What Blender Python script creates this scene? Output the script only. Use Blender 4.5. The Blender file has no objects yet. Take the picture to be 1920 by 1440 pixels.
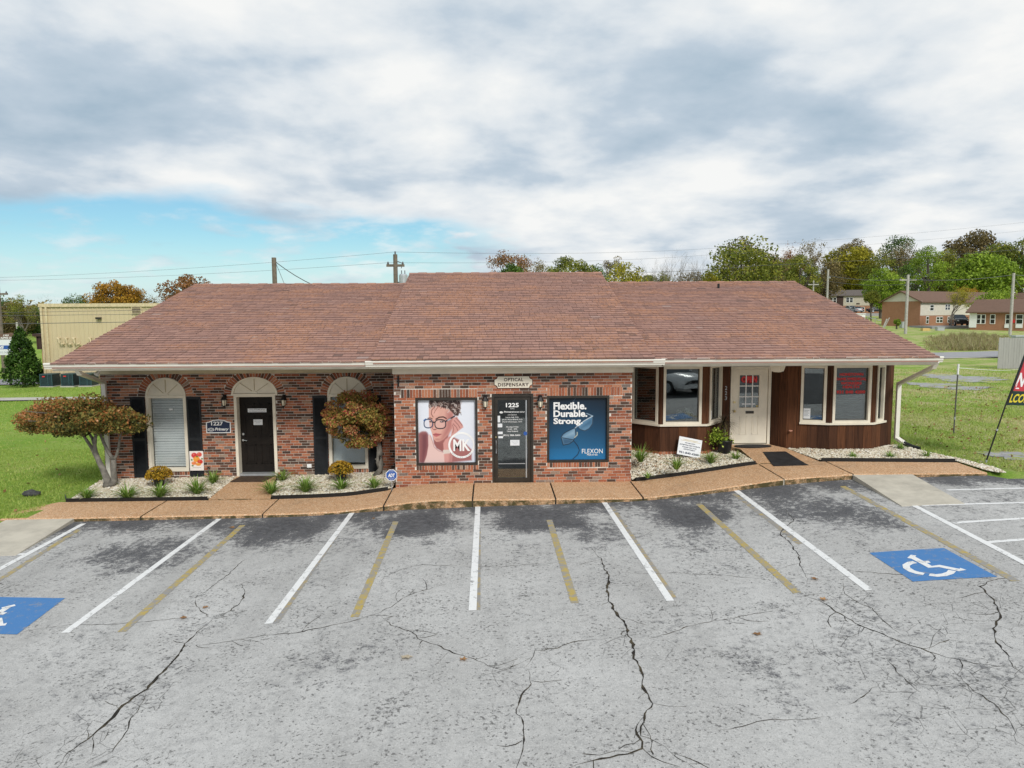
import bpy, math, random
import numpy as np
from mathutils import Matrix, Vector
random.seed(7)
RNG = np.random.default_rng(11)
scene = bpy.context.scene
COL = scene.collection

# ---------------------------------------------------------------- camera
H = 4.29
YAW, PITCH, ROLL = math.radians(1.66), math.radians(5.66), math.radians(-0.28)
FPX = 1350.0                                   # focal length in pixels of the 1920 px wide photograph
def _basis():
    cy, sy = math.cos(YAW), math.sin(YAW)
    w = np.array([sy*math.cos(PITCH), cy*math.cos(PITCH), -math.sin(PITCH)])
    r = np.array([cy, -sy, 0.0]); u = np.cross(r, w)
    c, s = math.cos(ROLL), math.sin(ROLL)
    return c*r+s*u, -s*r+c*u, w
BR, BU, BW = _basis()
cam_data = bpy.data.cameras.new('camera')
cam = bpy.data.objects.new('camera', cam_data); COL.objects.link(cam)
cam_data.sensor_width = 36.0; cam_data.lens = 36.0*FPX/1920.0
cam_data.clip_start = 0.1; cam_data.clip_end = 4000
cam.matrix_world = Matrix(((BR[0], BU[0], -BW[0], 0), (BR[1], BU[1], -BW[1], 0), (BR[2], BU[2], -BW[2], H), (0, 0, 0, 1)))
scene.camera = cam
scene.render.resolution_x, scene.render.resolution_y = 1024, 768

# ---------------------------------------------------------------- light
SUN = Vector((0.28, -0.77, 0.66)).normalized()
world = bpy.data.worlds.new('World'); scene.world = world; world.use_nodes = True
sl = bpy.data.lights.new('sun', 'SUN'); sl.energy = 1.5; sl.angle = math.radians(14); sl.color = (1.0, 0.965, 0.91)
sun = bpy.data.objects.new('sun', sl); COL.objects.link(sun)
sun.rotation_euler = SUN.to_track_quat('Z', 'Y').to_euler(); sun.location = (0, 0, 40)
vs = scene.view_settings
vs.view_transform = 'Standard'; vs.look = 'None'; vs.exposure = 0.72; vs.gamma = 1.0; vs.use_curve_mapping = False

def ray(px, py):
    d = BW + (px-960)/FPX*BR - (py-720)/FPX*BU
    return d
def W(px, py, Y):                               # point of the photograph on the vertical plane at depth Y
    d = ray(px, py); p = d*Y/d[1]; return Vector((p[0], Y, p[2]+H))
def XW(px, Y, py=800): return W(px, py, Y).x
def ZW(py, Y, px=960): return W(px, py, Y).z

class NT:
    def __init__(s, tree): s.t = tree; s.t.nodes.clear()
    def n(s, typ, _in=None, **kw):
        nd = s.t.nodes.new(typ)
        for k, v in kw.items(): setattr(nd, k, v)
        if _in:
            for k, v in _in.items():
                sk = nd.inputs[k]
                if hasattr(v, 'is_output') or isinstance(v, bpy.types.NodeSocket): s.t.links.new(v, sk)
                else: sk.default_value = v
        return nd
    def math(s, op, a, b=0.0, c=0.0, clamp=False):
        nd = s.t.nodes.new('ShaderNodeMath'); nd.operation = op; nd.use_clamp = clamp
        for i, v in enumerate((a, b, c)):
            if isinstance(v, bpy.types.NodeSocket): s.t.links.new(v, nd.inputs[i])
            else: nd.inputs[i].default_value = v
        return nd.outputs[0]
    def ss(s, x, a, b):                          # smoothstep from a to b
        nd = s.t.nodes.new('ShaderNodeMapRange'); nd.interpolation_type = 'SMOOTHSTEP'
        s.t.links.new(x, nd.inputs[0]); nd.inputs[1].default_value = a; nd.inputs[2].default_value = b
        return nd.outputs[0]
    def ramp(s, x, stops):
        nd = s.t.nodes.new('ShaderNodeValToRGB'); s.t.links.new(x, nd.inputs[0])
        el = nd.color_ramp.elements
        while len(el) < len(stops): el.new(0.5)
        for e, (p, c) in zip(el, stops): e.position = p; e.color = (*c, 1)
        return nd.outputs[0]
    def mix(s, f, a, b, typ='MIX'):
        nd = s.t.nodes.new('ShaderNodeMix'); nd.data_type = 'RGBA'; nd.blend_type = typ
        for i, v in ((0, f), (6, a), (7, b)):
            if isinstance(v, bpy.types.NodeSocket): s.t.links.new(v, nd.inputs[i])
            else: nd.inputs[i].default_value = v if i == 0 else (*v[:3], 1)
        return nd.outputs[2]
    def noise(s, vec, scale, detail=4, rough=.55, dist=0.0):
        nd = s.n('ShaderNodeTexNoise', {'Vector': vec, 'Scale': scale, 'Detail': detail, 'Roughness': rough, 'Distortion': dist})
        return nd.outputs[0]
    def out(s, shader): o = s.n('ShaderNodeOutputMaterial'); s.t.links.new(shader, o.inputs[0])

# sky: clear-sky texture behind a broken deck of cloud whose far edge leaves a blue gap
def pixdir(px, py):
    d = ray(px, py); return d/np.linalg.norm(d)
def make_sky():
    t = NT(world.node_tree)
    sky = t.n('ShaderNodeTexSky', sky_type='NISHITA', sun_disc=False)
    sky.sun_elevation = math.asin(SUN.z); sky.sun_rotation = math.atan2(SUN.x, SUN.y)
    sky.air_density = 1.0; sky.dust_density = 0.6; sky.ozone_density = 2.0
    tc = t.n('ShaderNodeTexCoord'); sep = t.n('ShaderNodeSeparateXYZ', {0: tc.outputs['Generated']})
    x, y, z = sep.outputs
    zz = t.math('ADD', t.math('MAXIMUM', z, 0.0), 0.22)
    qx, qy = t.math('DIVIDE', x, zz), t.math('DIVIDE', y, zz)
    q = t.n('ShaderNodeCombineXYZ', {0: qx, 1: qy, 2: 3.7}).outputs[0]
    def Q(px, py):
        d = pixdir(px, py); k = max(d[2], 0)+.22; return np.array([d[0]/k, d[1]/k])
    n1 = t.noise(q, 1.75, 8, .50, .15)
    n2 = t.noise(t.n('ShaderNodeVectorMath', {0: q, 1: (7.3, 2.1, 0)}, operation='ADD').outputs[0], .8, 3, .5)
    n3 = t.noise(q, 5.0, 7, .55, .1)
    den = t.math('ADD', t.math('MULTIPLY', n1, .58), t.math('ADD', t.math('MULTIPLY', n2, .27), t.math('MULTIPLY', n3, .15)))
    cloud = t.ramp(den, [(.36, (2.3, 3.0, 3.65)), (.45, (3.25, 3.8, 4.35)), (.51, (4.55, 4.85, 5.1)), (.58, (5.6, 5.65, 5.6))])
    # far edge of the cloud deck (left of the view)
    A, B = Q(0, 352), Q(640, 392)
    nrm = np.array([-(B-A)[1], (B-A)[0]]); nrm /= np.linalg.norm(nrm)
    if nrm[1] < 0: nrm = -nrm
    e = t.math('ADD', t.math('MULTIPLY', qx, nrm[0]), t.math('ADD', t.math('MULTIPLY', qy, nrm[1]), -float(nrm@A)))
    e = t.math('ADD', e, t.math('MULTIPLY', t.math('ADD', n1, -.5), .7))
    far = t.ss(e, -.04, .16)
    d = pixdir(905, 470); side = t.math('SUBTRACT', t.math('MULTIPLY', y, float(d[0]/d[1])), x)
    side = t.math('ADD', side, t.math('MULTIPLY', t.math('ADD', n3, -.5), .35))
    gap = t.math('MULTIPLY', far, t.ss(side, -.04, .07))
    thin = t.math('MULTIPLY', t.ss(n3, .42, .7), .55)
    gap = t.math('MULTIPLY', gap, t.math('SUBTRACT', 1.0, thin))
    skyc = t.mix(1.0, sky.outputs[0], (.47, .64, .66), 'MULTIPLY')
    low = t.ss(z, .115, .0)
    skyc = t.mix(t.math('MULTIPLY', low, .62), skyc, (4.6, 5.3, 5.9))
    c = t.mix(gap, cloud, skyc)
    bg = t.n('ShaderNodeBackground', {'Color': c, 'Strength': 0.1})
    o = t.n('ShaderNodeOutputWorld'); t.t.links.new(bg.outputs[0], o.inputs[0])
make_sky()

# ---------------------------------------------------------------- ground levels
def smooth_table(xs, zs, sig):
    g = np.arange(-60, 60.001, .05); z = np.interp(g, xs, zs)
    k = np.exp(-.5*(np.arange(-40, 41)*.05/sig)**2); k /= k.sum()
    return g, np.convolve(np.pad(z, 40, mode='edge'), k, 'valid')
_lg, _lz = smooth_table([-20, -8.9, -4.27, -2.4, -.45, 3.4, 4.5, 6.48, 8, 11.2, 18], [-.36, -.215, -.175, -.06, .0, .08, .19, .41, .53, .58, .66], .45)
_sg, _sz = smooth_table([-12, -9.1, -4.27, -3.4, -2.4, -1.45, 3.36, 4.5, 6.48, 8, 12], [-.15, -.13, -.095, -.07, .055, .165, .155, .275, .545, .64, .64], .18)
def LOT(x): return float(np.interp(x, _lg, _lz))
def SW(x): return float(np.interp(x, _sg, _sz))
def GP(px, py, off=0.0):                        # point of the photograph on the parking lot
    d = ray(px, py); z = 0.0
    for _ in range(12):
        k = (z-H)/d[2]; z = LOT(d[0]*k)
    return Vector((d[0]*k, d[1]*k, z+off))
def sm(x, a, b):
    u = np.clip((x-a)/(b-a), 0, 1); return u*u*(3-2*u)
def BUMP(x, y): return .035*np.sin(np.asarray(x)*.9+1)*np.cos(np.asarray(y)*.7)*sm(np.abs(x), 11, 16)*sm(y, 16, 20)
def GZ(x, y):                                   # lawn and terrain
    base = np.interp(x, [-60, -30, -10.2, -9, 10.5, 11.4, 60], [-.45, -.30, -.13, -.12, .58, .62, .75])
    base = base - .22*sm(-np.asarray(x, float), 9, 20)*sm(y, 20, 50)
    r = np.interp(y, [0, 58, 120, 185, 250, 400, 900], [0, 0, 1.05, 2.9, 5.5, 9, 16])
    l = np.interp(y, [0, 60, 130, 300, 900], [0, 0, .3, 2.5, 9])
    k = sm(x, -60, 30)
    return base + l*(1-k)+r*k

# ---------------------------------------------------------------- mesh helpers
class MB:
    def __init__(s): s.v = []; s.f = []; s.m = []; s.r = []
    def add(s, vs, fs, mi=0, r=0.0):
        o = len(s.v); s.v.extend(tuple(v) for v in vs)
        for f in fs: s.f.append(tuple(i+o for i in f)); s.m.append(mi); s.r.append(r)
        return s
    def box(s, x0, y0, z0, x1, y1, z1, mi=0, r=0.0, back=True):
        if x0 > x1: x0, x1 = x1, x0
        if y0 > y1: y0, y1 = y1, y0
        if z0 > z1: z0, z1 = z1, z0
        v = [(x0,y0,z0),(x1,y0,z0),(x1,y1,z0),(x0,y1,z0),(x0,y0,z1),(x1,y0,z1),(x1,y1,z1),(x0,y1,z1)]
        f = [(0,1,5,4),(1,2,6,5),(3,0,4,7),(4,5,6,7),(0,3,2,1)]
        if back: f.append((2,3,7,6))
        return s.add(v, f, mi, r)
    def fbox(s, F, a0, b0, n0, a1, b1, n1, mi=0, r=0.0):      # box in a wall frame: a along, b up, n outward
        P = [F(a, b, n) for n in (n0, n1) for (a, b) in ((a0,b0),(a1,b0),(a1,b1),(a0,b1))]
        return s.add(P, [(4,5,6,7),(3,2,1,0),(0,1,5,4),(1,2,6,5),(2,3,7,6),(3,0,4,7)], mi, r)
    def prism(s, F, pts, n0, n1, mi=0, r=0.0):                # polygon in a wall frame given thickness
        k = len(pts); P = [F(a, b, n0) for a, b in pts]+[F(a, b, n1) for a, b in pts]
        fs = [tuple(range(k, 2*k)), tuple(range(k-1, -1, -1))]+[(i, (i+1) % k, k+(i+1) % k, k+i) for i in range(k)]
        return s.add(P, fs, mi, r)
    def tube(s, path, rad, n=8, mi=0, r=0.0, cap=True):
        path = [Vector(p) for p in path]; m = len(path)
        if not hasattr(rad, '__len__'): rad = [rad]*m
        vs, fs = [], []; ref = None
        for i, p in enumerate(path):
            t = (path[min(i+1, m-1)]-path[max(i-1, 0)]).normalized()
            if ref is None: ref = Vector((0,0,1)) if abs(t.z) < .9 else Vector((1,0,0))
            a = t.cross(ref)
            if a.length < 1e-5: a = t.cross(Vector((0,1,0)))
            a.normalize(); b = t.cross(a); ref = -b if False else ref
            for k in range(n):
                an = 2*math.pi*k/n; vs.append(p+(a*math.cos(an)+b*math.sin(an))*rad[i])
        for i in range(m-1):
            for k in range(n):
                fs.append((i*n+k, i*n+(k+1) % n, (i+1)*n+(k+1) % n, (i+1)*n+k))
        if cap: fs.append(tuple(range(n-1, -1, -1))); fs.append(tuple(range((m-1)*n, m*n)))
        return s.add(vs, fs, mi, r)
    def lathe(s, prof, c=(0,0,0), n=16, mi=0, r=0.0):
        vs, fs = [], []
        for (rr, z) in prof:
            for k in range(n):
                a = 2*math.pi*k/n; vs.append((c[0]+rr*math.cos(a), c[1]+rr*math.sin(a), c[2]+z))
        m = len(prof)
        for i in range(m-1):
            for k in range(n): fs.append((i*n+k, i*n+(k+1) % n, (i+1)*n+(k+1) % n, (i+1)*n+k))
        fs.append(tuple(range(n-1, -1, -1))); fs.append(tuple(range((m-1)*n, m*n)))
        return s.add(vs, fs, mi, r)
    def build(s, name, mats, parent=None, smooth=False):
        me = bpy.data.meshes.new(name); me.from_pydata(s.v, [], s.f)
        for m in (mats if isinstance(mats, (list, tuple)) else [mats]): me.materials.append(m)
        if any(s.m): me.polygons.foreach_set('material_index', s.m)
        if any(s.r):
            a = me.attributes.new('rnd', 'FLOAT', 'FACE'); a.data.foreach_set('value', s.r)
        if smooth: me.polygons.foreach_set('use_smooth', [True]*len(me.polygons))
        return link(bpy.data.objects.new(name, me), parent)
def link(o, parent=None):
    COL.objects.link(o)
    if parent is not None:
        o.parent = parent
        o.matrix_parent_inverse = rootmat(parent).inverted()
    return o
def rootmat(o):
    if o.parent: return Matrix.Identity(4)
    return Matrix.LocRotScale(o.location, o.rotation_euler, o.scale)
def fast(name, V, F, mat, parent=None, rnd=None, smooth=False):
    me = bpy.data.meshes.new(name); n, k = F.shape
    me.vertices.add(len(V)); me.vertices.foreach_set('co', np.ascontiguousarray(V, np.float32).ravel())
    me.loops.add(n*k); me.loops.foreach_set('vertex_index', np.ascontiguousarray(F, np.int32).ravel())
    me.polygons.add(n); me.polygons.foreach_set('loop_start', np.arange(0, n*k, k, dtype=np.int32))
    try: me.polygons.foreach_set('loop_total', np.full(n, k, np.int32))
    except Exception: pass
    if smooth: me.polygons.foreach_set('use_smooth', np.ones(n, bool))
    me.materials.append(mat)
    if rnd is not None:
        a = me.attributes.new('rnd', 'FLOAT', 'FACE'); a.data.foreach_set('value', np.ascontiguousarray(rnd, np.float32))
    me.update(calc_edges=True); me.validate()
    return link(bpy.data.objects.new(name, me), parent)
def tag(o, label, cat, group=None):
    o['label'] = label; o['category'] = cat
    if group: o['group'] = group
    return o
def struct(o): o['kind'] = 'structure'; return o
def stuff(o): o['kind'] = 'stuff'; return o
def thing(name, label, cat, loc=(0,0,0), group=None):
    o = bpy.data.objects.new(name, None); o.empty_display_size = .2; o.location = loc
    COL.objects.link(o); return tag(o, label, cat, group)
def copy_tree(o, parent=None):
    c = o.copy(); COL.objects.link(c); c.parent = parent
    for ch in list(o.children): copy_tree(ch, c)
    return c
def YF(Y):                                      # frame of a wall facing the camera at depth Y
    return lambda a, b, n: Vector((a, Y-n, b))
def facet(A, B):                                # frame of a vertical facet from plan point A to B (A left of B)
    A = Vector((*A, 0)); d = Vector((*B, 0))-A; ln = d.length; d.normalize(); nn = Vector((d.y, -d.x, 0))
    return (lambda a, b, n: A+d*a+Vector((0,0,b))+nn*n), ln
_tcache = {}
def text_geo(s, bold=0.0, shear=0.0, space=1.0, line=1.0):
    key = (s, bold, shear, space, line)
    if key not in _tcache:
        cu = bpy.data.curves.new('txt', 'FONT'); cu.body = s; cu.offset = bold; cu.shear = shear
        cu.space_character = space; cu.space_line = line; cu.align_x = 'CENTER'; cu.resolution_u = 3
        ob = bpy.data.objects.new('txt', cu); COL.objects.link(ob)
        dg = bpy.context.evaluated_depsgraph_get(); ev = ob.evaluated_get(dg); me = ev.to_mesh()
        V = np.array([v.co[:2] for v in me.vertices]); Fs = [tuple(p.vertices) for p in me.polygons]
        ev.to_mesh_clear(); bpy.data.objects.remove(ob); bpy.data.curves.remove(cu)
        lo, hi = V.min(0), V.max(0); _tcache[key] = ((V-(lo+hi)/2)/(hi-lo), Fs)
    return _tcache[key]
def put_text(mb, s, F, cx, cz, w, h, n=.003, mi=0, bold=0.0, shear=0.0, space=1.0, rot=0.0):
    V, Fs = text_geo(s, bold, shear, space)
    c, q = math.cos(rot), math.sin(rot)
    mb.add([F(cx+(a*w)*c-(b*h)*q, cz+(a*w)*q+(b*h)*c, n) for a, b in V], Fs, mi)

# ---------------------------------------------------------------- materials
MATS = {}
def newmat(name):
    m = bpy.data.materials.new(name); m.use_nodes = True; MATS[name] = m; return m, NT(m.node_tree)
def pbsdf(t, col, rough=.6, metal=0.0, spec=.4, bump=None, bstr=.3, bdist=.01, **kw):
    i = {'Roughness': rough, 'Metallic': metal, 'Specular IOR Level': spec}
    if isinstance(col, bpy.types.NodeSocket): i['Base Color'] = col
    else: i['Base Color'] = (*col, 1)
    i.update(kw)
    p = t.n('ShaderNodeBsdfPrincipled', i)
    if bump is not None:
        b = t.n('ShaderNodeBump', {'Height': bump, 'Strength': bstr, 'Distance': bdist}); t.t.links.new(b.outputs[0], p.inputs['Normal'])
    return p.outputs[0]
def POS(t): return t.n('ShaderNodeNewGeometry').outputs['Position']
def RND(t): return t.n('ShaderNodeAttribute', attribute_name='rnd').outputs['Fac']
def simple(name, col, rough=.6, var=.14, scale=6.0, metal=0.0, spec=.4, bump=0.0, bscale=60.0, dirt=0.0):
    m, t = newmat(name); p = POS(t)
    n = t.noise(p, scale, 5, .6)
    c = t.mix(t.ss(n, .3, .7), [k*(1-var) for k in col], [min(1, k*(1+var)) for k in col])
    if dirt:
        d = t.noise(p, scale*.35, 6, .7)
        c = t.mix(t.math('MULTIPLY', t.ss(d, .5, .72), dirt), c, (.09, .08, .065))
    t.out(pbsdf(t, c, rough, metal, spec, t.noise(p, bscale, 3) if bump else None, bump)); return m
def attr_ramp(name, stops, rough=.7, spec=.3, posvar=.12, pscale=9.0, trans=0.0, bump=0.0, bscale=90):
    m, t = newmat(name); p = POS(t)
    c = t.ramp(RND(t), stops)
    n = t.noise(p, pscale, 4, .6)
    c = t.mix(1.0, c, t.ramp(n, [(.3, (1-posvar,)*3), (.7, (1+posvar,)*3)]), 'MULTIPLY')
    sh = pbsdf(t, c, rough, 0, spec, t.noise(p, bscale, 3) if bump else None, bump)
    if trans:
        tr = t.n('ShaderNodeBsdfTranslucent', {'Color': c}); mx = t.n('ShaderNodeMixShader', {0: trans})
        t.t.links.new(sh, mx.inputs[1]); t.t.links.new(tr.outputs[0], mx.inputs[2]); sh = mx.outputs[0]
    t.out(sh); return m
cream = simple('cream_paint', (.76, .70, .58), .5, .06, 3, dirt=.12)
white_gutter = simple('gutter_paint', (.76, .73, .65), .4, .05, 2.2, dirt=.10)
frieze_m = simple('frieze_paint', (.50, .43, .29), .55, .08, 4, dirt=.1)
white = simple('white_paint', (.84, .84, .83), .45, .04, 5)
black = simple('black_metal', (.012, .012, .013), .4, .2, 9)
bronze = simple('bronze_frame', (.030, .024, .018), .38, .2, 6, spec=.5)
shutter_m = simple('shutter_paint', (.010, .012, .015), .6, .3, 7)
dkdoor = simple('dark_door_paint', (.014, .011, .009), .6, .2, 6, spec=.18)
chrome = simple('brushed_nickel', (.6, .6, .58), .25, .08, 6, metal=1.0)
brass = simple('brass', (.62, .5, .26), .3, .08, 6, metal=1.0)
navy = simple('navy_panel', (.012, .022, .06), .5, .1, 6)
royal = simple('royal_blue', (.03, .10, .36), .45, .08, 6)
red_p = simple('red_print', (.62, .035, .035), .5, .08, 5)
paper = simple('paper', (.74, .76, .78), .6, .03, 5)
gold_p = simple('gold_print', (.55, .42, .16), .5, .1, 5)
yellow_p = simple('yellow_print', (.72, .58, .04), .5, .08, 5)
grey_p = simple('grey_print', (.30, .33, .36), .5, .1, 5)
mortar = simple('mortar', (.66, .61, .54), .85, .15, 12, bump=.3)
concrete = simple('concrete', (.50, .46, .38), .8, .12, 2.5, bump=.25, bscale=120, dirt=.25)
oldconc = simple('pale_concrete', (.44, .42, .38), .85, .12, 1.2)
siding_m = simple('plain_siding', (.45, .41, .33), .6, .06, 3)
pole_m = simple('pole_wood', (.16, .13, .10), .8, .25, 5)
palepole = simple('pale_pole', (.42, .40, .37), .75, .15, 5)
wire_m = simple('wire', (.11, .11, .12), .6, .1, 4)
galv = simple('galvanised', (.48, .50, .52), .4, .1, 5, metal=.5)
dark_in = simple('dark_interior', (.05, .05, .05), .8, .2, 3)
rubber = simple('rubber_mat', (.018, .018, .02), .8, .4, 5, bump=.4, bscale=200, dirt=0)
matbrown = simple('coir_mat', (.07, .045, .03), .9, .3, 12, bump=.5, bscale=200)
edging = simple('edging_plastic', (.010, .010, .010), .5, .2, 8)
bark = simple('maple_bark', (.19, .175, .15), .85, .28, 9, bump=.6, bscale=45)
darkbark = simple('dark_bark', (.09, .075, .06), .9, .3, 6)
potm = simple('black_pot', (.012, .012, .014), .35, .2, 7)
stone_m = simple('stone', (.06, .06, .06), .8, .4, 15)
tyre_m = simple('tyre', (.015, .015, .016), .8, .2, 6)
headl = simple('lamp_lens', (.7, .72, .72), .15, .05, 6, spec=.6)
lampglass = simple('lantern_glass', (.75, .68, .52), .25, .08, 14, spec=.5)
BRICKS = [(0.0, (.060, .042, .034)), (.16, (.11, .062, .044)), (.30, (.22, .080, .048)), (.46, (.335, .112, .060)), (.62, (.41, .155, .080)), (.78, (.46, .215, .130)), (.9, (.33, .23, .17)), (1.0, (.19, .145, .125))]
brick_m = attr_ramp('brick', BRICKS, .85, .25, .22, 26, bump=.5, bscale=140)
gravel_m = attr_ramp('gravel', [(0, (.14, .11, .08)), (.14, (.34, .27, .18)), (.32, (.56, .49, .36)), (.6, (.70, .65, .53)), (.84, (.80, .77, .69)), (.93, (.46, .28, .16)), (1, (.20, .19, .17))], .7, .3, .12, 40)
def make_special():
    # parking lot: bleached asphalt, dark seal left along the kerb, oil, speckle, crazing
    m, t = newmat('old_asphalt'); p = POS(t); sep = t.n('ShaderNodeSeparateXYZ', {0: p}); X, Y, Z = sep.outputs
    big = t.noise(p, .35, 5, .6); mid = t.noise(p, 1.3, 6, .65, .4); fine = t.noise(p, 9, 6, .7); sp = t.noise(p, 48, 3, .6); pit = t.noise(p, 22, 4, .62)
    c = t.mix(t.ss(big, .3, .7), (.385, .378, .365), (.50, .494, .48))
    c = t.mix(t.math('MULTIPLY', t.ss(fine, .42, .68), .45), c, (.27, .268, .265))
    c = t.mix(t.math('MULTIPLY', t.ss(sp, .5, .64), .5), c, (.58, .575, .56))
    c = t.mix(t.math('MULTIPLY', t.ss(t.math('ADD', pit, t.math('MULTIPLY', t.math('SUBTRACT', mid, .5), .35)), .56, .67), .8), c, (.085, .083, .080))
    c = t.mix(t.math('MULTIPLY', t.ss(t.noise(p, 4.2, 8, .78, .3), .52, .72), .42), c, (.19, .187, .185))
    c = t.mix(t.math('MULTIPLY', t.ss(t.noise(p, 75, 2, .5), .60, .70), .75), c, (.12, .118, .115))
    c = t.mix(t.math('MULTIPLY', t.ss(t.noise(t.n('ShaderNodeVectorMath', {0: p, 1: (1.0, .16, 1)}, operation='MULTIPLY').outputs[0], .9, 6, .65, .3), .50, .70), .30), c, (.25, .245, .235))
    # dark seal and oil survive as a grainy mottle wherever the stain level is high
    streak = t.noise(t.n('ShaderNodeVectorMath', {0: p, 1: (1.0, .30, 1)}, operation='MULTIPLY').outputs[0], 1.5, 7, .7, .5)
    lev = t.math('ADD', t.math('MULTIPLY', t.ss(Y, 9.5, 15.6), .27), t.math('MULTIPLY', t.ss(Y, 14.4, 15.5), .34))
    lev = t.math('ADD', lev, t.math('MULTIPLY', t.math('SUBTRACT', streak, .5), .95))
    lev = t.math('ADD', lev, t.math('MULTIPLY', t.math('SUBTRACT', big, .5), .30))
    for (px, py, rx, ry, s) in ((775, 985, 1.0, .9, .50), (1010, 978, 1.0, .9, .55), (520, 1000, 1.1, 1.0, .46), (1290, 965, 1.0, .9, .36), (1500, 950, 1.3, 1.0, .34), (1590, 1240, 2.2, 1.5, .13), (1430, 1190, 2.0, 1.5, .10), (270, 1040, 1.1, 1.2, .34), (640, 1220, .9, 1.6, .26), (1700, 1300, 2.2, 1.2, .08), (160, 1290, 1.6, 1.2, .14), (1330, 990, .8, 1.5, .2), (1120, 1000, .6, 1.2, .22), (640, 1050, .5, 1.6, .14), (1620, 975, 1.0, 1.0, .3)):
        g = GP(px, py)
        dx = t.math('MULTIPLY', t.math('SUBTRACT', X, g.x), 1/rx); dy = t.math('MULTIPLY', t.math('SUBTRACT', Y, g.y), 1/ry)
        d2 = t.math('ADD', t.math('MULTIPLY', dx, dx), t.math('MULTIPLY', dy, dy))
        lev = t.math('ADD', lev, t.math('MULTIPLY', t.ss(d2, 1.3, .0), s))
    grain = t.math('ADD', t.math('MULTIPLY', t.math('SUBTRACT', fine, .5), 1.3), t.math('ADD', t.math('MULTIPLY', t.math('SUBTRACT', mid, .5), .8), t.math('MULTIPLY', t.math('SUBTRACT', sp, .5), .8)))
    dk = t.ss(t.math('ADD', lev, grain), .20, .62)
    c = t.mix(t.math('MULTIPLY', dk, .90), c, t.mix(t.ss(fine, .35, .7), (.030, .031, .037), (.10, .10, .108)))
    # crazing near the long cracks
    vor = t.n('ShaderNodeTexVoronoi', {'Vector': t.mix(.06, p, t.n('ShaderNodeTexNoise', {'Vector': p, 'Scale': 3.0}).outputs[1]), 'Scale': 3.4}, feature='DISTANCE_TO_EDGE')
    crz = t.ss(vor.outputs['Distance'], .016, .004)
    mk = None
    for (px, py, r) in ((180, 1390, 1.1), (250, 1320, .8), (1650, 1180, 1.6), (1760, 1230, 1.8), (1800, 1300, 1.5), (1215, 1220, .7), (990, 1270, .7), (1560, 1150, .9), (1900, 1180, 1.2)):
        g = GP(px, py); dx = t.math('SUBTRACT', X, g.x); dy = t.math('SUBTRACT', Y, g.y)
        d2 = t.math('ADD', t.math('MULTIPLY', dx, dx), t.math('MULTIPLY', dy, dy))
        k = t.ss(d2, r*r, r*r*.3); mk = k if mk is None else t.math('MAXIMUM', mk, k)
    crz = t.math('MULTIPLY', t.math('MULTIPLY', crz, mk), t.ss(mid, .40, .56))
    c = t.mix(t.math('MULTIPLY', crz, .62), c, (.045, .042, .038))
    t.out(pbsdf(t, c, .88, 0, .25, t.math('ADD', t.math('MULTIPLY', sp, .5), t.math('ADD', pit, t.math('MULTIPLY', crz, -.8))), .45, .012))
    # exposed aggregate sidewalk with a mossy kerb face
    m, t = newmat('exposed_aggregate'); g = t.n('ShaderNodeNewGeometry'); p = g.outputs['Position']
    v = t.n('ShaderNodeTexVoronoi', {'Vector': p, 'Scale': 55.0}); n = t.noise(p, 1.6, 5, .6)
    c = t.mix(t.ss(n, .3, .7), (.52, .30, .155), (.61, .38, .215))
    c = t.mix(.55, c, t.ramp(t.n('ShaderNodeSeparateColor', {0: v.outputs['Color']}).outputs[0], [(.1, (.27, .14, .07)), (.45, (.58, .33, .17)), (.8, (.72, .50, .31)), (1, (.78, .68, .52))]))
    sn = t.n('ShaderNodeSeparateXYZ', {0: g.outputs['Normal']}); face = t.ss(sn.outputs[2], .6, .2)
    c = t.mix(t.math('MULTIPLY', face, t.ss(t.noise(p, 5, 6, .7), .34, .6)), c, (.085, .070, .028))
    c = t.mix(t.math('MULTIPLY', t.ss(t.noise(p, .8, 5, .7), .5, .8), .45), c, (.16, .11, .07))
    t.out(pbsdf(t, c, .85, 0, .3, v.outputs['Distance'], .5, .006))
    # lawn
    m, t = newmat('lawn'); p = POS(t); a = t.noise(p, .22, 5, .6); b = t.noise(p, 2.6, 6, .7); f = t.noise(p, 34, 4, .7)
    c = t.mix(t.ss(a, .32, .68), (.20, .335, .045), (.32, .43, .095))
    c = t.mix(t.math('MULTIPLY', t.ss(b, .5, .75), .75), c, (.46, .43, .17))
    c = t.mix(t.math('MULTIPLY', t.ss(f, .42, .62), .5), c, (.11, .21, .026))
    sx = t.n('ShaderNodeSeparateXYZ', {0: p})
    dry = t.math('MULTIPLY', t.ss(sx.outputs[0], 10.5, 14), t.ss(t.noise(p, .55, 6, .7), .40, .60))
    c = t.mix(t.math('MULTIPLY', dry, .75), c, (.50, .43, .24))
    t.out(pbsdf(t, c, .95, 0, .1, t.math('ADD', f, b), .8, .05))
    # roof shingles
    m, t = newmat('shingle'); p = POS(t); r = RND(t)
    c = t.ramp(r, [(0, (.080, .046, .037)), (.12, (.18, .100, .080)), (.35, (.295, .155, .120)), (.6, (.355, .188, .143)), (.85, (.42, .232, .176)), (1, (.36, .272, .245))])
    st = t.n('ShaderNodeVectorMath', {0: p, 1: (.35, 1.1, 1.1)}, operation='MULTIPLY').outputs[0]
    l1 = t.noise(st, 1.5, 7, .72, .4); l2 = t.noise(p, .32, 4, .6)
    lich = t.math('MULTIPLY', t.ss(t.math('ADD', l1, t.math('MULTIPLY', l2, .45)), .66, .84), t.ss(t.noise(p, 16, 4, .7), .38, .6))
    c = t.mix(t.math('MULTIPLY', lich, .55), c, (.52, .225, .075))
    gry = t.math('MULTIPLY', t.ss(t.noise(st, 2.3, 6, .7), .56, .74), .28); c = t.mix(gry, c, (.34, .30, .295))
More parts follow.
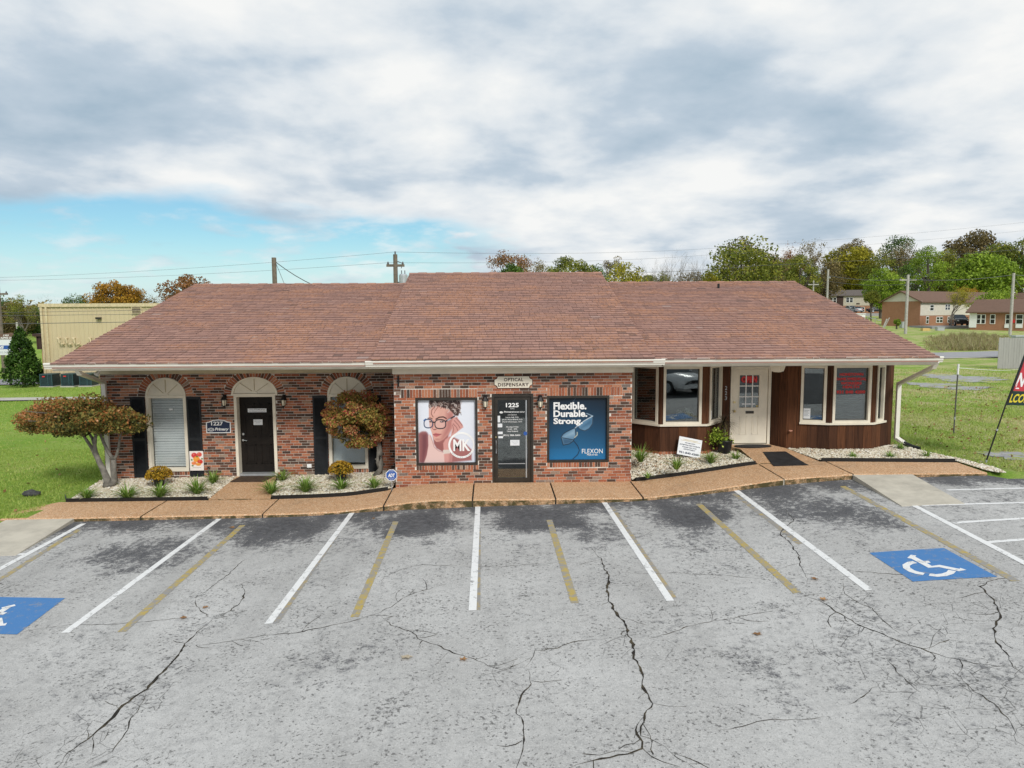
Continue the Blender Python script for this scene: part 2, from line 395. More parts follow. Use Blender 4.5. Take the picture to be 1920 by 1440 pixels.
    gr = t.noise(p, 130, 2, .6); c = t.mix(.35, c, t.ramp(gr, [(.3, (.12, .065, .055)), (.7, (.55, .36, .31))]))
    t.out(pbsdf(t, c, .92, 0, .2, gr, .4, .004))
    # stained wood siding
    m, t = newmat('stained_wood'); p = POS(t); r = RND(t)
    st = t.n('ShaderNodeVectorMath', {0: p, 1: (14, 14, .9)}, operation='MULTIPLY').outputs[0]
    g1 = t.noise(st, 1.5, 6, .65, .6); c = t.ramp(r, [(0, (.050, .023, .014)), (.5, (.095, .041, .022)), (1, (.135, .055, .026))])
    c = t.mix(t.math('MULTIPLY', t.ss(g1, .4, .7), .6), c, (.018, .009, .007))
    low = t.n('ShaderNodeSeparateXYZ', {0: p}).outputs[2]
    wear = t.math('MULTIPLY', t.ss(t.noise(st, .8, 7, .75), .56, .76), t.ss(low, 1.35, .65))
    c = t.mix(t.math('MULTIPLY', wear, .55), c, (.20, .085, .032))
    t.out(pbsdf(t, c, .75, 0, .12, g1, .25, .004))
    # window glass: clear sheet with its own reflection
    m, t = newmat('window_glass'); tr = t.n('ShaderNodeBsdfTransparent', {'Color': (.80, .85, .84, 1)})
    gl = t.n('ShaderNodeBsdfGlossy', {'Color': (.93, .96, .97, 1), 'Roughness': .012})
    fr = t.n('ShaderNodeFresnel', {'IOR': 1.6}); f = t.math('ADD', t.math('MULTIPLY', fr.outputs[0], 2.0), .035, clamp=True)
    mx = t.n('ShaderNodeMixShader', {0: f}); t.t.links.new(tr.outputs[0], mx.inputs[1]); t.t.links.new(gl.outputs[0], mx.inputs[2]); t.out(mx.outputs[0])
    m, t = newmat('clear_glass'); tr = t.n('ShaderNodeBsdfTransparent', {'Color': (.93, .95, .95, 1)}); gl = t.n('ShaderNodeBsdfGlossy', {'Color': (1, 1, 1, 1), 'Roughness': .02})
    fr = t.n('ShaderNodeFresnel', {'IOR': 1.45}); mx = t.n('ShaderNodeMixShader', {0: fr.outputs[0]}); t.t.links.new(tr.outputs[0], mx.inputs[1]); t.t.links.new(gl.outputs[0], mx.inputs[2]); t.out(mx.outputs[0])
    # printed sheet coloured per vertex
    m, t = newmat('printed_sheet'); a = t.n('ShaderNodeAttribute', attribute_name='print')
    t.out(pbsdf(t, a.outputs['Color'], .35, 0, .4))
    # road paint
    for nm, col, wear in (('line_white', (.76, .76, .75), (.52, .70)), ('line_yellow', (.47, .345, .075), (.36, .62)), ('line_old', (.46, .33, .10), (.30, .56)), ('line_blue', (.065, .20, .45), (.52, .74))):
        m, t = newmat(nm); p = POS(t); n = t.noise(p, 7, 7, .75, .3); f = t.noise(p, 60, 3)
        k = t.ss(t.math('ADD', n, t.math('MULTIPLY', t.math('SUBTRACT', f, .5), .25)), *wear)
        c = t.mix(t.math('MULTIPLY', f, .3), col, [x*.75 for x in col])
        c = t.mix(k, c, (.27, .265, .26)); t.out(pbsdf(t, c, .75, 0, .3, f, .3, .004))
    m, t = newmat('crack_dirt'); p = POS(t)
    t.out(pbsdf(t, t.mix(t.ss(t.noise(p, 6, 5, .7), .45, .65), (.028, .025, .022), (.085, .07, .045)), .95, 0, .1))
    # tan sheet-metal wall
    m, t = newmat('tan_metal'); p = POS(t)
    t.out(pbsdf(t, t.mix(t.noise(p, .8, 4), (.56, .46, .29), (.62, .52, .34)), .45, .1, .4))
    m, t = newmat('far_road'); p = POS(t); t.out(pbsdf(t, t.mix(t.noise(p, 1.2, 5, .7), (.26, .26, .28), (.36, .355, .36)), .9, 0, .2))
    m, t = newmat('broken_asphalt'); p = POS(t); n = t.noise(p, 3.2, 7, .75)
    c = t.mix(t.ss(n, .35, .65), (.26, .26, .27), (.40, .395, .39)); c = t.mix(t.ss(t.noise(p, 2.1, 6, .75, .4), .50, .60), c, (.30, .34, .11)); t.out(pbsdf(t, c, .9, 0, .2))
    m, t = newmat('weathered_fence'); p = POS(t); st = t.n('ShaderNodeVectorMath', {0: p, 1: (6, 6, .5)}, operation='MULTIPLY').outputs[0]
    t.out(pbsdf(t, t.mix(t.noise(st, 1.4, 6, .7), (.24, .235, .225), (.50, .49, .47)), .85, 0, .2))
    m, t = newmat('far_brick'); p = POS(t); n = t.noise(p, 2.5, 6, .75)
    t.out(pbsdf(t, t.mix(n, (.28, .135, .08), (.44, .235, .145)), .85, 0, .2))
    m, t = newmat('far_roof'); p = POS(t); t.out(pbsdf(t, t.mix(t.noise(p, 2, 6, .75), (.12, .075, .055), (.21, .13, .095)), .9, 0, .2))
    m, t = newmat('far_roof_grey'); p = POS(t); t.out(pbsdf(t, t.mix(t.noise(p, 2, 6, .75), (.10, .085, .075), (.17, .145, .13)), .9, 0, .2))
    m, t = newmat('car_glass'); t.out(pbsdf(t, (.012, .016, .018), .05, 0, .6))
make_special()
M = MATS
car_paints = {k: simple('paint_'+k, c, .22, .03, 3, spec=.6) for k, c in (('white', (.72, .73, .73)), ('silver', (.45, .46, .47)), ('black', (.012, .013, .016)), ('dark', (.02, .024, .026)))}
teal_ac = simple('teal_metal', (.035, .075, .085), .5, .12, 5)
brownm = simple('brown_cladding', (.055, .030, .022), .6, .2, 4)
LEAF = {
 'maple_l': [(0, (.045, .050, .016)), (.2, (.13, .14, .035)), (.4, (.25, .21, .055)), (.58, (.34, .18, .055)), (.78, (.45, .15, .05)), (1, (.60, .36, .20))],
 'maple_r': [(0, (.055, .065, .020)), (.2, (.20, .20, .045)), (.42, (.40, .31, .07)), (.6, (.46, .23, .08)), (.8, (.50, .09, .08)), (1, (.60, .45, .20))],
 'olive': [(0, (.030, .040, .008)), (.4, (.105, .125, .018)), (.75, (.19, .19, .025)), (1, (.26, .24, .05))],
 'green': [(0, (.018, .036, .008)), (.4, (.060, .110, .018)), (.75, (.115, .175, .026)), (1, (.19, .24, .05))],
 'bright': [(0, (.045, .070, .008)), (.4, (.13, .20, .018)), (.75, (.22, .30, .030)), (1, (.32, .37, .07))],
 'dkgreen': [(0, (.012, .026, .008)), (.4, (.040, .075, .016)), (.75, (.085, .130, .026)), (1, (.13, .18, .05))],
 'yellow': [(0, (.060, .060, .006)), (.4, (.19, .18, .015)), (.75, (.30, .26, .022)), (1, (.40, .33, .05))],
 'orange': [(0, (.060, .036, .008)), (.4, (.20, .105, .012)), (.75, (.33, .17, .018)), (1, (.44, .24, .04))],
 'rust': [(0, (.045, .030, .014)), (.4, (.15, .075, .026)), (.75, (.26, .11, .036)), (1, (.34, .20, .09))],
 'brown': [(0, (.035, .028, .014)), (.4, (.11, .085, .032)), (.75, (.18, .14, .05)), (1, (.25, .19, .09))],
 'conifer': [(0, (.012, .030, .006)), (.4, (.040, .095, .012)), (.75, (.080, .165, .020)), (1, (.14, .24, .04))],
 'mum': [(0, (.16, .085, .010)), (.35, (.38, .20, .016)), (.7, (.56, .34, .025)), (1, (.68, .48, .06))],
 'blade': [(0, (.070, .14, .020)), (.5, (.18, .32, .045)), (1, (.40, .50, .16))],
 'grass': [(0, (.14, .235, .030)), (.45, (.28, .39, .065)), (.8, (.42, .48, .13)), (1, (.55, .48, .26))],
 'dry': [(0, (.17, .13, .07)), (.4, (.34, .27, .14)), (.75, (.30, .33, .11)), (1, (.50, .43, .27))],
 'litter': [(0, (.13, .070, .03)), (.5, (.30, .16, .07)), (.8, (.42, .24, .11)), (1, (.55, .48, .36))],
 'dark_strap': [(0, (.022, .020, .014)), (.5, (.075, .050, .032)), (1, (.15, .12, .06))],
}
for k in ('olive', 'green', 'bright', 'dkgreen', 'yellow', 'orange', 'rust', 'brown'): LEAF[k] = [(p, tuple(min(.6, q*1.55) for q in c)) for p, c in LEAF[k]]
for k, st in LEAF.items(): MATS['leaf_'+k] = attr_ramp('leaf_'+k, st, .6, .25, .15, 5, trans=.22)
# ---------------------------------------------------------------- setting: ground, lot, sidewalk
def axis(*segs):
    out = []
    for a, b, st in segs: out += list(np.arange(a, b, st))
    return np.array(out+[segs[-1][1]])
def make_ground():
    xs = axis((-1500, -300, 200), (-300, -60, 20), (-60, -14, 2), (-14, -9.2, .2), (-9.2, 10, 1.2), (10, 14, .2), (14, 36, 1), (36, 60, 2), (60, 300, 15), (300, 1500, 200))
    ys = axis((-300, -60, 60), (-60, 13, 6), (13, 19.5, .25), (19.5, 60, 1.5), (60, 280, 6), (280, 1500, 120))
    X, Y = np.meshgrid(xs, ys)
    Z = GZ(X, Y)+BUMP(X, Y)
    lot = np.interp(X, _lg, _lz)-.14
    k = 1-sm(Y, 15.3, 15.75)
    Z = Z*(1-k)+np.minimum(Z, lot)*k
    inside = (X > -10.1) & (X < 11.0) & (Y > 15.4) & (Y < 34)
    Z = np.where(inside, Z-.32, Z)
    n, m = X.shape; V = np.stack([X, Y, Z], -1).reshape(-1, 3)
    i = np.arange((n-1)*(m-1)); r, c = i//(m-1), i % (m-1); a = r*m+c
    struct(fast('ground', V, np.stack([a, a+1, a+m+1, a+m], 1), M['lawn'], smooth=True))
make_ground()
LOTB = 15.66
def make_lot():
    xs = axis((-46, -14, 1.0), (-14, 14, .2), (14, 46, 1.0)); V = []; F = []
    for x in xs:
        yb = LOTB if x < 11.25 else LOTB-.35-.05*min(x-11.25, 6)
        for y in (-48, 5, 10, 12, 14, yb): V.append((x, y, LOT(x)))
    for i in range(len(xs)-1):
        for k in range(5):
            a = i*6+k; F.append((a, a+6, a+7, a+1))
    o = fast('parking_lot', np.array(V), np.array(F), M['old_asphalt'], smooth=True); return struct(o)
LOTO = make_lot()
def ground_strip(pts, width, off, jit=0.0, taper=False):
    # strip on the lot following ground points
    P = [Vector(p) for p in pts]; Q = [P[0]]
    for a, b in zip(P[:-1], P[1:]):
        n = max(1, int((b-a).length/(.18 if not jit else .07)))
        for i in range(1, n+1): Q.append(a.lerp(b, i/n))
    mb = MB(); L = []; n = len(Q)
    for i, p in enumerate(Q):
        t = (Q[min(i+1, n-1)]-Q[max(i-1, 0)]); t.z = 0; t.normalize(); s = Vector((-t.y, t.x, 0))
        w = width*(random.choice((.35, .6, .9, 1.0, 1.3, 1.7)) if jit else 1)
        if taper: w *= max(.15, min(1, 4*i/n, 4*(n-1-i)/n))
        c = p+s*random.uniform(-jit, jit) if jit else p
        for sg in (-1, 1):
            v = c+s*sg*w/2; L.append((v.x, v.y, LOT(v.x)+off))
    mb.add(L, [(2*i, 2*i+2, 2*i+3, 2*i+1) for i in range(n-1)]); return mb
WHITE = [((157,982),(-30,1083)), ((411,973),(122,1187)), ((660,962),(503,1170)), ((896,950),(886,1145)), ((1133,942),(1257,1127)), ((1378,918),(1630,1107)), ((1708,945),(1990,1092))]
for a, b in WHITE: ground_strip([GP(*a), GP(*b)], .115, .005).build('painted_line', M['line_white'], LOTO)
for a, b in (((1728,948),(1990,941)), ((1788,981),(1990,968)), ((1852,1017),(1990,1008)), ((1776,919),(1990,914)), ((-60,1040),(45,1039.5))):
    ground_strip([GP(*a), GP(*b)], .10, .005).build('painted_line', M['line_white'], LOTO)
for a, b, w in (((455,985),(228,1185),.12), ((742,978),(665,1157),.12), ((1030,975),(1078,1131),.12), ((1310,945),(1495,1112),.12), ((1580,912),(1905,1090),.12), ((150,992),(-40,1112),.11)):
    ground_strip([GP(*a), GP(*b)], w, .004).build('painted_line', M['line_yellow'], LOTO)
for a, b in (((655,968),(517,1169)), ((897,990),(895,1144)), ((1147,950),(1264,1122)), ((1375,925),(1500,1020))):
    ground_strip([GP(*a), GP(*b)], .09, .0025).build('painted_line', M['line_old'], LOTO)
def bay_symbol():
    TL, TR, BRc, BL = [GP(*q) for q in ((1630,1037),(1770,1028),(1870,1082),(1712,1091))]
    def quad(c, name, mat, off, n=8):
        mb = MB(); V = []
        for i in range(n+1):
            for j in range(n+1):
                u, v = i/n, j/n; p = c[0]*(1-u)*(1-v)+c[1]*u*(1-v)+c[2]*u*v+c[3]*(1-u)*v
                V.append((p.x, p.y, LOT(p.x)+off))
        mb.add(V, [(i*(n+1)+j, i*(n+1)+j+1, (i+1)*(n+1)+j+1, (i+1)*(n+1)+j) for i in range(n) for j in range(n)])
        return mb.build(name, mat, LOTO)
    z7 = lambda x, y: GP(1600+x/6.4, 1000+y/6.4)
    strokes = [([(700,288),(810,345),(920,408),(1030,397),(1270,446),(1318,432)], .10), ([(815,352),(915,346)], .085), ([(668,281),(735,292)], .17),
               ([(740,350),(680,360),(632,388),(640,420),(700,458),(770,480),(848,492)], .10), ([(912,500),(1000,512),(1090,503),(1160,480),(1186,452)], .10)]
    quad([TL, TR, BRc, BL], 'painted_square', M['line_blue'], .005)
    trl, brl = GP(122, 1122), GP(32, 1190); wd = TR-TL
    quad([trl-wd, trl, brl, brl-wd], 'painted_square', M['line_blue'], .005)
    for pts, w in strokes:
        P = [z7(*q) for q in pts]
        ground_strip(P, w, .008).build('painted_symbol', M['line_white'], LOTO)
        ground_strip([p-TR+trl+Vector((-.02, -.06, 0)) for p in P], w, .008).build('painted_symbol', M['line_white'], LOTO)
bay_symbol()
A3 = lambda pts: [(x/2.667, 900+y/2.667) for x, y in pts]
A4 = lambda pts: [(500+x/2.667, 900+y/2.667) for x, y in pts]
A5 = lambda pts: [(1100+x/2.341, 880+y/2.341) for x, y in pts]
CRACKS = [
 (A3([(255,1500),(290,1440),(340,1365),(400,1320),(470,1275),(540,1210),(600,1145),(660,1090),(735,1045),(790,980),(870,905),(885,880),(925,820),(990,760),(1060,700)]), .026),
 (A3([(1060,700),(1120,675),(1190,625),(1215,590),(1222,545),(1205,520)]), .016),
 (A3([(975,595),(1050,540),(1140,475),(1200,415),(1270,375)]), .011), (A3([(975,595),(990,640),(1020,665),(1050,690)]), .010),
 (A3([(110,760),(230,740),(330,725),(560,722),(720,708),(860,695),(1000,690),(1060,688)]), .008),
 (A3([(920,830),(1060,820),(1200,797),(1340,775),(1480,765),(1600,740),(1750,708)])+A4([(550,670),(620,635),(680,590),(760,560),(860,530),(990,508)]), .012),
 (A4([(560,675),(620,725),(720,760),(770,800),(850,825),(930,865),(1010,885),(1080,915),(1130,940),(1180,948),(1290,940)]), .012),
 (A4([(1290,940),(1330,880),(1345,855),(1450,840),(1480,825),(1560,805),(1700,795)]), .009),
 (A4([(1305,945),(1325,1020),(1280,1075),(1245,1150),(1290,1230),(1280,1300),(1275,1380),(1255,1440),(1250,1500)]), .012),
 (A4([(575,575),(568,520),(590,485),(680,445),(760,425),(880,427),(1030,432),(1180,433),(1350,420),(1500,410),(1680,425)]), .007),
 (A5([(20,350),(60,390),(75,430),(100,470),(88,520),(100,580),(130,630),(160,665),(180,720),(205,770),(210,830),(245,900),(245,945),(270,990),(290,1030),(250,1090),(240,1130),(240,1170),(300,1195),(340,1220),(400,1270),(480,1311),(560,1350)]), .027),
 (A5([(250,1095),(215,1125),(225,1165),(250,1195),(240,1225),(180,1250),(100,1265),(0,1285),(-80,1310)]), .017),
 (A5([(250,750),(330,730),(450,690),(560,665),(640,655),(740,632),(855,620)]), .011),
 (A5([(150,455),(270,458),(400,455),(520,463),(600,465),(700,475),(840,487)]), .008),
 (A5([(860,165),(890,200),(910,225),(860,265),(850,285),(890,320),(930,380),(940,430),(965,470),(970,500)]), .015),
 (A5([(930,545),(1000,570),(1060,595),(1110,635),(1200,685),(1300,725),(1400,765),(1500,800),(1580,825),(1700,850),(1870,875)]), .013),
 (A5([(1960,470),(1850,475),(1770,490),(1730,515),(1790,580),(1815,640),(1790,700),(1800,760),(1850,820),(1870,870),(1960,930)]), .018),
 (A5([(990,440),(1080,440),(1250,453),(1400,465),(1560,485),(1730,515)]), .009), (A5([(1120,485),(1130,545),(1180,580),(1250,610),(1330,690),(1420,750)]), .008),
 (A5([(560,1150),(650,1135),(750,1110),(830,1100),(1000,1095),(1070,1085)]), .009), (A5([(1130,1040),(1200,1010),(1240,975),(1290,940)]), .009),
 (A5([(1300,810),(1340,860),(1400,930),(1470,980)]), .007), (A5([(1600,870),(1680,960),(1760,1010),(1850,1090),(1900,1180)]), .008), (A5([(1500,800),(1520,730),(1560,690)]), .006),
 (A3([(735,1045),(700,1130),(660,1190),(640,1250),(600,1310),(560,1360),(500,1390),(400,1440)]), .010), (A3([(470,1275),(465,1330),(460,1380)]), .008), (A3([(540,1250),(520,1300),(470,1340)]), .007)]
def side_cracks():
    rr = random.Random(23)
    for pts, w in CRACKS:
        if w < .011: continue
        P = [GP(*q) for q in pts]
        for a, b in zip(P[:-1], P[1:]):
            if rr.random() > .55: continue
            s = a.lerp(b, rr.random()); d = (b-a); d.z = 0; d.normalize(); an = rr.choice((-1, 1))*rr.uniform(.5, 1.3); L = rr.uniform(.12, .55); Q = [s]
            for k in range(3): dd = Vector((d.x*math.cos(an)-d.y*math.sin(an), d.x*math.sin(an)+d.y*math.cos(an), 0)); Q.append(Q[-1]+dd*L/3); an += rr.uniform(-.5, .5)
            if max(q.y for q in Q) < 15.4: ground_strip(Q, rr.uniform(.004, .009), .003, jit=.006).build('crack', M['crack_dirt'], LOTO)
side_cracks()
for pts, w in CRACKS: ground_strip([GP(*q) for q in pts], w, .0035, jit=.016, taper=True).build('crack', M['crack_dirt'], LOTO)

def make_sidewalk():
    root = struct(thing('sidewalk', 'exposed aggregate sidewalk', 'sidewalk', (0, 16.3, 0))); 
    for k in ('label', 'category'): del root[k]
    jx = [-10.75]+[GP(x, 945).x*15.65/GP(x, 945).y for x in (262, 491, 719, 886, 1042, 1206, 1469, 1598)]+[11.2]
    def inner(x): return float(np.interp(x, [-10.8, -10.3, -6.6, -5.3, -2.45, -2.4, 3.4, 3.45, 6.5, 8.0, 11.2], [16.0, 17.0, 16.90, 16.88, 17.02, 17.185, 17.185, 17.12, 17.2, 17.0, 16.72]))
    for a, b in zip(jx[:-1], jx[1:]):
        xs = np.arange(a+.018, b-.018, .12).tolist()+[b-.018]; mb = MB(); V = []; F = []
        for x in xs:
            z = SW(x); yi = inner(x); yo = LOTB-.004
            V += [(x, yo+.012, LOT(x)-.10), (x, yo, z-.025), (x, yo+.025, z), (x, yi, z+.015), (x, yi, z-.25)]
        for i in range(len(xs)-1):
            for k in range(4): q = i*5+k; F.append((q, q+5, q+6, q+1))
        n = (len(xs)-1)*5; F += [(0,1,2,3,4), (n+4,n+3,n+2,n+1,n)]
        mb.add(V, F).build('slab', M['exposed_aggregate'], root)
        jm = MB(); x = b; 
        if b < 11: jm.box(x-.018, LOTB+.012, LOT(x)-.1, x+.018, inner(x)-.01, SW(x)-.018).build('joint', M['crack_dirt'] if b < 6 else concrete, root)
    # walkways to the two side doors
    def walk(pts, zf):
        mb = MB(); k = len(pts); top = [(x, y, zf(x, y)) for x, y in pts]
        mb.add(top+[(x, y, z-.2) for x, y, z in top], [tuple(range(k))]+[(i, i+k, (i+1) % k+k, (i+1) % k) for i in range(k)]); mb.build('walkway', M['exposed_aggregate'], root)
    walk([(-6.72,16.93),(-5.26,16.90),(-5.68,18.84),(-6.72,18.84)], lambda x, y: -.075+(y-16.9)*.055)
    walk([(6.52,17.21),(7.98,17.03),(7.72,18.45),(7.45,18.87),(6.2,18.87),(6.52,18.45)], lambda x, y: SW(x)+.017+(y-17.05)/1.8*(.735-SW(x)-.017))
    return root
make_sidewalk()
def kerb_ramp(x0, x1, x2, x3, yb, label):
    mb = MB(); n = 6; V = []; F = []
    for i in range(n+1):
        u = i/n; xt = x0+(x1-x0)*u; xb = x2+(x3-x2)*u
        V += [(xt, LOTB-.012, SW(xt)-.012), (xb, yb, LOT(xb)+.012), (xb, yb-.01, LOT(xb)-.06), (xt, LOTB-.012, LOT(xt)-.06)]
    for i in range(n):
        for k in range(3): q = i*4+k; F.append((q, q+1, q+5, q+4))
    F += [(0,3,2,1), (n*4, n*4+1, n*4+2, n*4+3)]
    struct(mb.add(V, F).build('kerb_ramp', concrete))
kerb_ramp(8.10, 9.45, 7.93, 9.17, 13.42, '')
kerb_ramp(-10.6, -9.14, -10.5, -8.97, 13.45, '')

# gravel beds with plastic edging
def bed_z(x, y):
    if x < -2: return SW(x)+.035+max(0, y-17.0)*.05
    if x < 7:  z0 = SW(x)+.03; return z0+(max(z0, .60)-z0)*min(1, max(0, (y-17.15)/1.1))
    return SW(x)+.03+max(0, min(1, (y-16.8)/1.5))*.03
BEDS = [[(-10.05,16.98),(-6.73,16.93),(-6.73,18.87),(-10.2,18.87)], [(-5.24,16.91),(-2.42,17.03),(-2.36,18.87),(-5.66,18.87)],
        [(3.43,17.13),(6.50,17.22),(6.50,18.45),(6.2,18.85),(5.75,18.75),(5.5,18.28),(4.4,18.28),(3.8,18.85),(3.43,18.85)],
        [(8.0,17.02),(11.22,16.74),(11.24,15.62),(11.5,15.42),(11.62,15.9),(11.5,16.9),(11.1,17.9),(10.9,18.8),(10.4,18.6),(9.9,18.28),(8.75,18.28),(7.74,18.5)]]
def in_poly(x, y, P):
    c = False; n = len(P)
    for i in range(n):
        (x1, y1), (x2, y2) = P[i], P[i-1]
        if (y1 > y) != (y2 > y) and x < (x2-x1)*(y-y1)/(y2-y1)+x1: c = not c
    return c
t_ = (1+5**.5)/2
ICO_V = np.array([(-1,t_,0),(1,t_,0),(-1,-t_,0),(1,-t_,0),(0,-1,t_),(0,1,t_),(0,-1,-t_),(0,1,-t_),(t_,0,-1),(t_,0,1),(-t_,0,-1),(-t_,0,1)])/1.902
ICO_F = np.array([(0,11,5),(0,5,1),(0,1,7),(0,7,10),(0,10,11),(1,5,9),(5,11,4),(11,10,2),(10,7,6),(7,1,8),(3,9,4),(3,4,2),(3,2,6),(3,6,8),(3,8,9),(4,9,5),(2,4,11),(6,2,10),(8,6,7),(9,8,1)])
def rotmats(n):
    q = RNG.normal(size=(n, 4)); q /= np.linalg.norm(q, axis=1)[:, None]; w, x, y, z = q.T
    return np.stack([np.stack([1-2*(y*y+z*z), 2*(x*y-z*w), 2*(x*z+y*w)], 1), np.stack([2*(x*y+z*w), 1-2*(x*x+z*z), 2*(y*z-x*w)], 1), np.stack([2*(x*z-y*w), 2*(y*z+x*w), 1-2*(x*x+y*y)], 1)], 1)
def make_gravel():
    for bi, P in enumerate(BEDS):
        mb = MB(); k = len(P)
        # bed under the stones, split in a fan of small cells
        xs = [p[0] for p in P]; ys = [p[1] for p in P]; pts = []; step = .2
        gx = np.arange(min(xs)-step, max(xs)+step, step); gy = np.arange(min(ys), max(ys)+.01, .18)
        idx = {}; V = []; F = []
        for i, x in enumerate(gx):
            for j, y in enumerate(gy): idx[i, j] = len(V); V.append((x, y, bed_z(x, y)-.012))
        for i in range(len(gx)-1):
            for j in range(len(gy)-1):
                if all(in_poly(gx[i+a], gy[j+b], P) for a in (0, 1) for b in (0, 1)): F.append((idx[i,j], idx[i+1,j], idx[i+1,j+1], idx[i,j+1]))
        bed = struct(MB().add(V, F).build('gravel_bed', simple('bed_soil', (.20, .16, .11), .9, .3, 12) if bi == 0 else MATS['bed_soil']))
        pts = []
        area = (max(xs)-min(xs))*(max(ys)-min(ys)); N = int(area*1500)
        cx = RNG.uniform(min(xs), max(xs), N); cy = RNG.uniform(min(ys)+(.045 if bi < 3 else .0), max(ys), N)
        pts = np.array([(x, y, bed_z(x, y)) for x, y in zip(cx, cy) if in_poly(x, y, P) and in_poly(x, y-.075, P)])
        n = len(pts); s = RNG.uniform(.012, .030, n)*RNG.choice([1, 1, 1.35], n)
        V = ICO_V[None]*RNG.uniform(.65, 1.25, (n, 12, 1)); V = np.einsum('nij,nkj->nki', rotmats(n), V)*s[:, None, None]; V[:, :, 2] *= .7
        V += pts[:, None]; V[:, :, 2] += s[:, None]*.25
        F = (ICO_F[None]+(np.arange(n)*12)[:, None, None]).reshape(-1, 3)
        r = np.repeat(np.clip(RNG.beta(2.2, 2.0, n), .01, 1), 20)
        stuff(fast('gravel', V.reshape(-1, 3), F, gravel_m, rnd=r))
make_gravel()
def edge_strip(pts, label):
    mb = MB(); V = []; F = []; Q = []
    for a, b in zip(pts[:-1], pts[1:]):
        n = max(1, int(math.dist(a, b)/.25))
        Q += [(a[0]+(b[0]-a[0])*i/n, a[1]+(b[1]-a[1])*i/n) for i in range(n)]
    Q.append(pts[-1])
    for x, y in Q:
        z = SW(x); V += [(x, y-.012, z-.03), (x, y-.012, z+.10), (x, y+.012, z+.10), (x, y+.012, z-.03)]
    for i in range(len(Q)-1):
        for k in range(4): q = i*4; F.append((q+k, q+4+k, q+4+(k+1) % 4, q+(k+1) % 4))
    tag(mb.add(V, F).build('garden_edging', edging), label, 'edging', 'black edging strips along the sidewalk')
edge_strip([(-10.35,17.42),(-10.08,17.0),(-6.75,16.925)], 'black plastic edging in front of the gravel bed with the spreading maple')
edge_strip([(-5.22,16.905),(-3.6,16.98),(-2.5,17.05)], 'black plastic edging in front of the gravel bed with the round red maple')
edge_strip([(3.5,17.145),(5,17.18),(6.47,17.215)], 'black plastic edging in front of the gravel bed with the leaning yard sign')
edge_strip([(8.02,17.025),(11.15,16.75)], 'black plastic edging on the gravel bed by the window with red lettering')

# ---------------------------------------------------------------- office building
BLD = thing('office_building', 'long low brick and brown wood office building with reddish shingle roof', 'building', (0, 24, 0))
YC, YL = 17.2, 18.9
CO, BLn = .0705, .2165
ALLB = []                                      # collected bricks: (frame, a0, a1, b0, b1, r, distance)
rb = random.Random(5)
def brick_tint(dark=0.0):
    v = rb.random()
    if v < .24+dark: return rb.uniform(.01, .22)
    if v < .93: return rb.uniform(.30, .80)
    return rb.uniform(.85, 1.0)
def brick_wall(F, a0, a1, z0, z1, openings, key, dark=0.0, depth=.12, mort_open=None):
    # openings: function z -> (x0, x1) or None; mortar uses mort_open
    mb = MB(); nrow = int((z1-z0)/CO)+1
    for k in range(nrow):
        zb = z0+k*CO; zt = min(zb+CO, z1); zm = (zb+zt)/2
        if zt-zb < .01: continue
        def spans(ops):
            sp = [(a0, a1)]
            for o in ops:
                q = o(zm)
                if not q: continue
                nx = []
                for s, e in sp:
                    if q[1] <= s or q[0] >= e: nx.append((s, e)); continue
                    if q[0] > s: nx.append((s, q[0]))
                    if q[1] < e: nx.append((q[1], e))
                sp = nx
            return sp
        for s, e in spans(mort_open or openings):
            mb.fbox(F, s, zb, -depth, e, zt, 0)
        ph = (k % 2)*BLn/2+.03*math.sin(k*1.7)
        for s, e in spans(openings):
            i0 = int(math.floor((s-ph)/BLn)); i1 = int(math.ceil((e-ph)/BLn))
            for i in range(i0, i1+1):
                b0 = max(s, ph+i*BLn)+.005; b1 = min(e, ph+(i+1)*BLn)-.005
                if b1-b0 < .035: continue
                ALLB.append((F, b0, b1, zb+.0065, zt-.0055, brick_tint(dark), key))
    return mb.build('wall', mortar, BLD)
def rect_op(x0, x1, z0, z1): return lambda z: (x0, x1) if z0 < z < z1 else None
def ell_op(cx, rx, zs, rz, zb):
    def f(z):
        if z < zb or z > zs+rz: return None
        if z <= zs: return None
        q = rx*math.sqrt(max(0, 1-((z-zs)/rz)**2)); return (cx-q, cx+q)
    return f
FC, FL = YF(YC), YF(YL)
def wx(px): return XW(px, YC)
def lx(px): return XW(px, YL)
# front openings, measured on the photograph
PO1 = (wx(779.5), wx(895.5), ZW(871, YC), ZW(745, YC)); PO2 = (wx(1025.7), wx(1142), ZW(868, YC), ZW(743, YC)); DO = (wx(922.5), wx(1000), .11, ZW(739.5, YC))
S1 = (wx(753), wx(895.5), ZW(745, YC), ZW(728.5, YC)); S2 = (wx(1025.7), wx(1167), ZW(743, YC), ZW(727, YC))
SI1 = (wx(779.5), wx(897), ZW(880, YC), ZW(871, YC)); SI2 = (wx(1025.7), wx(1141), ZW(877.5, YC), ZW(868, YC))
CW = (-2.33, 3.40)
brick_wall(FC, CW[0], CW[1], .02, 2.86, [rect_op(*PO1), rect_op(*PO2), rect_op(*DO), rect_op(*S1), rect_op(*S2), rect_op(*SI1), rect_op(*SI2)], 0, mort_open=[rect_op(*PO1), rect_op(*PO2), rect_op(*DO)])
def soldier(F, x0, x1, z0, z1, w, key, dark=0.0):
    n = max(1, round((x1-x0)/w)); w = (x1-x0)/n
    for i in range(n): ALLB.append((F, x0+i*w+.005, x0+(i+1)*w-.005, z0+.006, z1-.006, brick_tint(dark), key))
for s in (S1, S2): soldier(FC, s[0], s[1], s[2], s[3], .0705, 0)
for s in (SI1, SI2): soldier(FC, s[0], s[1], s[2], s[3], .066, 0)
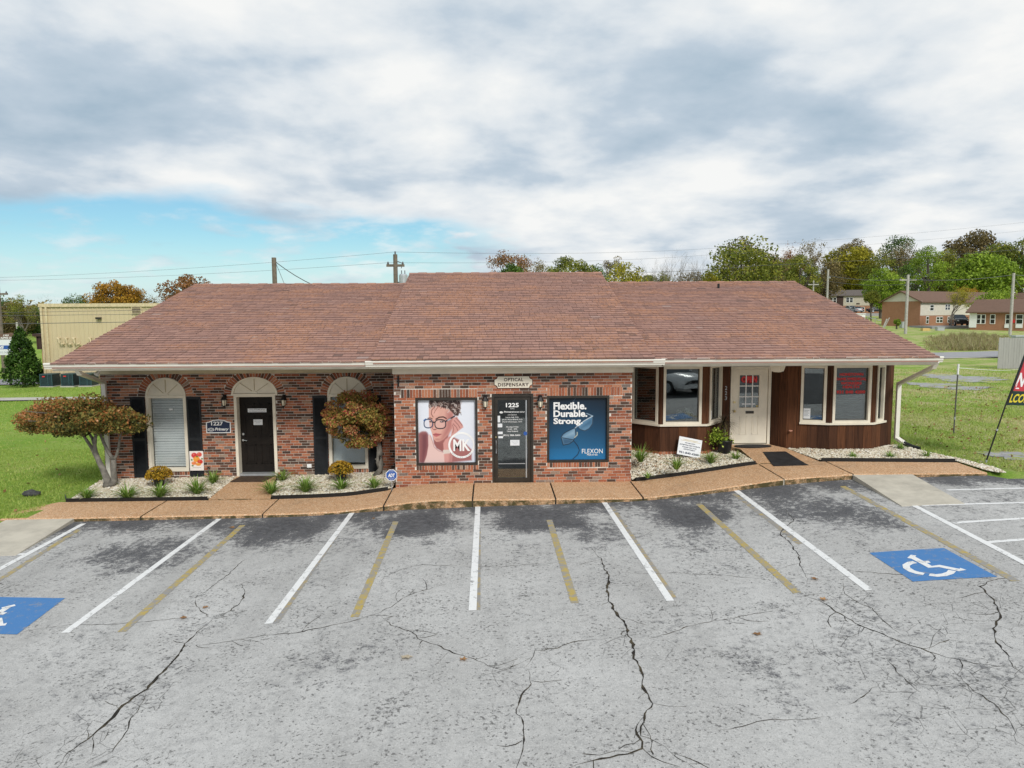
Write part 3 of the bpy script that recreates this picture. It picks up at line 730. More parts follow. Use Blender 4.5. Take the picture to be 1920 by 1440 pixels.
WIN1 = dict(cx=(lx(275.8)+lx(351.7))/2, hw=(lx(351.7)-lx(275.8))/2, zb=.175, zs=2.165, rz=.49)
WIN2 = dict(cx=-3.785, hw=.515, zb=.195, zs=2.165, rz=.485)
DR1 = dict(cx=-6.19, hw=.60, zb=.06, zs=2.19, rz=.46, dhw=.54)
RING = .19
ops = []; mops = []
for w in (WIN1, WIN2, DR1):
    hw = w.get('dhw', w['hw'])
    ops += [ell_op(w['cx'], w['hw']+RING, w['zs'], w['rz']+RING, -1), rect_op(w['cx']-hw, w['cx']+hw, w['zb']-.11 if w is not DR1 else -1, w['zs']+.001)]
    mops += [ell_op(w['cx'], w['hw'], w['zs'], w['rz'], -1), rect_op(w['cx']-hw, w['cx']+hw, w['zb']-.004 if w is not DR1 else -1, w['zs']+.001)]
brick_wall(FL, -10.14, CW[0]-.005, -.16, 2.78, ops, 1, dark=.14, mort_open=mops)
for w in (WIN1, WIN2): soldier(FL, w['cx']-w['hw'], w['cx']+w['hw'], w['zb']-.105, w['zb'], .066, 1)
# left gable end and the returns of the projecting bay
def XFr(X, sgn): return (lambda a, b, n: Vector((X-n*sgn, a, b)))
brick_wall(XFr(-10.14, 1), YL+.005, 31, -.16, 3.0, [], 3)
brick_wall(XFr(CW[0], 1), YC+.13, YL-.01, .02, 2.86, [], 3)
brick_wall(XFr(CW[1], -1), YC+.13, YL+.3, .02, 2.86, [], 3)
ARCHB = MB()
for w in (WIN1, WIN2, DR1):
    n = 25 if w is not DR1 else 27
    for i in range(n):
        t0, t1 = math.pi*i/n+.010, math.pi*(i+1)/n-.010
        q = []
        for th, k in ((t0, .006), (t1, .006), (t1, RING-.004), (t0, RING-.004)):
            q.append((w['cx']-(w['hw']+k)*math.cos(th), w['zs']+(w['rz']+k)*math.sin(th)))
        ARCHB.prism(FL, q[::-1], -.03, .010, 0, brick_tint(.12))
def emit_bricks():
    cam0 = Vector((0, 0, H)); arr = []
    for b in ALLB:
        F, a0, a1, b0, b1, r, key = b; c = F((a0+a1)/2, (b0+b1)/2, 0)
        arr.append(((c-cam0).length+(0 if key == 0 and a1-a0 > .15 else 50), b))
    arr.sort(key=lambda q: q[0]); rest = ARCHB
    wall = [o for o in BLD.children if o.name.startswith('wall')][0]
    for i, (d, b) in enumerate(arr):
        F, a0, a1, b0, b1, r, key = b; n1 = .007+.004*rb.random()
        if i < 300:
            m = MB(); m.fbox(F, a0, b0, -.02, a1, b1, n1, 0, r); m.build('brick', brick_m, wall)
        else: rest.fbox(F, a0, b0, -.02, a1, b1, n1, 0, r)
    stuff(rest.build('brickwork', brick_m, BLD))
emit_bricks()
def bp(name, mb, mat, parent=None, smooth=False): return mb.build(name, mat, parent or BLD, smooth)
# plain rear and right walls, floor, inner lining
m = MB(); m.box(-10.18, 30.9, -.3, 10.75, 31.0, 3.0); bp('rear_wall', m, siding_m)
m = MB(); m.box(10.64, YL+.02, .3, 10.78, 30.88, 3.0); bp('side_wall', m, brownm)
m = MB(); m.box(-10.15, YL+.15, -.28, 3.25, 30.85, .02); m.box(3.3, YL+.05, -.28, 10.6, 30.85, .60); bp('floor', m, dark_in)
m = MB(); m.box(-10.05, 22.0, .03, 10.55, 22.1, 3.0); bp('partition', m, dark_in)
for X0 in (-10.02, 10.48):                     # gable triangles
    m = MB(); m.add([(X0, YL-.05, 3.0), (X0, 31.0, 3.0), (X0, 25, 5.2), (X0+.09, YL-.05, 3.0), (X0+.09, 31, 3.0), (X0+.09, 25, 5.2)], [(0,1,2),(5,4,3),(0,3,4,1),(1,4,5,2),(2,5,3,0)]); bp('gable', m, siding_m)
# frieze, soffit, fascia, gutters
m = MB(); m.box(-10.14, YL-.05, 2.75, CW[0]-.01, YL-.014, 3.0); bp('frieze_board', m, frieze_m)
m = MB(); m.box(CW[0]-.02, YC-.05, 2.845, CW[1]+.02, YC-.014, 3.0); bp('frieze_board', m, cream)
m = MB(); m.box(-10.1, 16.84, 3.0, 10.62, 19.4, 3.025); bp('soffit', m, cream)
EAVE = [(-10.2, -2.86, 16.80, 3.20, .2555), (-2.72, 3.80, 16.74, 3.185, .2960), (4.05, 10.72, 16.80, 3.215, .2555)]
GUT = [(-10.20, -2.80, 16.665, 3.195), (-2.90, 4.06, 16.63, 3.198), (3.98, 10.69, 16.665, 3.212)]
for i, (x0, x1, y, z) in enumerate(GUT):
    prof = [(.13,-.01),(.125,0),(.012,0),(0,-.012),(.0,-.035),(.018,-.055),(.022,-.085),(.045,-.115),(.05,-.14),(.13,-.14)]
    m = MB(); k = len(prof)
    m.add([(x0, y+a, z+b) for a, b in prof]+[(x1, y+a, z+b) for a, b in prof], [tuple(range(k)), tuple(range(2*k-1, k-1, -1))]+[(j, (j+1) % k, k+(j+1) % k, k+j) for j in range(k)])
    g = bp('gutter', m, white_gutter)
    m = MB(); m.box(x0+.2 if i == 0 else x0+.06, y+.131, z-.19, x1-.05, y+.158, z-.02); bp('fascia', m, cream, g)
def downspout(pts, boot):
    m = MB(); V = []
    for i in range(len(pts)-1):
        a, b = Vector(pts[i]), Vector(pts[i+1]); d = (b-a).normalized(); s = Vector((1,0,0)) if abs(d.x) < .6 else Vector((0,1,0))
        s = (s-d*s.dot(d)).normalized(); u = d.cross(s); w, h = .052, .04
        a2 = a-d*.02; b2 = b+d*.02
        m.add([a2+s*w+u*h, a2-s*w+u*h, a2-s*w-u*h, a2+s*w-u*h, b2+s*w+u*h, b2-s*w+u*h, b2-s*w-u*h, b2+s*w-u*h], [(0,1,5,4),(1,2,6,5),(2,3,7,6),(3,0,4,7),(0,3,2,1),(4,5,6,7)])
    d = bp('downspout', m, white_gutter)
    if boot:
        m = MB(); m.tube(boot, [.06, .065, .06], 8); bp('drain_pipe', m, edging, d)
downspout([(-9.55, 16.85, 3.05), (-9.55, 16.95, 2.93), (-10.0, 18.8, 2.55), (-10.0, 18.8, -.05)], None)
downspout([(10.72, 17.0, 3.05), (10.72, 17.1, 2.93), (10.86, 18.78, 2.35), (10.86, 18.78, .90), (11.0, 18.6, .76)], [(10.98, 18.62, .78), (11.12, 18.45, .70), (11.22, 18.3, .685)])

# roof: deck with real shingle tabs on the front slopes
def make_roof():
    ROOF = MB(); RID = 25.0
    for (x0, x1, y0, z0, s) in ((-10.03, -2.72, 16.70, 3.18, .2555), (-2.72, 3.78, 16.64, 3.235, .2885), (3.78, 10.58, 16.70, 3.195, .2555)):
        zr = z0+(RID-y0)*s; d = .02
        ROOF.add([(x0,y0,z0-d),(x1,y0,z0-d),(x1,RID,zr-d),(x0,RID,zr-d),(x0,33.2,z0-d),(x1,33.2,z0-d),(x0,y0,z0-.11),(x1,y0,z0-.11),(x1,RID,zr-.11),(x0,RID,zr-.11),(x0,33.2,z0-.11),(x1,33.2,z0-.11)],
                 [(0,1,2,3),(3,2,5,4),(7,6,9,8),(8,9,10,11),(6,0,3,9),(9,3,4,10),(1,7,8,2),(2,8,11,5),(0,6,7,1),(4,5,11,10)], 0, .5)
    roof = bp('roof', ROOF, M['shingle'])
    tabs = []
    for (x0, x1, y0, z0, s) in ((-10.04, -2.70, 16.66, 3.17, .2555), (-2.76, 3.82, 16.62, 3.224, .2885), (3.80, 10.59, 16.66, 3.185, .2555)):
        cs = math.sqrt(1+s*s); n = int((RID-y0)*cs/.20); ex = (RID-y0)/n
        for k in range(n):
            ya, yb = y0+k*ex, y0+(k+1)*ex+.012; row = rb.uniform(-.03, .03); ph = (k % 3)*.11+rb.random()*.02
            x = x0-ph
            while x < x1:
                w = rb.choice((.14, .18, .22, .28)); a, b = max(x0, x), min(x1, x+w-.006); x += w
                if b-a < .03: continue
                jj = rb.uniform(-.008, .004); th = .020+.010*rb.random()
                za, zb = z0+(ya+jj-y0)*s, z0+(yb-y0)*s
                r = min(1, max(.01, rb.gauss(.5, .17)+row))
                tabs.append((ya, a, b, ya+jj, yb, za, zb, th, r))
    tabs.sort(key=lambda q: (q[0]**2+((q[1]+q[2])/2)**2*.6))
    fld = MB()
    for i, (_, a, b, ya, yb, za, zb, th, r) in enumerate(tabs):  # butt faces tinted darkest: dark cut edge plus painted shadow line of each course
        V = [(a,ya,za-.006),(b,ya,za-.006),(b,ya+.003,za+th),(a,ya+.003,za+th),(b,yb,zb+.002),(a,yb,zb+.002)]; 
        if i < 300:
            q = MB(); q.add(V+[(a,yb,zb-.008),(b,yb,zb-.008)], [(3,2,4,5),(0,3,5,6),(1,7,4,2)], 0, r); q.f.append((0,1,2,3)); q.m.append(0); q.r.append(.02); q.build('shingle', M['shingle'], roof)
        else: fld.add(V, [(3,2,4,5)], 0, r); fld.f.append(tuple(k+len(fld.v)-6 for k in (0,1,2,3))); fld.m.append(0); fld.r.append(.02)
    stuff(fld.build('shingle_field', M['shingle'], roof))
    for (x0, x1, z) in ((-10.05, -2.7, 5.305), (-2.77, 3.83, 5.655), (3.8, 10.6, 5.32)):
        m = MB(); n = int((x1-x0)/.3); w = (x1-x0)/n
        for i in range(n):
            a, b = x0+i*w, x0+(i+1)*w-.004; q = .012*(i % 2)
            m.add([(a,24.82,z-.05),(b,24.82,z-.05),(b,25,z+.012+q),(a,25,z+.012+q),(a,25.18,z-.05),(b,25.18,z-.05)], [(0,1,2,3),(3,2,5,4)], 0, rb.uniform(.2, .7))
        m.build('ridge_cap', M['shingle'], roof)
    # stepped rake of the higher middle roof
    for X0 in (-2.74, 3.79):
        m = MB(); yA = 16.75; za, zb = 3.235+(yA-16.64)*.2885, 3.235+(RID-16.64)*.2885; ze = 3.19+(RID-16.7)*.2555
        m.add([(X0-.012,yA,za-.06),(X0-.012,RID,ze-.06),(X0-.012,RID,zb),(X0-.012,yA,za),(X0+.012,yA,za-.06),(X0+.012,RID,ze-.06),(X0+.012,RID,zb),(X0+.012,yA,za)], [(0,1,2,3),(7,6,5,4),(3,2,6,7),(0,3,7,4),(1,5,6,2)], 0, .25); m.build('rake_edge', M['shingle'], roof)
    m = MB(); m.lathe([(.04, 0), (.04, .22)], (7.6, 24.0, 5.0), 10); m.build('vent_pipe', black, roof)
make_roof()
GLASS = M['window_glass']
def ell_pts(cx, rx, zs, rz, n=20): return [(cx+rx*math.cos(math.pi*i/n), zs+rz*math.sin(math.pi*i/n)) for i in range(n+1)]
def fan_head(w, F, parent, n0=-.05):
    m = MB(); m.prism(F, ell_pts(w['cx'], w['hw']-.055, w['zs']+.02, w['rz']-.06), n0, -.012); fan = bp('fan_panel', m, cream, parent)
    o, i_ = ell_pts(w['cx'], w['hw']-.004, w['zs'], w['rz']-.004, 26), ell_pts(w['cx'], w['hw']-.06, w['zs'], w['rz']-.055, 26)
    m = MB()
    for k in range(26): m.prism(F, [o[k], o[k+1], i_[k+1], i_[k]], -.06, .024)
    bp('arch_trim', m, cream, parent)
    for an in (45, 90, 135):
        a = math.radians(an); dx, dz = math.cos(a), math.sin(a); r1 = .09; rx, rz = w['hw']-.07, w['rz']-.07
        p0 = (w['cx']+dx*r1, w['zs']+.03+dz*r1*.8); p1 = (w['cx']+dx*rx, w['zs']+.02+dz*rz); nx, nz = -dz*.007, dx*.007
        m = MB(); m.prism(F, [(p0[0]-nx, p0[1]-nz), (p1[0]-nx, p1[1]-nz), (p1[0]+nx, p1[1]+nz), (p0[0]+nx, p0[1]+nz)], -.012, .004); bp('fan_ray', m, frieze_m, parent)
    m = MB(); m.prism(F, ell_pts(w['cx'], .075, w['zs']+.02, .06, 10), -.012, .004); bp('fan_hub', m, cream, parent)
def arched_window(w, blinds):
    cx, hw, zb, zs = w['cx'], w['hw'], w['zb'], w['zs']
    fr = MB(); c = .08
    for a0, a1 in ((cx-hw+.004, cx-hw+c), (cx+hw-c, cx+hw-.004)): fr.fbox(FL, a0, zb+.09, -.14, a1, zs-.05, .022)
    fr.fbox(FL, cx-hw+.004, zs-.05, -.14, cx+hw-.004, zs+.02, .028)
    win = bp('window', fr, cream)
    m = MB(); m.fbox(FL, cx-hw+.004, zb+.002, -.14, cx+hw-.004, zb+.088, .035); bp('window_sill', m, cream, win)
    m = MB(); m.fbox(FL, cx-hw+c, zb+.09, -.116, cx+hw-c, zs-.05, -.11); bp('pane', m, M['clear_glass'], win)
    fan_head(w, FL, win)
    if blinds:
        z0, z1 = zb+.10, zs-.07; n = 27
        for i in range(n):
            z = z0+(z1-z0)*(i+.5)/n; m = MB(); x0, x1 = cx-hw+c+.01, cx+hw-c-.01; sag = .004*math.sin(i*1.3)
            m.add([(x0,YL+.152,z-.029+sag),(x1,YL+.152,z-.029),(x1,YL+.165,z+.028),(x0,YL+.165,z+.028+sag),(x0,YL+.155,z-.024+sag),(x1,YL+.155,z-.024),(x1,YL+.168,z+.024),(x0,YL+.168,z+.024+sag)], [(0,1,2,3),(7,6,5,4),(0,4,5,1),(3,2,6,7)])
            bp('slat', m, white, win)
        m = MB(); m.box(cx-hw+c, YL+.30, zb+.1, cx+hw-c, YL+.31, zs-.05); bp('gap_backing', m, grey_p, win)  # grey sheet added behind the slats, its tone lightens the gaps
        m = MB(); m.fbox(FL, cx+.02, 1.78, -.108, cx+.12, 1.83, -.105); bp('sticker', m, paper, win)
    else:
        m = MB(); m.box(cx-hw+c+.005, YL+.17, zb+.13, cx+hw-c-.005, YL+.178, zs-.05); bp('roller_shade', m, paper, win)
    return win
arched_window(WIN1, True); arched_window(WIN2, False)
def shutter(x0, x1, z0, z1):
    m = MB(); f = .045
    for a0, a1 in ((x0, x0+f), (x1-f, x1)): m.fbox(FL, a0, z0, .006, a1, z1, .038)
    zmid = z0+(z1-z0)*.47
    for b0, b1 in ((z0, z0+.07), (zmid-.04, zmid+.04), (z1-.07, z1)): m.fbox(FL, x0+f, b0, .006, x1-f, b1, .036)
    s = bp('shutter', m, shutter_m)
    for b0, b1 in ((z0+.07, zmid-.04), (zmid+.04, z1-.07)):
        m = MB(); n = int((b1-b0)/.032)
        for i in range(n):
            z = b0+(b1-b0)*i/n; d = (b1-b0)/n
            m.add([FL(x0+f, z, .030), FL(x1-f, z, .030), FL(x1-f, z+d, .012), FL(x0+f, z+d, .012), FL(x0+f, z+d*.2, .034), FL(x1-f, z+d*.2, .034)], [(0,1,5,4),(4,5,2,3)])
        bp('louvre', m, shutter_m, s)
for w in (WIN1, WIN2):
    shutter(w['cx']-w['hw']-.385, w['cx']-w['hw']-.015, .03, 2.15); shutter(w['cx']+w['hw']+.015, w['cx']+w['hw']+.375, .03, 2.15)
# dark panelled door under the fan arch
def panel_door():
    cx = DR1['cx']; z0 = DR1['zb']; F = FL
    m = MB(); 
    for a0, a1 in ((cx-.54, cx-.47), (cx+.46, cx+.535)): m.fbox(F, a0, -.02, -.24, a1, 2.13, .022)
    m.fbox(F, cx-.54, 2.13, -.24, cx+.535, 2.20, .022); m.fbox(F, cx-.60, 2.17, -.05, cx+.60, 2.215, .04)
    cas = bp('door_casing', m, cream); fan_head(dict(cx=cx, hw=DR1['hw'], zs=2.20, rz=DR1['rz']), F, cas)
    m = MB(); xl, xr = cx-.465, cx+.455; m.fbox(F, xl, z0+.03, -.235, xr, 2.125, -.19); d = bp('door', m, dkdoor)
    for (a0, a1) in ((xl+.12, xl+.40), (xr-.40, xr-.12)):
        for (b0, b1) in ((z0+.26, z0+.78), (z0+.98, z0+1.55), (z0+1.66, z0+1.88)):
            m = MB()
            for q in ((a0, b0, a1, b0+.025), (a0, b1-.025, a1, b1), (a0, b0, a0+.025, b1), (a1-.025, b0, a1, b1)): m.fbox(F, q[0], q[1], -.19, q[2], q[3], -.176)
            m.fbox(F, a0+.06, b0+.06, -.19, a1-.06, b1-.06, -.18); bp('door_panel', m, dkdoor, d)
    m = MB(); m.fbox(F, xl, z0-.04, -.26, xr, z0+.028, .03); bp('threshold', m, galv, cas)
    kx = xl+.07
    m = MB(); c = F(kx, z0+.90, -.155); m.tube([F(kx, z0+.90, -.19), F(kx, z0+.90, -.14)], .03, 10); m.tube([F(kx, z0+.90, -.145), F(kx+.11, z0+.885, -.14)], .012, 8); bp('door_handle', m, chrome, d)
    m = MB(); m.tube([F(kx, z0+1.06, -.19), F(kx, z0+1.06, -.165)], .032, 12); bp('deadbolt', m, chrome, d)
    m = MB(); m.fbox(F, cx-.25, 1.70, -.175, cx+.24, 1.80, -.172, 0); nt = m
    put_text(nt, 'Primary EYECARE GROUP', F, cx, 1.77, .40, .03, -.170, 1, bold=.01); put_text(nt, 'for the eyes of a lifetime', F, cx, 1.725, .42, .025, -.170, 1)
    bp('door_notice', nt, [paper, navy], d)
    m = MB(); m.fbox(F, cx-.115, 1.36, -.175, cx+.125, 1.51, -.172, 0); put_text(m, 'Please use front', F, cx, 1.465, .19, .025, -.170, 1); put_text(m, 'entrance', F, cx, 1.42, .10, .022, -.170, 1); bp('door_notice', m, [paper, grey_p], d)
panel_door()
# glazed bronze entrance door
def glass_door():
    F = FC; x0, x1, z0, z1 = DO; f = .055
    m = MB()
    for a0, a1 in ((x0, x0+f), (x1-f, x1)): m.fbox(F, a0, z0, -.10, a1, z1, .012)
    m.fbox(F, x0+f, z1-f, -.10, x1-f, z1, .012); fr = bp('door_frame', m, bronze)
    a0, a1, b0, b1 = x0+f+.008, x1-f-.008, z0+.015, z1-f-.008; s = .075
    m = MB(); m.fbox(F, a0, b0, -.07, a0+s, b1, -.02); m.fbox(F, a1-s, b0, -.07, a1, b1, -.02); m.fbox(F, a0+s, b1-s, -.07, a1-s, b1, -.02); m.fbox(F, a0+s, b0, -.07, a1-s, b0+.16, -.02)
    d = bp('door', m, bronze)
    m = MB(); m.fbox(F, a0+s, b0+.16, -.05, a1-s, b1-s, -.044); bp('pane', m, GLASS, d)
    m = MB(); m.fbox(F, a1-s-.045, b0+.16, -.043, a1-s-.02, b1-s, -.036); bp('glazing_bead', m, galv, d)
    m = MB(); m.fbox(F, a0+s+.01, b0+.50, -.043, a1-s-.06, b0+.515, -.036); bp('push_bar', m, galv, d)
    cx = (a0+a1)/2-.005; n = -.040
    def line(s_, x, z, w, h, **k): q = MB(); put_text(q, s_, F, x, z, w, h, n, 0, **k); bp('lettering', q, white, d)
    T = lambda s_, z, w, h, **k: line(s_, cx, z, w, h, **k)
    T('1225', ZW(760, YC), .31, .105, bold=.03); T('OPEN', ZW(766.7, YC), .10, .022)
    line('Primary', cx-.09, ZW(773, YC), .24, .05, bold=.02, shear=.3); line('EYECARE GROUP', cx+.16, ZW(773, YC), .27, .032, bold=.01)
    line('e', cx-.27, ZW(773.5, YC), .08, .05, bold=.03)
    T('OPTOMETRISTS', ZW(778.5, YC), .22, .024); T('Larrie Hall, O.D.', ZW(783, YC), .32, .035, bold=.01); T('Jessica Rines-Beard, O.D.', ZW(787.3, YC), .50, .035, bold=.01); T('David Chanrappa, O.D.', ZW(791.5, YC), .48, .035, bold=.01)
    T('Monday-Friday', ZW(801.2, YC), .30, .04, bold=.01); T('8 AM - 5PM', ZW(805, YC), .22, .032, bold=.01); T('Closed Weekends', ZW(809, YC), .27, .034, bold=.01)
    line('(931) 388-3604', cx-.02, ZW(817, YC), .42, .052, bold=.015)
    m = MB(); m.fbox(F, cx-.055, ZW(836, YC), -.042, cx+.17, ZW(825.5, YC), -.038, 0); put_text(m, 'Please wear', F, cx+.058, ZW(829, YC), .16, .022, -.036, 1); put_text(m, 'a mask', F, cx+.058, ZW(832.5, YC), .08, .02, -.036, 1); bp('door_notice', m, [paper, grey_p], d)
    for (ax, z_, w, h) in ((a0+s+.03, ZW(786, YC), .06, .16), (a0+s+.055, ZW(798, YC), .11, .09), (a0+s+.06, ZW(812, YC), .12, .06), (a0+s+.07, ZW(820, YC), .11, .05)):
        m = MB(); m.fbox(F, ax-w/2, z_-h/2, -.042, ax+w/2, z_+h/2, -.039); bp('sticker', m, paper, d)
    m = MB(); m.prism(F, [(a1-s-.055+.045*math.cos(k*math.pi/4), ZW(813.5, YC)+.05*math.sin(k*math.pi/4)) for k in range(8)], -.042, -.034); bp('sticker', m, royal, d)
    m = MB(); m.tube([F(a0+.035, b0+.78, -.02), F(a0+.035, b0+.78, .02), F(a0+.035, b0+1.08, .02), F(a0+.035, b0+1.08, -.02)], .011, 8); bp('door_handle', m, galv, d)
    m = MB(); m.tube([F(a0+.03, b0+1.17, -.02), F(a0+.03, b0+1.17, -.012)], .02, 10); bp('lock', m, brass, d)
    m = MB(); m.fbox(F, x0, .03, -.06, x1, .105, .02)
    for i in range(12): m.fbox(F, x0+.08*i+.005, .035, .02, x0+.08*i+.07, .10, .026)
    bp('threshold', m, mortar, fr)
    m = MB(); m.box(x0+.05, 20.5, .03, x1-.05, 20.6, 2.3); bp('inner_wall', m, dark_in, fr)
glass_door()

# ---- printed window posters (painted per vertex)
def s2l(c): c = np.asarray(c, float)/255; return np.where(c <= .04045, c/12.92, ((c+.055)/1.055)**2.4)
class Paint:
    def __init__(s, n, m): s.n, s.m = n, m; s.u, s.v = np.meshgrid(np.linspace(0, 1, n), np.linspace(0, 1, m)); s.c = np.ones((m, n, 3))*255
    def blend(s, mask, col): s.c = s.c*(1-mask[..., None])+np.asarray(col, float)*mask[..., None]
    def poly(s, pts, col, soft=.008, op=1.0):
        pts = np.array(pts, float); ins = np.zeros(s.u.shape, bool); dist = np.full(s.u.shape, 9.0); k = len(pts)
        for i in range(k):
            a, b = pts[i], pts[(i+1) % k]
            cr = ((a[1] > s.v) != (b[1] > s.v)); 
            with np.errstate(divide='ignore', invalid='ignore'): xx = (b[0]-a[0])*(s.v-a[1])/(b[1]-a[1])+a[0]
            ins ^= cr & (s.u < xx); dist = np.minimum(dist, s.seg(a, b))
        sd = np.where(ins, dist, -dist); s.blend(np.clip(sd/soft+.5, 0, 1)*op, col)
    def seg(s, a, b):
        a, b = np.asarray(a, float), np.asarray(b, float); d = b-a; t = np.clip(((s.u-a[0])*d[0]+(s.v-a[1])*d[1])/(d@d+1e-9), 0, 1)
        return np.hypot(s.u-a[0]-t*d[0], s.v-a[1]-t*d[1])
    def line(s, pts, w, col, op=1.0, soft=.006):
        d = np.full(s.u.shape, 9.0)
        for a, b in zip(pts[:-1], pts[1:]): d = np.minimum(d, s.seg(a, b))
        s.blend(np.clip((w/2-d)/soft+.5, 0, 1)*op, col)
    def ell(s, cx, cy, rx, ry, col, op=1.0, soft=.15):
        d = np.hypot((s.u-cx)/rx, (s.v-cy)/ry); s.blend(np.clip((1-d)/soft, 0, 1)*op, col)
    def sheet(s, name, F, x0, x1, z0, z1, n, parent):
        V = np.array([F(x0+(x1-x0)*u, z1-(z1-z0)*v, n) for v in np.linspace(0, 1, s.m) for u in np.linspace(0, 1, s.n)])
        i = np.arange((s.m-1)*(s.n-1)); r, c = i//(s.n-1), i % (s.n-1); a = r*s.n+c
        o = fast(name, V, np.stack([a, a+s.n, a+s.n+1, a+1], 1), M['printed_sheet'], parent)
        at = o.data.attributes.new('print', 'FLOAT_COLOR', 'POINT'); col = np.ones((s.m*s.n, 4), np.float32); col[:, :3] = s2l(np.clip(s.c, 0, 255)).reshape(-1, 3)
        at.data.foreach_set('color', col.ravel()); return o
def poster_frame(op, F):
    x0, x1, z0, z1 = op; m = MB(); f = .055
    for q in ((x0, z0, x0+f, z1), (x1-f, z0, x1, z1), (x0+f, z1-f, x1-f, z1), (x0+f, z0, x1-f, z0+f)): m.fbox(F, q[0], q[1], -.10, q[2], q[3], .010)
    w = bp('window', m, bronze); m = MB(); m.fbox(F, x0+f, z0+f, -.09, x1-f, z1-f, -.075); bp('pane', m, bronze, w)
    return x0+f+.002, x1-f-.002, z0+f+.002, z1-f-.002
def portrait_poster():
    x0, x1, z0, z1 = poster_frame(PO1, FC)
    t = thing('window_poster', 'poster of a person in dark glasses resting cheek on hand, round white logo', 'poster', ((x0+x1)/2, YC+.07, z0))
    p = Paint(190, 200); p.c[:] = (226, 230, 238); rg = np.random.default_rng(3)
    p.c -= 12*p.v[..., None]*np.array([1, .9, .6])
    p.poly([(0,.53),(.06,.50),(.13,.50),(.17,.55),(.18,.75),(.12,1),(0,1)], (152, 98, 98), .03); p.poly([(.06,.55),(.15,.53),(.15,.75),(.08,1),(.05,1)], (112, 66, 72), .06, .8)
    p.poly([(.52,.62),(.62,.60),(.80,.68),(.93,.80),(.93,.97),(.6,1),(.5,1)], (160, 104, 102), .03)
    p.poly([(.17,.57),(.20,.54),(.24,.62),(.29,.76),(.40,.83),(.47,.86),(.47,1),(.09,1),(.14,.88),(.17,.72)], (222, 190, 184), .015)
    p.poly([(.25,.58),(.27,.70),(.31,.77),(.42,.83),(.46,.80),(.53,.55)], (148, 92, 90), .02)
    p.line([(.21,.57),(.27,.75),(.34,.81),(.46,.85)], .012, (190, 150, 145))
    p.poly([(.19,.10),(.185,.28),(.195,.42),(.225,.50),(.245,.57),(.27,.635),(.31,.668),(.37,.665),(.44,.63),(.53,.55),(.60,.44),(.62,.30),(.60,.12),(.40,.06)], (214, 164, 150), .012)
    p.poly([(.50,.20),(.62,.18),(.62,.42),(.53,.55),(.44,.63),(.37,.665),(.42,.55),(.48,.42)], (172, 112, 108), .09, .8)
    p.ell(.30, .20, .10, .07, (226, 176, 164), .7, .9); p.ell(.33, .63, .06, .03, (170, 112, 108), .6, .8); p.ell(.24, .46, .035, .05, (228, 180, 168), .6, .9)
    p.poly([(.43,.69),(.47,.63),(.55,.58),(.60,.60),(.60,.80),(.58,1),(.45,1),(.44,.84)], (206, 150, 144), .015); p.poly([(.54,.60),(.60,.62),(.6,.8),(.58,1),(.53,1)], (168, 112, 110), .04, .6)
    p.poly([(.58,.36),(.62,.29),(.68,.265),(.70,.30),(.775,.395),(.79,.44),(.74,.47),(.70,.50),(.62,.56),(.56,.60),(.59,.48)], (206, 152, 144), .012)
    for q in ([(.63,.33),(.70,.40),(.73,.45)], [(.61,.38),(.67,.44),(.69,.49)], [(.66,.29),(.73,.36),(.77,.41)], [(.60,.40),(.62,.47),(.60,.53)]): p.line(q, .010, (128, 76, 76), .8)
    p.poly([(.20,.0),(.74,.0),(.745,.10),(.73,.19),(.70,.255),(.645,.25),(.60,.20),(.54,.15),(.46,.125),(.36,.10),(.26,.10),(.205,.135),(.185,.10)], (70, 50, 46), .02)
    for _ in range(150):
        cx, cy = rg.uniform(.19, .73), rg.uniform(0, .22)
        if cy > .10+.14*max(0, (cx-.45)/.28): continue
        a = rg.uniform(-1, 1); L = rg.uniform(.02, .05); p.line([(cx, cy), (cx+L*math.cos(a), cy+L*math.sin(a)), (cx+L*1.6*math.cos(a+.8), cy+L*1.6*math.sin(a+.8))], rg.uniform(.006, .014), [(168, 150, 142), (40, 28, 28), (110, 84, 74), (205, 196, 190)][rg.integers(4)], .75)
    p.line([(.30,.10),(.24,.16),(.23,.22),(.26,.27)], .012, (110, 60, 56), .8); p.line([(.36,.10),(.30,.17),(.28,.21)], .010, (120, 66, 60), .7)
    p.line([(.31,.305),(.37,.275),(.44,.270),(.49,.295)], .020, (62, 38, 36), .95); p.line([(.17,.29),(.21,.285),(.245,.30)], .014, (80, 50, 46), .9)
    p.ell(.215, .345, .03, .016, (58, 40, 38), .95, .4); p.ell(.415, .345, .045, .020, (48, 34, 34), .95, .4); p.ell(.405, .342, .015, .012, (225, 215, 212), .6, .5)
    p.line([(.27,.33),(.255,.42),(.245,.455),(.27,.475),(.315,.468)], .012, (150, 92, 90), .75); p.ell(.29, .47, .03, .012, (120, 70, 70), .6, .6)
    p.poly([(.255,.545),(.30,.525),(.33,.532),(.40,.545),(.36,.575),(.31,.59),(.27,.575)], (186, 104, 106), .012); p.line([(.255,.548),(.32,.553),(.40,.546)], .008, (116, 58, 62), .9)
    def lens(cx, cy, rx, ry, col):
        q = [(cx+rx*math.copysign(abs(math.cos(a))**.75, math.cos(a)), cy+ry*math.copysign(abs(math.sin(a))**.75, math.sin(a))) for a in np.linspace(0, 2*math.pi, 28)]
        p.poly(q, (214, 196, 200), .02, .22); p.line(q, .016, col)
    lens(.175, .375, .075, .068, (44, 62, 92)); lens(.385, .385, .095, .072, (30, 34, 42))
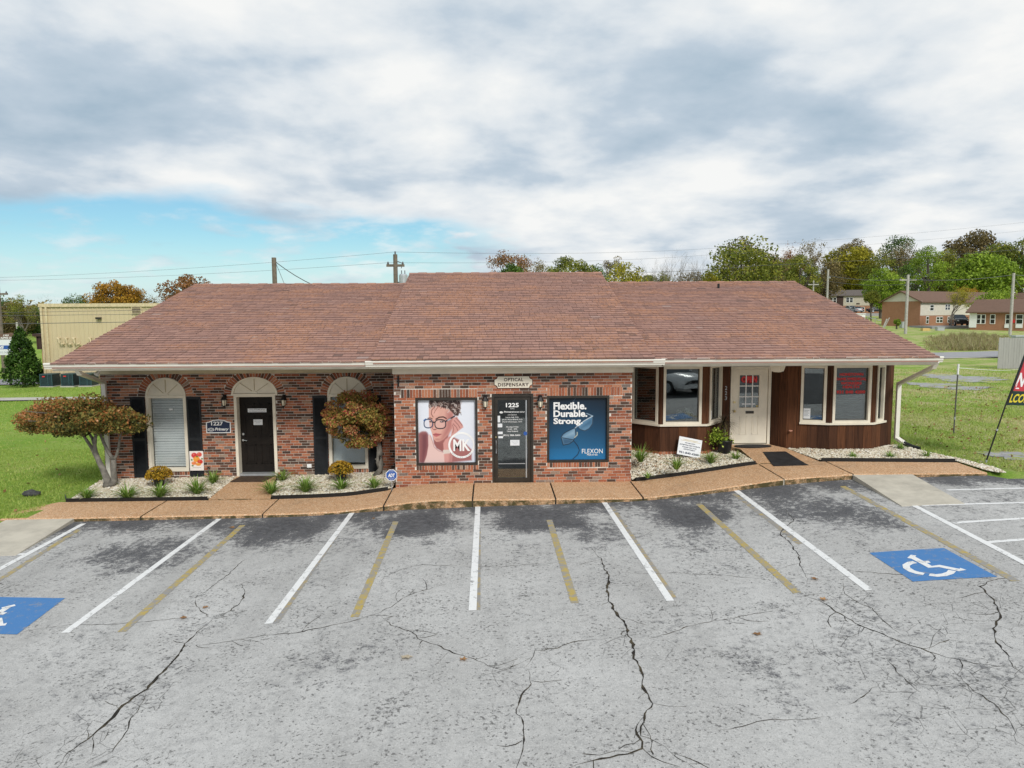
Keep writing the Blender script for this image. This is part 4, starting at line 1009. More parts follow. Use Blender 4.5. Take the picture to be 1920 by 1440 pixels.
    p.line([(.25,.355),(.29,.355)], .018, (26, 30, 38)); p.line([(.475,.345),(.56,.30),(.635,.262)], .022, (36, 40, 50)); p.line([(.10,.325),(.13,.305)], .020, (46, 90, 150)); p.line([(.52,.325),(.56,.305)], .022, (190, 196, 204), .8)
    p.poly([(.425,.80),(.55,.795),(.55,.855),(.435,.865)], (226, 216, 208), .008)
    for k in range(6): p.line([(.44+.018*k,.80),(.445+.018*k,.86)], .006, (170, 150, 140), .8)
    p.sheet('print', FC, x0, x1, z0, z1, -.070, t)
    w, h = x1-x0, z1-z0; U = lambda u, v: (x0+u*w, z1-v*h)
    m = MB(); cx, cz = U(.755, .725); ro, ri = .235*w, .200*w; N = 48
    for k in range(N):
        a, b = 2*math.pi*k/N, 2*math.pi*(k+1)/N; th = .045*w if math.sin((a+b)/2) < -.35 else 0
        m.add([FC(cx+(ri-th*0)*math.cos(a), cz+(ri)*math.sin(a), -.066), FC(cx+ro*math.cos(a), cz+ro*math.sin(a), -.066), FC(cx+ro*math.cos(b), cz+ro*math.sin(b), -.066), FC(cx+ri*math.cos(b), cz+ri*math.sin(b), -.066)], [(0,1,2,3)])
    m.build('logo_ring', white, t); m = MB()
    put_text(m, 'MK', FC, cx+.005, cz, .30*w, .20*h*.95, -.066, 0, bold=.03)
    for i, ch in enumerate('MICHAEL KORS'):
        if ch == ' ': continue
        a = math.radians(222+i*8.8); r = (ro+ri)/2
        put_text(m, ch, FC, cx+r*math.cos(a), cz+r*math.sin(a), .018*w*(1.3 if ch == 'M' else (.4 if ch == 'I' else 1)), .026*w, -.064, 1, rot=a+math.pi/2)
    m.build('lettering', [white, grey_p], t)
portrait_poster()
def blue_poster():
    x0, x1, z0, z1 = poster_frame(PO2, FC)
    t = thing('window_poster', 'blue poster with floating sunglasses and large white words', 'poster', ((x0+x1)/2, YC+.07, z0))
    p = Paint(150, 160); k = p.v[..., None]; p.c = np.array([20, 36, 52])*(1-k)+np.array([34, 106, 154])*k
    p.c = p.c*(1-.35*(np.abs(p.u-.55)*1.2)[..., None]*(1-k)); p.c = np.where((p.v > .82)[..., None], p.c*1.06, p.c)
    Q = lambda pts: [((x-1305)/550, (y-40)/590) for x, y in pts]
    L1 = Q([(1420,415),(1440,385),(1470,365),(1555,325),(1562,400),(1535,455),(1500,480),(1440,492)]); L2 = Q([(1580,312),(1640,262),(1700,228),(1725,216),(1722,290),(1690,335),(1648,357),(1600,342)])
    p.poly(L1, (96, 132, 160), .02); p.poly(Q([(1430,420),(1555,335),(1555,395)]), (150, 176, 194), .06, .7); p.poly(Q([(1435,430),(1530,440),(1520,470),(1445,485)]), (44, 78, 108), .04, .8)
    p.poly(L2, (92, 130, 160), .02); p.poly(Q([(1610,330),(1720,225),(1716,290)]), (52, 90, 120), .06, .7)
    p.line(L1+L1[:1], .012, (22, 34, 48)); p.line(L2+L2[:1], .010, (190, 205, 214), .8); p.line(L2[3:]+L2[:1], .011, (26, 38, 52))
    p.line(Q([(1555,328),(1640,262),(1725,214)]), .010, (206, 214, 220)); p.line(Q([(1665,190),(1725,216)]), .010, (170, 190, 204)); p.line(Q([(1550,420),(1575,395),(1575,370)]), .016, (214, 206, 180), .8)
    p.line(Q([(1430,420),(1540,442)]), .010, (20, 30, 44)); p.line(Q([(1540,450),(1580,500),(1597,545),(1580,585),(1535,626)]), .014, (22, 40, 60)); p.line(Q([(1560,40),(1540,70)]), .008, (120, 150, 175), .7)
    p.sheet('print', FC, x0, x1, z0, z1, -.070, t)
    m = MB(); w, h = x1-x0, z1-z0; U = lambda u, v: (x0+u*w, z1-v*h)
    for s_, u0, u1, v0, v1 in (('Flexible.', .075, .65, .07, .19), ('Durable.', .075, .665, .20, .31), ('Strong.', .075, .585, .325, .45)):
        a, b = U(u0, v1), U(u1, v0); put_text(m, s_, FC, (a[0]+b[0])/2, (a[1]+b[1])/2, b[0]-a[0], b[1]-a[1], -.066, 0, bold=.035); m.build('lettering', white, t); m = MB()
    a, b = U(.575, .905), U(.94, .83); put_text(m, 'FLEXON', FC, (a[0]+b[0])/2, (a[1]+b[1])/2, b[0]-a[0], b[1]-a[1], -.066, 0)
    a, b = U(.665, .938), U(.855, .913); put_text(m, 'Made to last.', FC, (a[0]+b[0])/2, (a[1]+b[1])/2, b[0]-a[0], b[1]-a[1], -.066, 0, bold=.02)
    m.build('lettering', white, t)
blue_poster()

# ---- right part: stained boards, bay windows, cream door
P0, P1, P2, P3 = (3.70, 18.9), (4.34, 18.25), (5.55, 18.25), (6.14, 18.9)
Q0, Q1, Q2, Q3, Q4, Q5 = (7.47, 18.9), (7.76, 18.55), (8.74, 18.22), (9.88, 18.22), (10.44, 18.62), (10.78, 18.9)
SID = bp('siding', MB().fbox(YF(YL), 3.42, .55, -.10, 6.36, 3.0, -.03).fbox(YF(YL), 7.47, .55, -.10, 10.7, 3.0, -.03), brownm) if False else None
def planks(A, B, zb, zt, ops, sid, w=.245):
    F, ln = facet(A, B); n = max(1, round(ln/w)); w = ln/n
    for i in range(n):
        a0, a1 = i*w+.003, (i+1)*w-.003; segs = [(a0, a1, zb, zt)]
        for (u0, u1, v0, v1) in ops:
            nx = []
            for (s, e, b, t) in segs:
                if e <= u0 or s >= u1: nx.append((s, e, b, t)); continue
                if s < u0: nx.append((s, u0, b, t))
                if e > u1: nx.append((u1, e, b, t))
                c0, c1 = max(s, u0), min(e, u1)
                if b < v0: nx.append((c0, c1, b, v0))
                if t > v1: nx.append((c0, c1, v1, t))
            segs = nx
        r = rb.uniform(.05, 1)
        for s, e, b, t in segs:
            if e-s > .02 and t-b > .02: MB().fbox(F, s, b, -.03, e, t, rb.uniform(-.002, .003), 0, r).build('plank', M['stained_wood'], sid)
def bay_window(A, B, u0, u1, z0, z1, name='window'):
    F, ln = facet(A, B); c = .065; m = MB()
    for q in ((u0, z0, u0+c, z1), (u1-c, z0, u1, z1), (u0+c, z1-c, u1-c, z1), (u0+c, z0, u1-c, z0+c)): m.fbox(F, q[0], q[1], -.10, q[2], q[3], .028)
    w = bp('window', m, cream); m = MB(); m.fbox(F, u0+c, z0+c, -.07, u1-c, z1-c, -.064); bp('pane', m, GLASS, w)
    m = MB()
    for q in ((u0+c, z0+c, u0+c+.02, z1-c), (u1-c-.02, z0+c, u1-c, z1-c), (u0+c+.02, z1-c-.02, u1-c-.02, z1-c), (u0+c+.02, z0+c, u1-c-.02, z0+c+.02)): m.fbox(F, q[0], q[1], -.063, q[2], q[3], -.045)
    bp('sash', m, simple('sash_dark', (.10, .095, .085), .5) if 'sash_dark' not in MATS else MATS['sash_dark'], w); return w, F
def bay(pts, wins, zb, zsill, base):
    m = MB(); sid = bp('siding', MB().fbox(facet(pts[0], pts[1])[0], 0, 3.0-.06, -.06, facet(pts[0], pts[1])[1], 2.995, -.031), brownm)
    out = []
    for i in range(len(pts)-1):
        ops = []
        for (k, u0, u1, z0, z1) in wins:
            if k == i: ops.append((u0, u1, z0, z1)); out.append(bay_window(pts[i], pts[i+1], u0, u1, z0, z1))
        planks(pts[i], pts[i+1], zb, 2.995, ops, sid)
    return sid, out
lf = math.dist(P0, P1); ff = math.dist(P1, P2); rf = math.dist(P2, P3)
SB1, W_B1 = bay([P0, P1, P2, P3, (6.36, 18.9)], [(0, .03, lf-.06, 1.40, 2.90), (1, .075, ff-.14, 1.40, 2.90), (2, .14, rf-.03, 1.40, 2.90)], .70, 1.4, None)
SB2, W_B2 = bay([Q0, Q1, Q2, Q3, Q4, Q5], [(1, .33, .95, 1.40, 2.89), (2, .075, 1.07, 1.40, 2.90), (3, .16, .56, 1.40, 2.89)], .66, 1.4, None)
def sill_band(pts, par):
    for a, b in zip(pts[:-1], pts[1:]):
        F, ln = facet(a, b); m = MB(); m.fbox(F, -.012, 1.355, -.02, ln+.012, 1.405, .052); bp('bay_sill', m, cream, par)
sill_band([P0, P1, P2, P3], SB1); sill_band([(Q1[0]+.31, Q1[1]-.105), Q2, Q3, (Q4[0]-.03, Q4[1]-.02)], SB2)
for a, b in ((P0, P1), (P1, P2), (P2, P3)):
    F, ln = facet(a, b); n = int(ln/.075); m = MB(); m.fbox(F, 0, .45, -.10, ln, .695, -.03); bw = bp('bay_base', m, mortar)
    for i in range(n): MB().fbox(F, i*ln/n+.006, .47, -.04, (i+1)*ln/n-.006, .692, -.016, 0, rb.uniform(.3, .85)).build('brick', brick_m, bw)
for a, b in ((Q1, Q2), (Q2, Q3), (Q3, Q4), (Q4, Q5)):
    F, ln = facet(a, b); m = MB(); m.fbox(F, 0, .45, -.10, ln, .655, -.012); bp('bay_base', m, M['far_brick'])
# wood lintel strip above the door, cream door
m = MB(); m.fbox(FL, 6.37, 2.84, -.03, 7.465, 2.995, .0); bp('door_header', m, brownm)
def cream_door():
    F = FL; x0, x1, z0, z1 = 6.375, 7.46, .75, 2.835; c = .07
    m = MB(); m.fbox(F, x0, z0, -.09, x0+c-.02, z1, .02); m.fbox(F, x1-c, z0, -.09, x1, z1, .02); m.fbox(F, x0+c-.02, z1-.075, -.09, x1-c, z1, .02); cas = bp('door_casing', m, cream)
    a0, a1, b0, b1 = x0+c-.012, x1-c-.008, z0+.02, z1-.08; g0, g1 = XW(1386.8, YL, 730), XW(1423.6, YL, 730); h0, h1 = ZW(764.3, YL, 1400), ZW(703.6, YL, 1400)
    m = MB()
    for q in ((a0, b0, a1, h0), (a0, h1, a1, b1), (a0, h0, g0, h1), (g1, h0, a1, h1)): m.fbox(F, q[0], q[1], -.055, q[2], q[3], -.015)
    for q in ((g0-.025, h0-.025, g1+.025, h0), (g0-.025, h1, g1+.025, h1+.025), (g0-.025, h0, g0, h1), (g1, h0, g1+.025, h1)): m.fbox(F, q[0], q[1], -.015, q[2], q[3], -.004)
    d = bp('door', m, cream)
    for i in range(3):
        for j in range(3):
            u0, u1 = g0+(g1-g0)*i/3+.012, g0+(g1-g0)*(i+1)/3-.012; v0, v1 = h0+(h1-h0)*j/3+.012, h0+(h1-h0)*(j+1)/3-.012
            m = MB(); m.fbox(F, u0, v0, -.04, u1, v1, -.034); bp('pane', m, GLASS, d)
    m = MB()
    for i in (1, 2): m.fbox(F, g0+(g1-g0)*i/3-.012, h0, -.045, g0+(g1-g0)*i/3+.012, h1, -.012); m.fbox(F, g0, h0+(h1-h0)*i/3-.012, -.044, g1, h0+(h1-h0)*i/3+.012, -.013)
    bp('muntin', m, white, d)
    m = MB(); put_text(m, 'OPEN', F, (g0+g1)/2, h1-.115, .42, .17, -.030, 0, bold=.07); bp('lettering', m, red_p, d)
    m = MB(); m.prism(F, [((g0+g1)/2+.24*math.cos(k*math.pi/8), h1-.115+.11*math.sin(k*math.pi/8)) for k in range(16)], -.0335, -.0315); bp('sign_backing', m, simple('dark_red', (.16, .01, .012), .6), d)
    m = MB(); m.fbox(F, g0+.08, h0+.075, -.0335, g1-.09, h0+.11, -.030); bp('sticker', m, paper, d)
    m = MB(); m.prism(F, [(g1-.035+.028*math.cos(k*math.pi/5), h0+.035+.028*math.sin(k*math.pi/5)) for k in range(10)], -.033, -.03); bp('sticker', m, gold_p, d)
    for (u0, u1) in ((g0+.02, g0+.21), (g1-.17, g1)):
        m = MB(); v0, v1 = b0+.24, b0+.72
        for q in ((u0, v0, u1, v0+.014), (u0, v1-.014, u1, v1), (u0, v0, u0+.014, v1), (u1-.014, v0, u1, v1)): m.fbox(F, q[0], q[1], -.015, q[2], q[3], -.006)
        m.fbox(F, u0+.04, v0+.04, -.015, u1-.04, v1-.04, -.009); bp('door_panel', m, cream, d)
    mx, mz = XW(1406, YL, 772), ZW(773, YL, 1406); m = MB(); m.fbox(F, mx-.11, mz-.035, -.015, mx+.11, mz+.035, -.006); m.fbox(F, mx-.085, mz-.018, -.006, mx+.085, mz+.018, -.002); bp('mail_slot', m, bronze, d)
    kx = a0+.055; m = MB(); c = F(kx, ZW(770.6, YL, 1380), .03); m.lathe([(.01,-.035),(.028,-.02),(.034,0),(.028,.02),(.01,.035)], c, 12); bp('door_handle', m, brass, d)
    m = MB(); m.tube([F(kx, ZW(754.3, YL, 1380), -.015), F(kx, ZW(754.3, YL, 1380), .012)], .03, 12); bp('deadbolt', m, brass, d)
    m = MB(); m.fbox(F, x0, .70, -.12, x1, .752, .04); bp('threshold', m, concrete, cas)
cream_door()
def num223():
    m = MB()
    for i, ch in enumerate('223'): put_text(m, ch, FL, 6.25, ZW(727.5+i*9.5, YL, 1360), .055, .10, .012, 0)
    t = tag(m.build('house_number', galv), 'small metal digits 223 stacked on dark wood board beside cream door', 'number')
num223()
def window_graphics():
    w, F = W_B2[1]; m = MB(); cx = .075+.4975
    for s_, z, ww, h in (('HOMETOWN', 2.66, .62, .075), ('FAMILYMEDICAL', 2.54, .80, .075), ('WORKERS', 2.43, .55, .075), ('HEALTH', 2.335, .43, .07), ('931 840 4200', 2.20, .76, .085)): put_text(m, s_, F, cx, z, ww, h, -.060, 0, bold=.045); bp('lettering', m, red_p, w); m = MB()
    for i in range(26):
        m = MB(); z = 1.50+i*.05; m.fbox(F, .16, z, -.17, .98, z+.030, -.165); bp('slat', m, grey_p if 'blind_grey' not in MATS else MATS['blind_grey'], w)
    w, F = W_B2[0]; m = MB(); m.fbox(F, .41, 1.49, -.062, .585, 1.76, -.058, 0)
    for k in range(5): m.fbox(F, .435, 1.70-.035*k, -.058, .56-.03*(k % 2), 1.712-.035*k, -.0565, 1)
    bp('window_notice', m, [paper, grey_p], w)
    w, F = W_B1[2]; m = MB(); m.fbox(F, .27, 1.48, -.062, .42, 1.70, -.058, 0); m.fbox(F, .30, 1.60, -.058, .35, 1.68, -.0565, 1); bp('window_notice', m, [paper, grey_p], w)
simple('blind_grey', (.11, .13, .145), .6)
window_graphics()
m = MB(); m.box(3.75, YL-.02, 1.30, 6.1, YL+.4, 1.36); m.add([(4.1,18.6,1.30),(4.38,18.33,1.30),(5.5,18.33,1.30),(5.8,18.6,1.30),(6.0,18.9,1.30),(3.8,18.9,1.30),(4.1,18.6,1.355),(4.38,18.33,1.355),(5.5,18.33,1.355),(5.8,18.6,1.355),(6.0,18.9,1.355),(3.8,18.9,1.355)], [(5,4,3,2,1,0),(6,7,8,9,10,11),(0,1,7,6),(1,2,8,7),(2,3,9,8)]); bp('window_ledge', m, white)

# ---- fixtures and signs on the walls
def lantern(px, py, F, Y, label):
    c = W(px, py, Y); t = thing('wall_lantern', label, 'lantern', (c.x, Y, c.z), 'black wall lanterns')
    x, z = c.x, c.z; y = Y-.10
    m = MB(); m.box(x-.045, Y-.012, z+.02, x+.045, Y-.035, z+.20); m.tube([(x, Y-.03, z+.16), (x, y+.02, z+.20), (x, y, z+.17)], .014, 8); m.build('bracket', black, t)
    m = MB(); m.lathe([(.02, .175), (.035, .16), (.085, .085), (.088, .07), (.07, .065)], (x, y, z), 6); m.build('cap', black, t)
    m = MB(); m.lathe([(.066, .065), (.045, -.075)], (x, y, z), 6); m.build('glass', lampglass, t)
    m = MB()
    for k in range(6):
        a = k*math.pi/3; m.tube([(x+.070*math.cos(a), y+.070*math.sin(a), z+.07), (x+.047*math.cos(a), y+.047*math.sin(a), z-.078)], .006, 4)
    m.lathe([(.05, -.075), (.04, -.09), (.012, -.12), (.006, -.16)], (x, y, z), 8); m.build('cage', black, t)
lantern(422.5, 754, FL, YL, 'black wall lantern between number plaque 1227 and the dark door'); lantern(533.5, 754, FL, YL, 'black wall lantern on the brick right of the dark panelled door')
lantern(910, 756, FC, YC, 'black wall lantern between portrait poster and glass door'); lantern(1012.7, 756, FC, YC, 'black wall lantern between glass door and blue poster')
def wall_signs():
    c = W(962.5, 716.3, YC); w, h = .90, .275; n = .018
    t = thing('shop_sign', 'cream sign with notched corners over the glass door, brown capital letters', 'sign', (c.x, YC, c.z))
    def notch(w, h, r):
        P = []
        for sx, sz, a0 in ((1,1,270), (-1,1,0), (-1,-1,90), (1,-1,180)):
            for k in range(7):
                a = math.radians(a0-90*k/6); P.append((c.x+sx*w/2+r*math.cos(a), c.z+sz*h/2+r*math.sin(a)))
        return P
    P = notch(w, h, .075)
    ctr = (c.x, c.z); P = sorted(P, key=lambda q: math.atan2(q[1]-ctr[1], q[0]-ctr[0]))
    m = MB(); m.prism(FC, P, .013, .030); m.build('board', cream, t)
    Pb = [(ctr[0]+(x-ctr[0])*1.035, ctr[1]+(z-ctr[1])*1.09) for x, z in P]; m = MB(); m.prism(FC, Pb, .0125, .022); m.build('border', brownm, t)
    m = MB(); put_text(m, 'OPTICAL', FC, c.x+.005, c.z+.062, .46, .085, .033, 0, bold=.03, space=1.15); put_text(m, 'DISPENSARY', FC, c.x, c.z-.062, .74, .085, .033, 0, bold=.03, space=1.15); m.build('lettering', brownm, t)
    c = W(410.4, 799, YL); w, h = .64, .36
    t = thing('number_plaque', 'dark blue arched plaque reading 1227 beside the dark door', 'plaque', (c.x, YL, c.z))
    arch = lambda w, h: [(c.x-w/2, c.z-h/2), (c.x+w/2, c.z-h/2), (c.x+w/2, c.z+h*.30), (c.x+w*.38, c.z+h*.34), (c.x+w*.22, c.z+h*.46), (c.x, c.z+h*.5), (c.x-w*.22, c.z+h*.46), (c.x-w*.38, c.z+h*.34), (c.x-w/2, c.z+h*.30)]
    m = MB(); m.prism(FL, arch(w, h), .013, .030); m.build('border', white, t); m = MB(); m.prism(FL, arch(w-.05, h-.05), .030, .034); m.build('face', navy, t)
    m = MB(); put_text(m, '1227', FL, c.x-.03, c.z+.075, .31, .105, .037, 0, bold=.03); put_text(m, 'Primary', FL, c.x+.085, c.z-.085, .36, .10, .037, 0, bold=.03, shear=.3)
    for k in range(20):
        a, b = 2*math.pi*k/20, 2*math.pi*(k+1)/20
        for (ro, ri) in ((.085, .066), (.045, .028)): m.add([FL(c.x-.195+ri*math.cos(a), c.z-.085+ri*.55*math.sin(a), .037), FL(c.x-.195+ro*math.cos(a), c.z-.085+ro*.55*math.sin(a), .037), FL(c.x-.195+ro*math.cos(b), c.z-.085+ro*.55*math.sin(b), .037), FL(c.x-.195+ri*math.cos(b), c.z-.085+ri*.55*math.sin(b), .037)], [(0,1,2,3)])
    m.build('lettering', white, t)
    # hanging bracket, hose tap, cable box, porch lamp
    c = W(747, 714, YC); m = MB(); x, z = c.x, c.z
    m.box(x-.018, YC-.012, z-.13, x+.018, YC-.03, z+.13); m.tube([(x, YC-.03, z+.10), (x, YC-.10, z+.12), (x, YC-.16, z+.08), (x, YC-.15, z+.04)], .012, 6); m.tube([(x, YC-.03, z-.10), (x, YC-.08, z-.06), (x, YC-.12, z-.09)], .012, 6); m.tube([(x,YC-.03,z),(x,YC-.09,z+.02)], .01, 6)
    tag(m.build('sign_bracket', black), 'small black scrolled iron bracket on brick beside the frieze', 'bracket')
    c = W(393, 878, YL); m = MB(); m.tube([(c.x, YL-.01, c.z), (c.x, YL-.09, c.z), (c.x, YL-.11, c.z-.06)], .016, 8); m.tube([(c.x-.04, YL-.07, c.z+.05), (c.x+.04, YL-.07, c.z+.05)], .014, 8); m.tube([(c.x, YL-.07, c.z), (c.x, YL-.07, c.z+.05)], .010, 6); tag(m.build('hose_tap', bronze), 'small metal hose tap low on the brick wall', 'tap')
    c = W(581, 873, YL); m = MB(); m.box(c.x-.06, YL-.013, c.z-.045, c.x+.055, YL-.06, c.z+.05); m.box(c.x-.05, YL-.06, c.z-.035, c.x+.045, YL-.07, c.z+.04); tag(m.build('utility_box', white), 'small white outlet box low on the brick beside a black shutter', 'box')
    t = thing('porch_light', 'square cream ceiling lamp under the eave before the cream door', 'lamp', (7.0, 17.35, 3.0))
    m = MB(); m.lathe([(.20, .0), (.20, -.03), (.15, -.17), (.13, -.17)], (7.0, 17.35, 2.999), 4); m.build('frame', cream, t); m = MB(); m.lathe([(.115, -.165), (.10, -.185)], (7.0, 17.35, 2.999), 4); m.build('lens', lampglass, t)
    t = thing('flood_light', 'small white flood lamp under the eave corner by the downspout', 'lamp', (-9.45, 17.6, 3.0))
    m = MB(); m.tube([(-9.45,17.6,3.0),(-9.45,17.6,2.93)], .035, 8); m.build('mount', white, t); m = MB(); m.tube([(-9.45,17.6,2.94),(-9.47,17.5,2.86)], [.03,.06], 10); m.build('head', headl, t)
    c = W(1480.5, 807, 18.5); m = MB(); m.tube([(c.x,18.5,c.z),(c.x,18.42,c.z)], .022, 8); m.tube([(c.x-.045,18.44,c.z),(c.x+.045,18.44,c.z)], .016, 8); tag(m.build('hose_tap', simple('rusty_tap', (.45,.22,.15), .6)), 'rusty pink tap on the brown wood siding', 'tap')
wall_signs()
# ---------------------------------------------------------------- plants
def leaves(name, C, size, rnd, mat, parent=None, flat=0.0, aspect=.62, out=None):
    n = len(C); a = RNG.normal(size=(n, 3)); a[:, 2] *= (1-flat); 
    if out is not None: a += out*.6
    a /= np.linalg.norm(a, axis=1)[:, None]
    b = RNG.normal(size=(n, 3)); b -= a*np.sum(a*b, 1)[:, None]; b /= np.linalg.norm(b, axis=1)[:, None]; c = np.cross(a, b)
    s = np.asarray(size)[:, None]*np.ones((n, 1))
    V = np.stack([C-b*s, C+c*s*aspect+a*s*.18, C+b*s, C-c*s*aspect+a*s*.18], 1).reshape(-1, 3)
    return fast(name, V, np.arange(n*4).reshape(n, 4), mat, parent, rnd=np.clip(rnd, .004, 1))
def clump_pts(clumps, per, shell=.55):
    C, R, O = [], [], []
    for (c, r, t) in clumps:
        k = int(per*max(.4, min(2.2, r[0]*r[0]/(clumps[0][1][0]**2+1e-9)))) if True else per
        d = RNG.normal(size=(k, 3)); d /= np.linalg.norm(d, axis=1)[:, None]; q = RNG.uniform(shell**3, 1, k)**(1/3)
        P = np.array(c)+d*q[:, None]*np.array(r); C.append(P); R.append(t+.20*RNG.normal(size=k)+.10*d[:, 2]*0); O.append(d)
    return np.concatenate(C), np.concatenate(R), np.concatenate(O)
def branch(mb, p, d, L, r, depth, spread, seg=3, up=.1, n=5, kids=3, rg=random):
    p = Vector(p); d = Vector(d).normalized(); path = [p.copy()]; rad = [r]
    for i in range(seg):
        d = (d+Vector((rg.uniform(-1,1), rg.uniform(-1,1), rg.uniform(-.6,1)*.8+up))*.16).normalized(); p = p+d*L/seg; path.append(p.copy()); rad.append(r*(1-.45*(i+1)/seg))
    mb.tube(path, rad, n, cap=False); ends = [p.copy()]
    if depth > 0:
        for k in range(kids):
            q = path[rg.randint(max(1, seg-2), seg)]; nd = (d+Vector((rg.uniform(-1,1), rg.uniform(-1,1), rg.uniform(-.5,.8)))*spread).normalized()
            ends += branch(mb, q, nd, L*rg.uniform(.55, .8), rad[-1]*rg.uniform(.6, .85), depth-1, spread, seg, up, max(3, n-1), kids, rg)
    return ends
def ptz(px, py, z):
    d = ray(px, py); k = (z-H)/d[2]; return Vector((d[0]*k, d[1]*k, z))
def maples():
    Yt = 18.15; base = Vector((-9.72, Yt, bed_z(-9.7, Yt)-.02))
    t = thing('maple_tree', 'low spreading maple with rusty flat crown and pale forked trunk', 'tree', base)
    c2 = lambda x, y, Y=Yt: W(20+x/6.546, 720+y/6.546, Y)
    m = MB()
    m.tube([base, c2(1190,1180), c2(1140,1060), c2(1085,950), c2(1045,850), c2(1030,760), c2(1040,650,Yt-.1), c2(1060,560,Yt-.1)], [0.117,0.090,0.074,0.066,0.058,0.047,0.039,0.023], 9)
    m.tube([c2(1085,950), c2(1040,880), c2(1000,790), c2(940,700), c2(880,610), c2(780,540,Yt-.2), c2(600,480,Yt-.3)], [0.055,0.048,0.044,0.039,0.035,0.027,0.012], 8)
    m.tube([c2(1030,760), c2(1000,660,Yt+.15), c2(960,600,Yt+.3), c2(900,520,Yt+.5)], [0.039,0.035,0.031,0.016], 7)
    m.tube([base+Vector((.06,.02,0)), c2(1275,1180), c2(1265,1060), c2(1265,930)], [0.101,0.082,0.066,0.058], 9)
    m.tube([c2(1265,930), c2(1200,840), c2(1150,740), c2(1110,640), c2(1090,540)], [0.047,0.043,0.039,0.035,0.016], 8)
    m.tube([c2(1265,930), c2(1300,880), c2(1325,780), c2(1340,660), c2(1370,540), c2(1450,480)], [0.043,0.039,0.033,0.028,0.022,0.009], 8)
    rr = random.Random(3)
    for k in range(16):
        a = c2(rr.uniform(850, 1350), rr.uniform(480, 600), Yt+rr.uniform(-.3, .3)); b = c2(rr.uniform(150, 1550), rr.uniform(280, 560), Yt+rr.uniform(-.9, .6)); m.tube([a, a.lerp(b, .5)+Vector((0,0,.08)), b], [.028, .018, .006], 5)
    m.build('trunk', bark, t, True)
    cl = []
    for k in range(150):
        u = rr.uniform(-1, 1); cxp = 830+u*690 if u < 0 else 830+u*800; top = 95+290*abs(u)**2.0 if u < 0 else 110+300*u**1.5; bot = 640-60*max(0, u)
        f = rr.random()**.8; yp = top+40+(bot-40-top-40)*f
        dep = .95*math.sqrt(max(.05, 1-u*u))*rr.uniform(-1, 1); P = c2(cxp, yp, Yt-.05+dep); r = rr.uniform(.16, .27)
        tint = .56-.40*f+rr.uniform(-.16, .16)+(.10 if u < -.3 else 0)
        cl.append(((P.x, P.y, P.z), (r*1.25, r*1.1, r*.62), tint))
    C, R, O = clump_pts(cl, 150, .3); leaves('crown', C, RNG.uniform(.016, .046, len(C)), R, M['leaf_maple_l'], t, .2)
    Yt = 18.5; base = Vector((-3.03, Yt, bed_z(-3, Yt)-.02)); c3 = lambda x, y, Y=Yt: W(580+x/6.856, 720+y/6.856, Y)
    t = thing('maple_tree', 'small round maple with red and olive leaves in front of pale window', 'tree', base)
    m = MB(); m.tube([base, c3(915,1100), c3(925,1000), c3(915,900), c3(905,820), c3(880,700), c3(800,560), c3(700,450)], [.085,.072,.066,.062,.055,.045,.03,.012], 9)
    m.tube([c3(905,1080), c3(875,1010), c3(880,940), c3(885,860), c3(880,800)], [.05,.042,.04,.036,.03], 7); m.tube([c3(880,950), c3(845,970)], [.03,.016], 6)
    m.tube([c3(890,780), c3(760,700,Yt-.2), c3(560,720,Yt-.3), c3(400,690,Yt-.3)], [.03,.024,.016,.006], 6); m.tube([c3(890,760), c3(940,600), c3(930,420), c3(880,260)], [.035,.03,.02,.008], 6); m.tube([c3(860,680), c3(650,600), c3(450,540), c3(300,520)], [.028,.02,.012,.005], 6)
    for k in range(14): a = c3(rr.uniform(500,900), rr.uniform(450,680), Yt); b = c3(rr.uniform(230,1000), rr.uniform(150,700), Yt+rr.uniform(-.6,.3)); m.tube([a, b], [.012,.004], 4)
    m.build('trunk', bark, t, True); cl = []
    for k in range(150):
        an = rr.uniform(0, 2*math.pi); q = math.sqrt(rr.random()); x = 610+q*math.cos(an)*390; y = 455+q*math.sin(an)*335
        if 380 < x < 700 and 540 < y < 700 and rr.random() < .5: continue
        dep = .75*math.sqrt(max(.04, 1-q*q))*rr.uniform(-1, .6); P = c3(x, y, Yt-.1+dep); r = rr.uniform(.10, .19)
        tint = rr.uniform(.25, .62)+(.30 if rr.random() < .15 else 0)
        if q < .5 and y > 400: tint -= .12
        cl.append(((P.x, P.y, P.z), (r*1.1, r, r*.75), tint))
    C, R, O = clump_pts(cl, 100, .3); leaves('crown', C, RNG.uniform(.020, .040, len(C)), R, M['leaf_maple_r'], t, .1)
maples()
def tuft(px, py, z, L, n, label, seed, mat='leaf_blade', spread=.9):
    b = ptz(px, py, z); z = bed_z(b.x, b.y)
    b = ptz(px, py, z-.005); rg = np.random.default_rng(seed); V = []; F = []; R = []
    for i in range(n):
        a = rg.uniform(0, 2*math.pi); l = L*rg.uniform(.6, 1.1); w = rg.uniform(.008, .014); lean = rg.uniform(.15, 1)*spread
        d = np.array([math.cos(a), math.sin(a), 0]); s = np.array([-d[1], d[0], 0]); o = np.array(b)+d*rg.uniform(0, .05); k0 = len(V)
        for j in range(5):
            u = j/4; p = o+d*l*lean*u**1.3+np.array([0, 0, l*(u-.55*lean*u*u)]); ww = w*(1-u**2)+.001
            V += [p-s*ww, p+s*ww]
        r = rg.uniform(.1, .95)
        for j in range(4): F.append((k0+2*j, k0+2*j+1, k0+2*j+3, k0+2*j+2)); R.append(r)
    o = fast('grass_tuft', np.array(V), np.array(F), M[mat], rnd=np.array(R)); tag(o, label, 'grass tuft', 'green tufts planted in the gravel beds')
TB = 'arching green grass tuft '
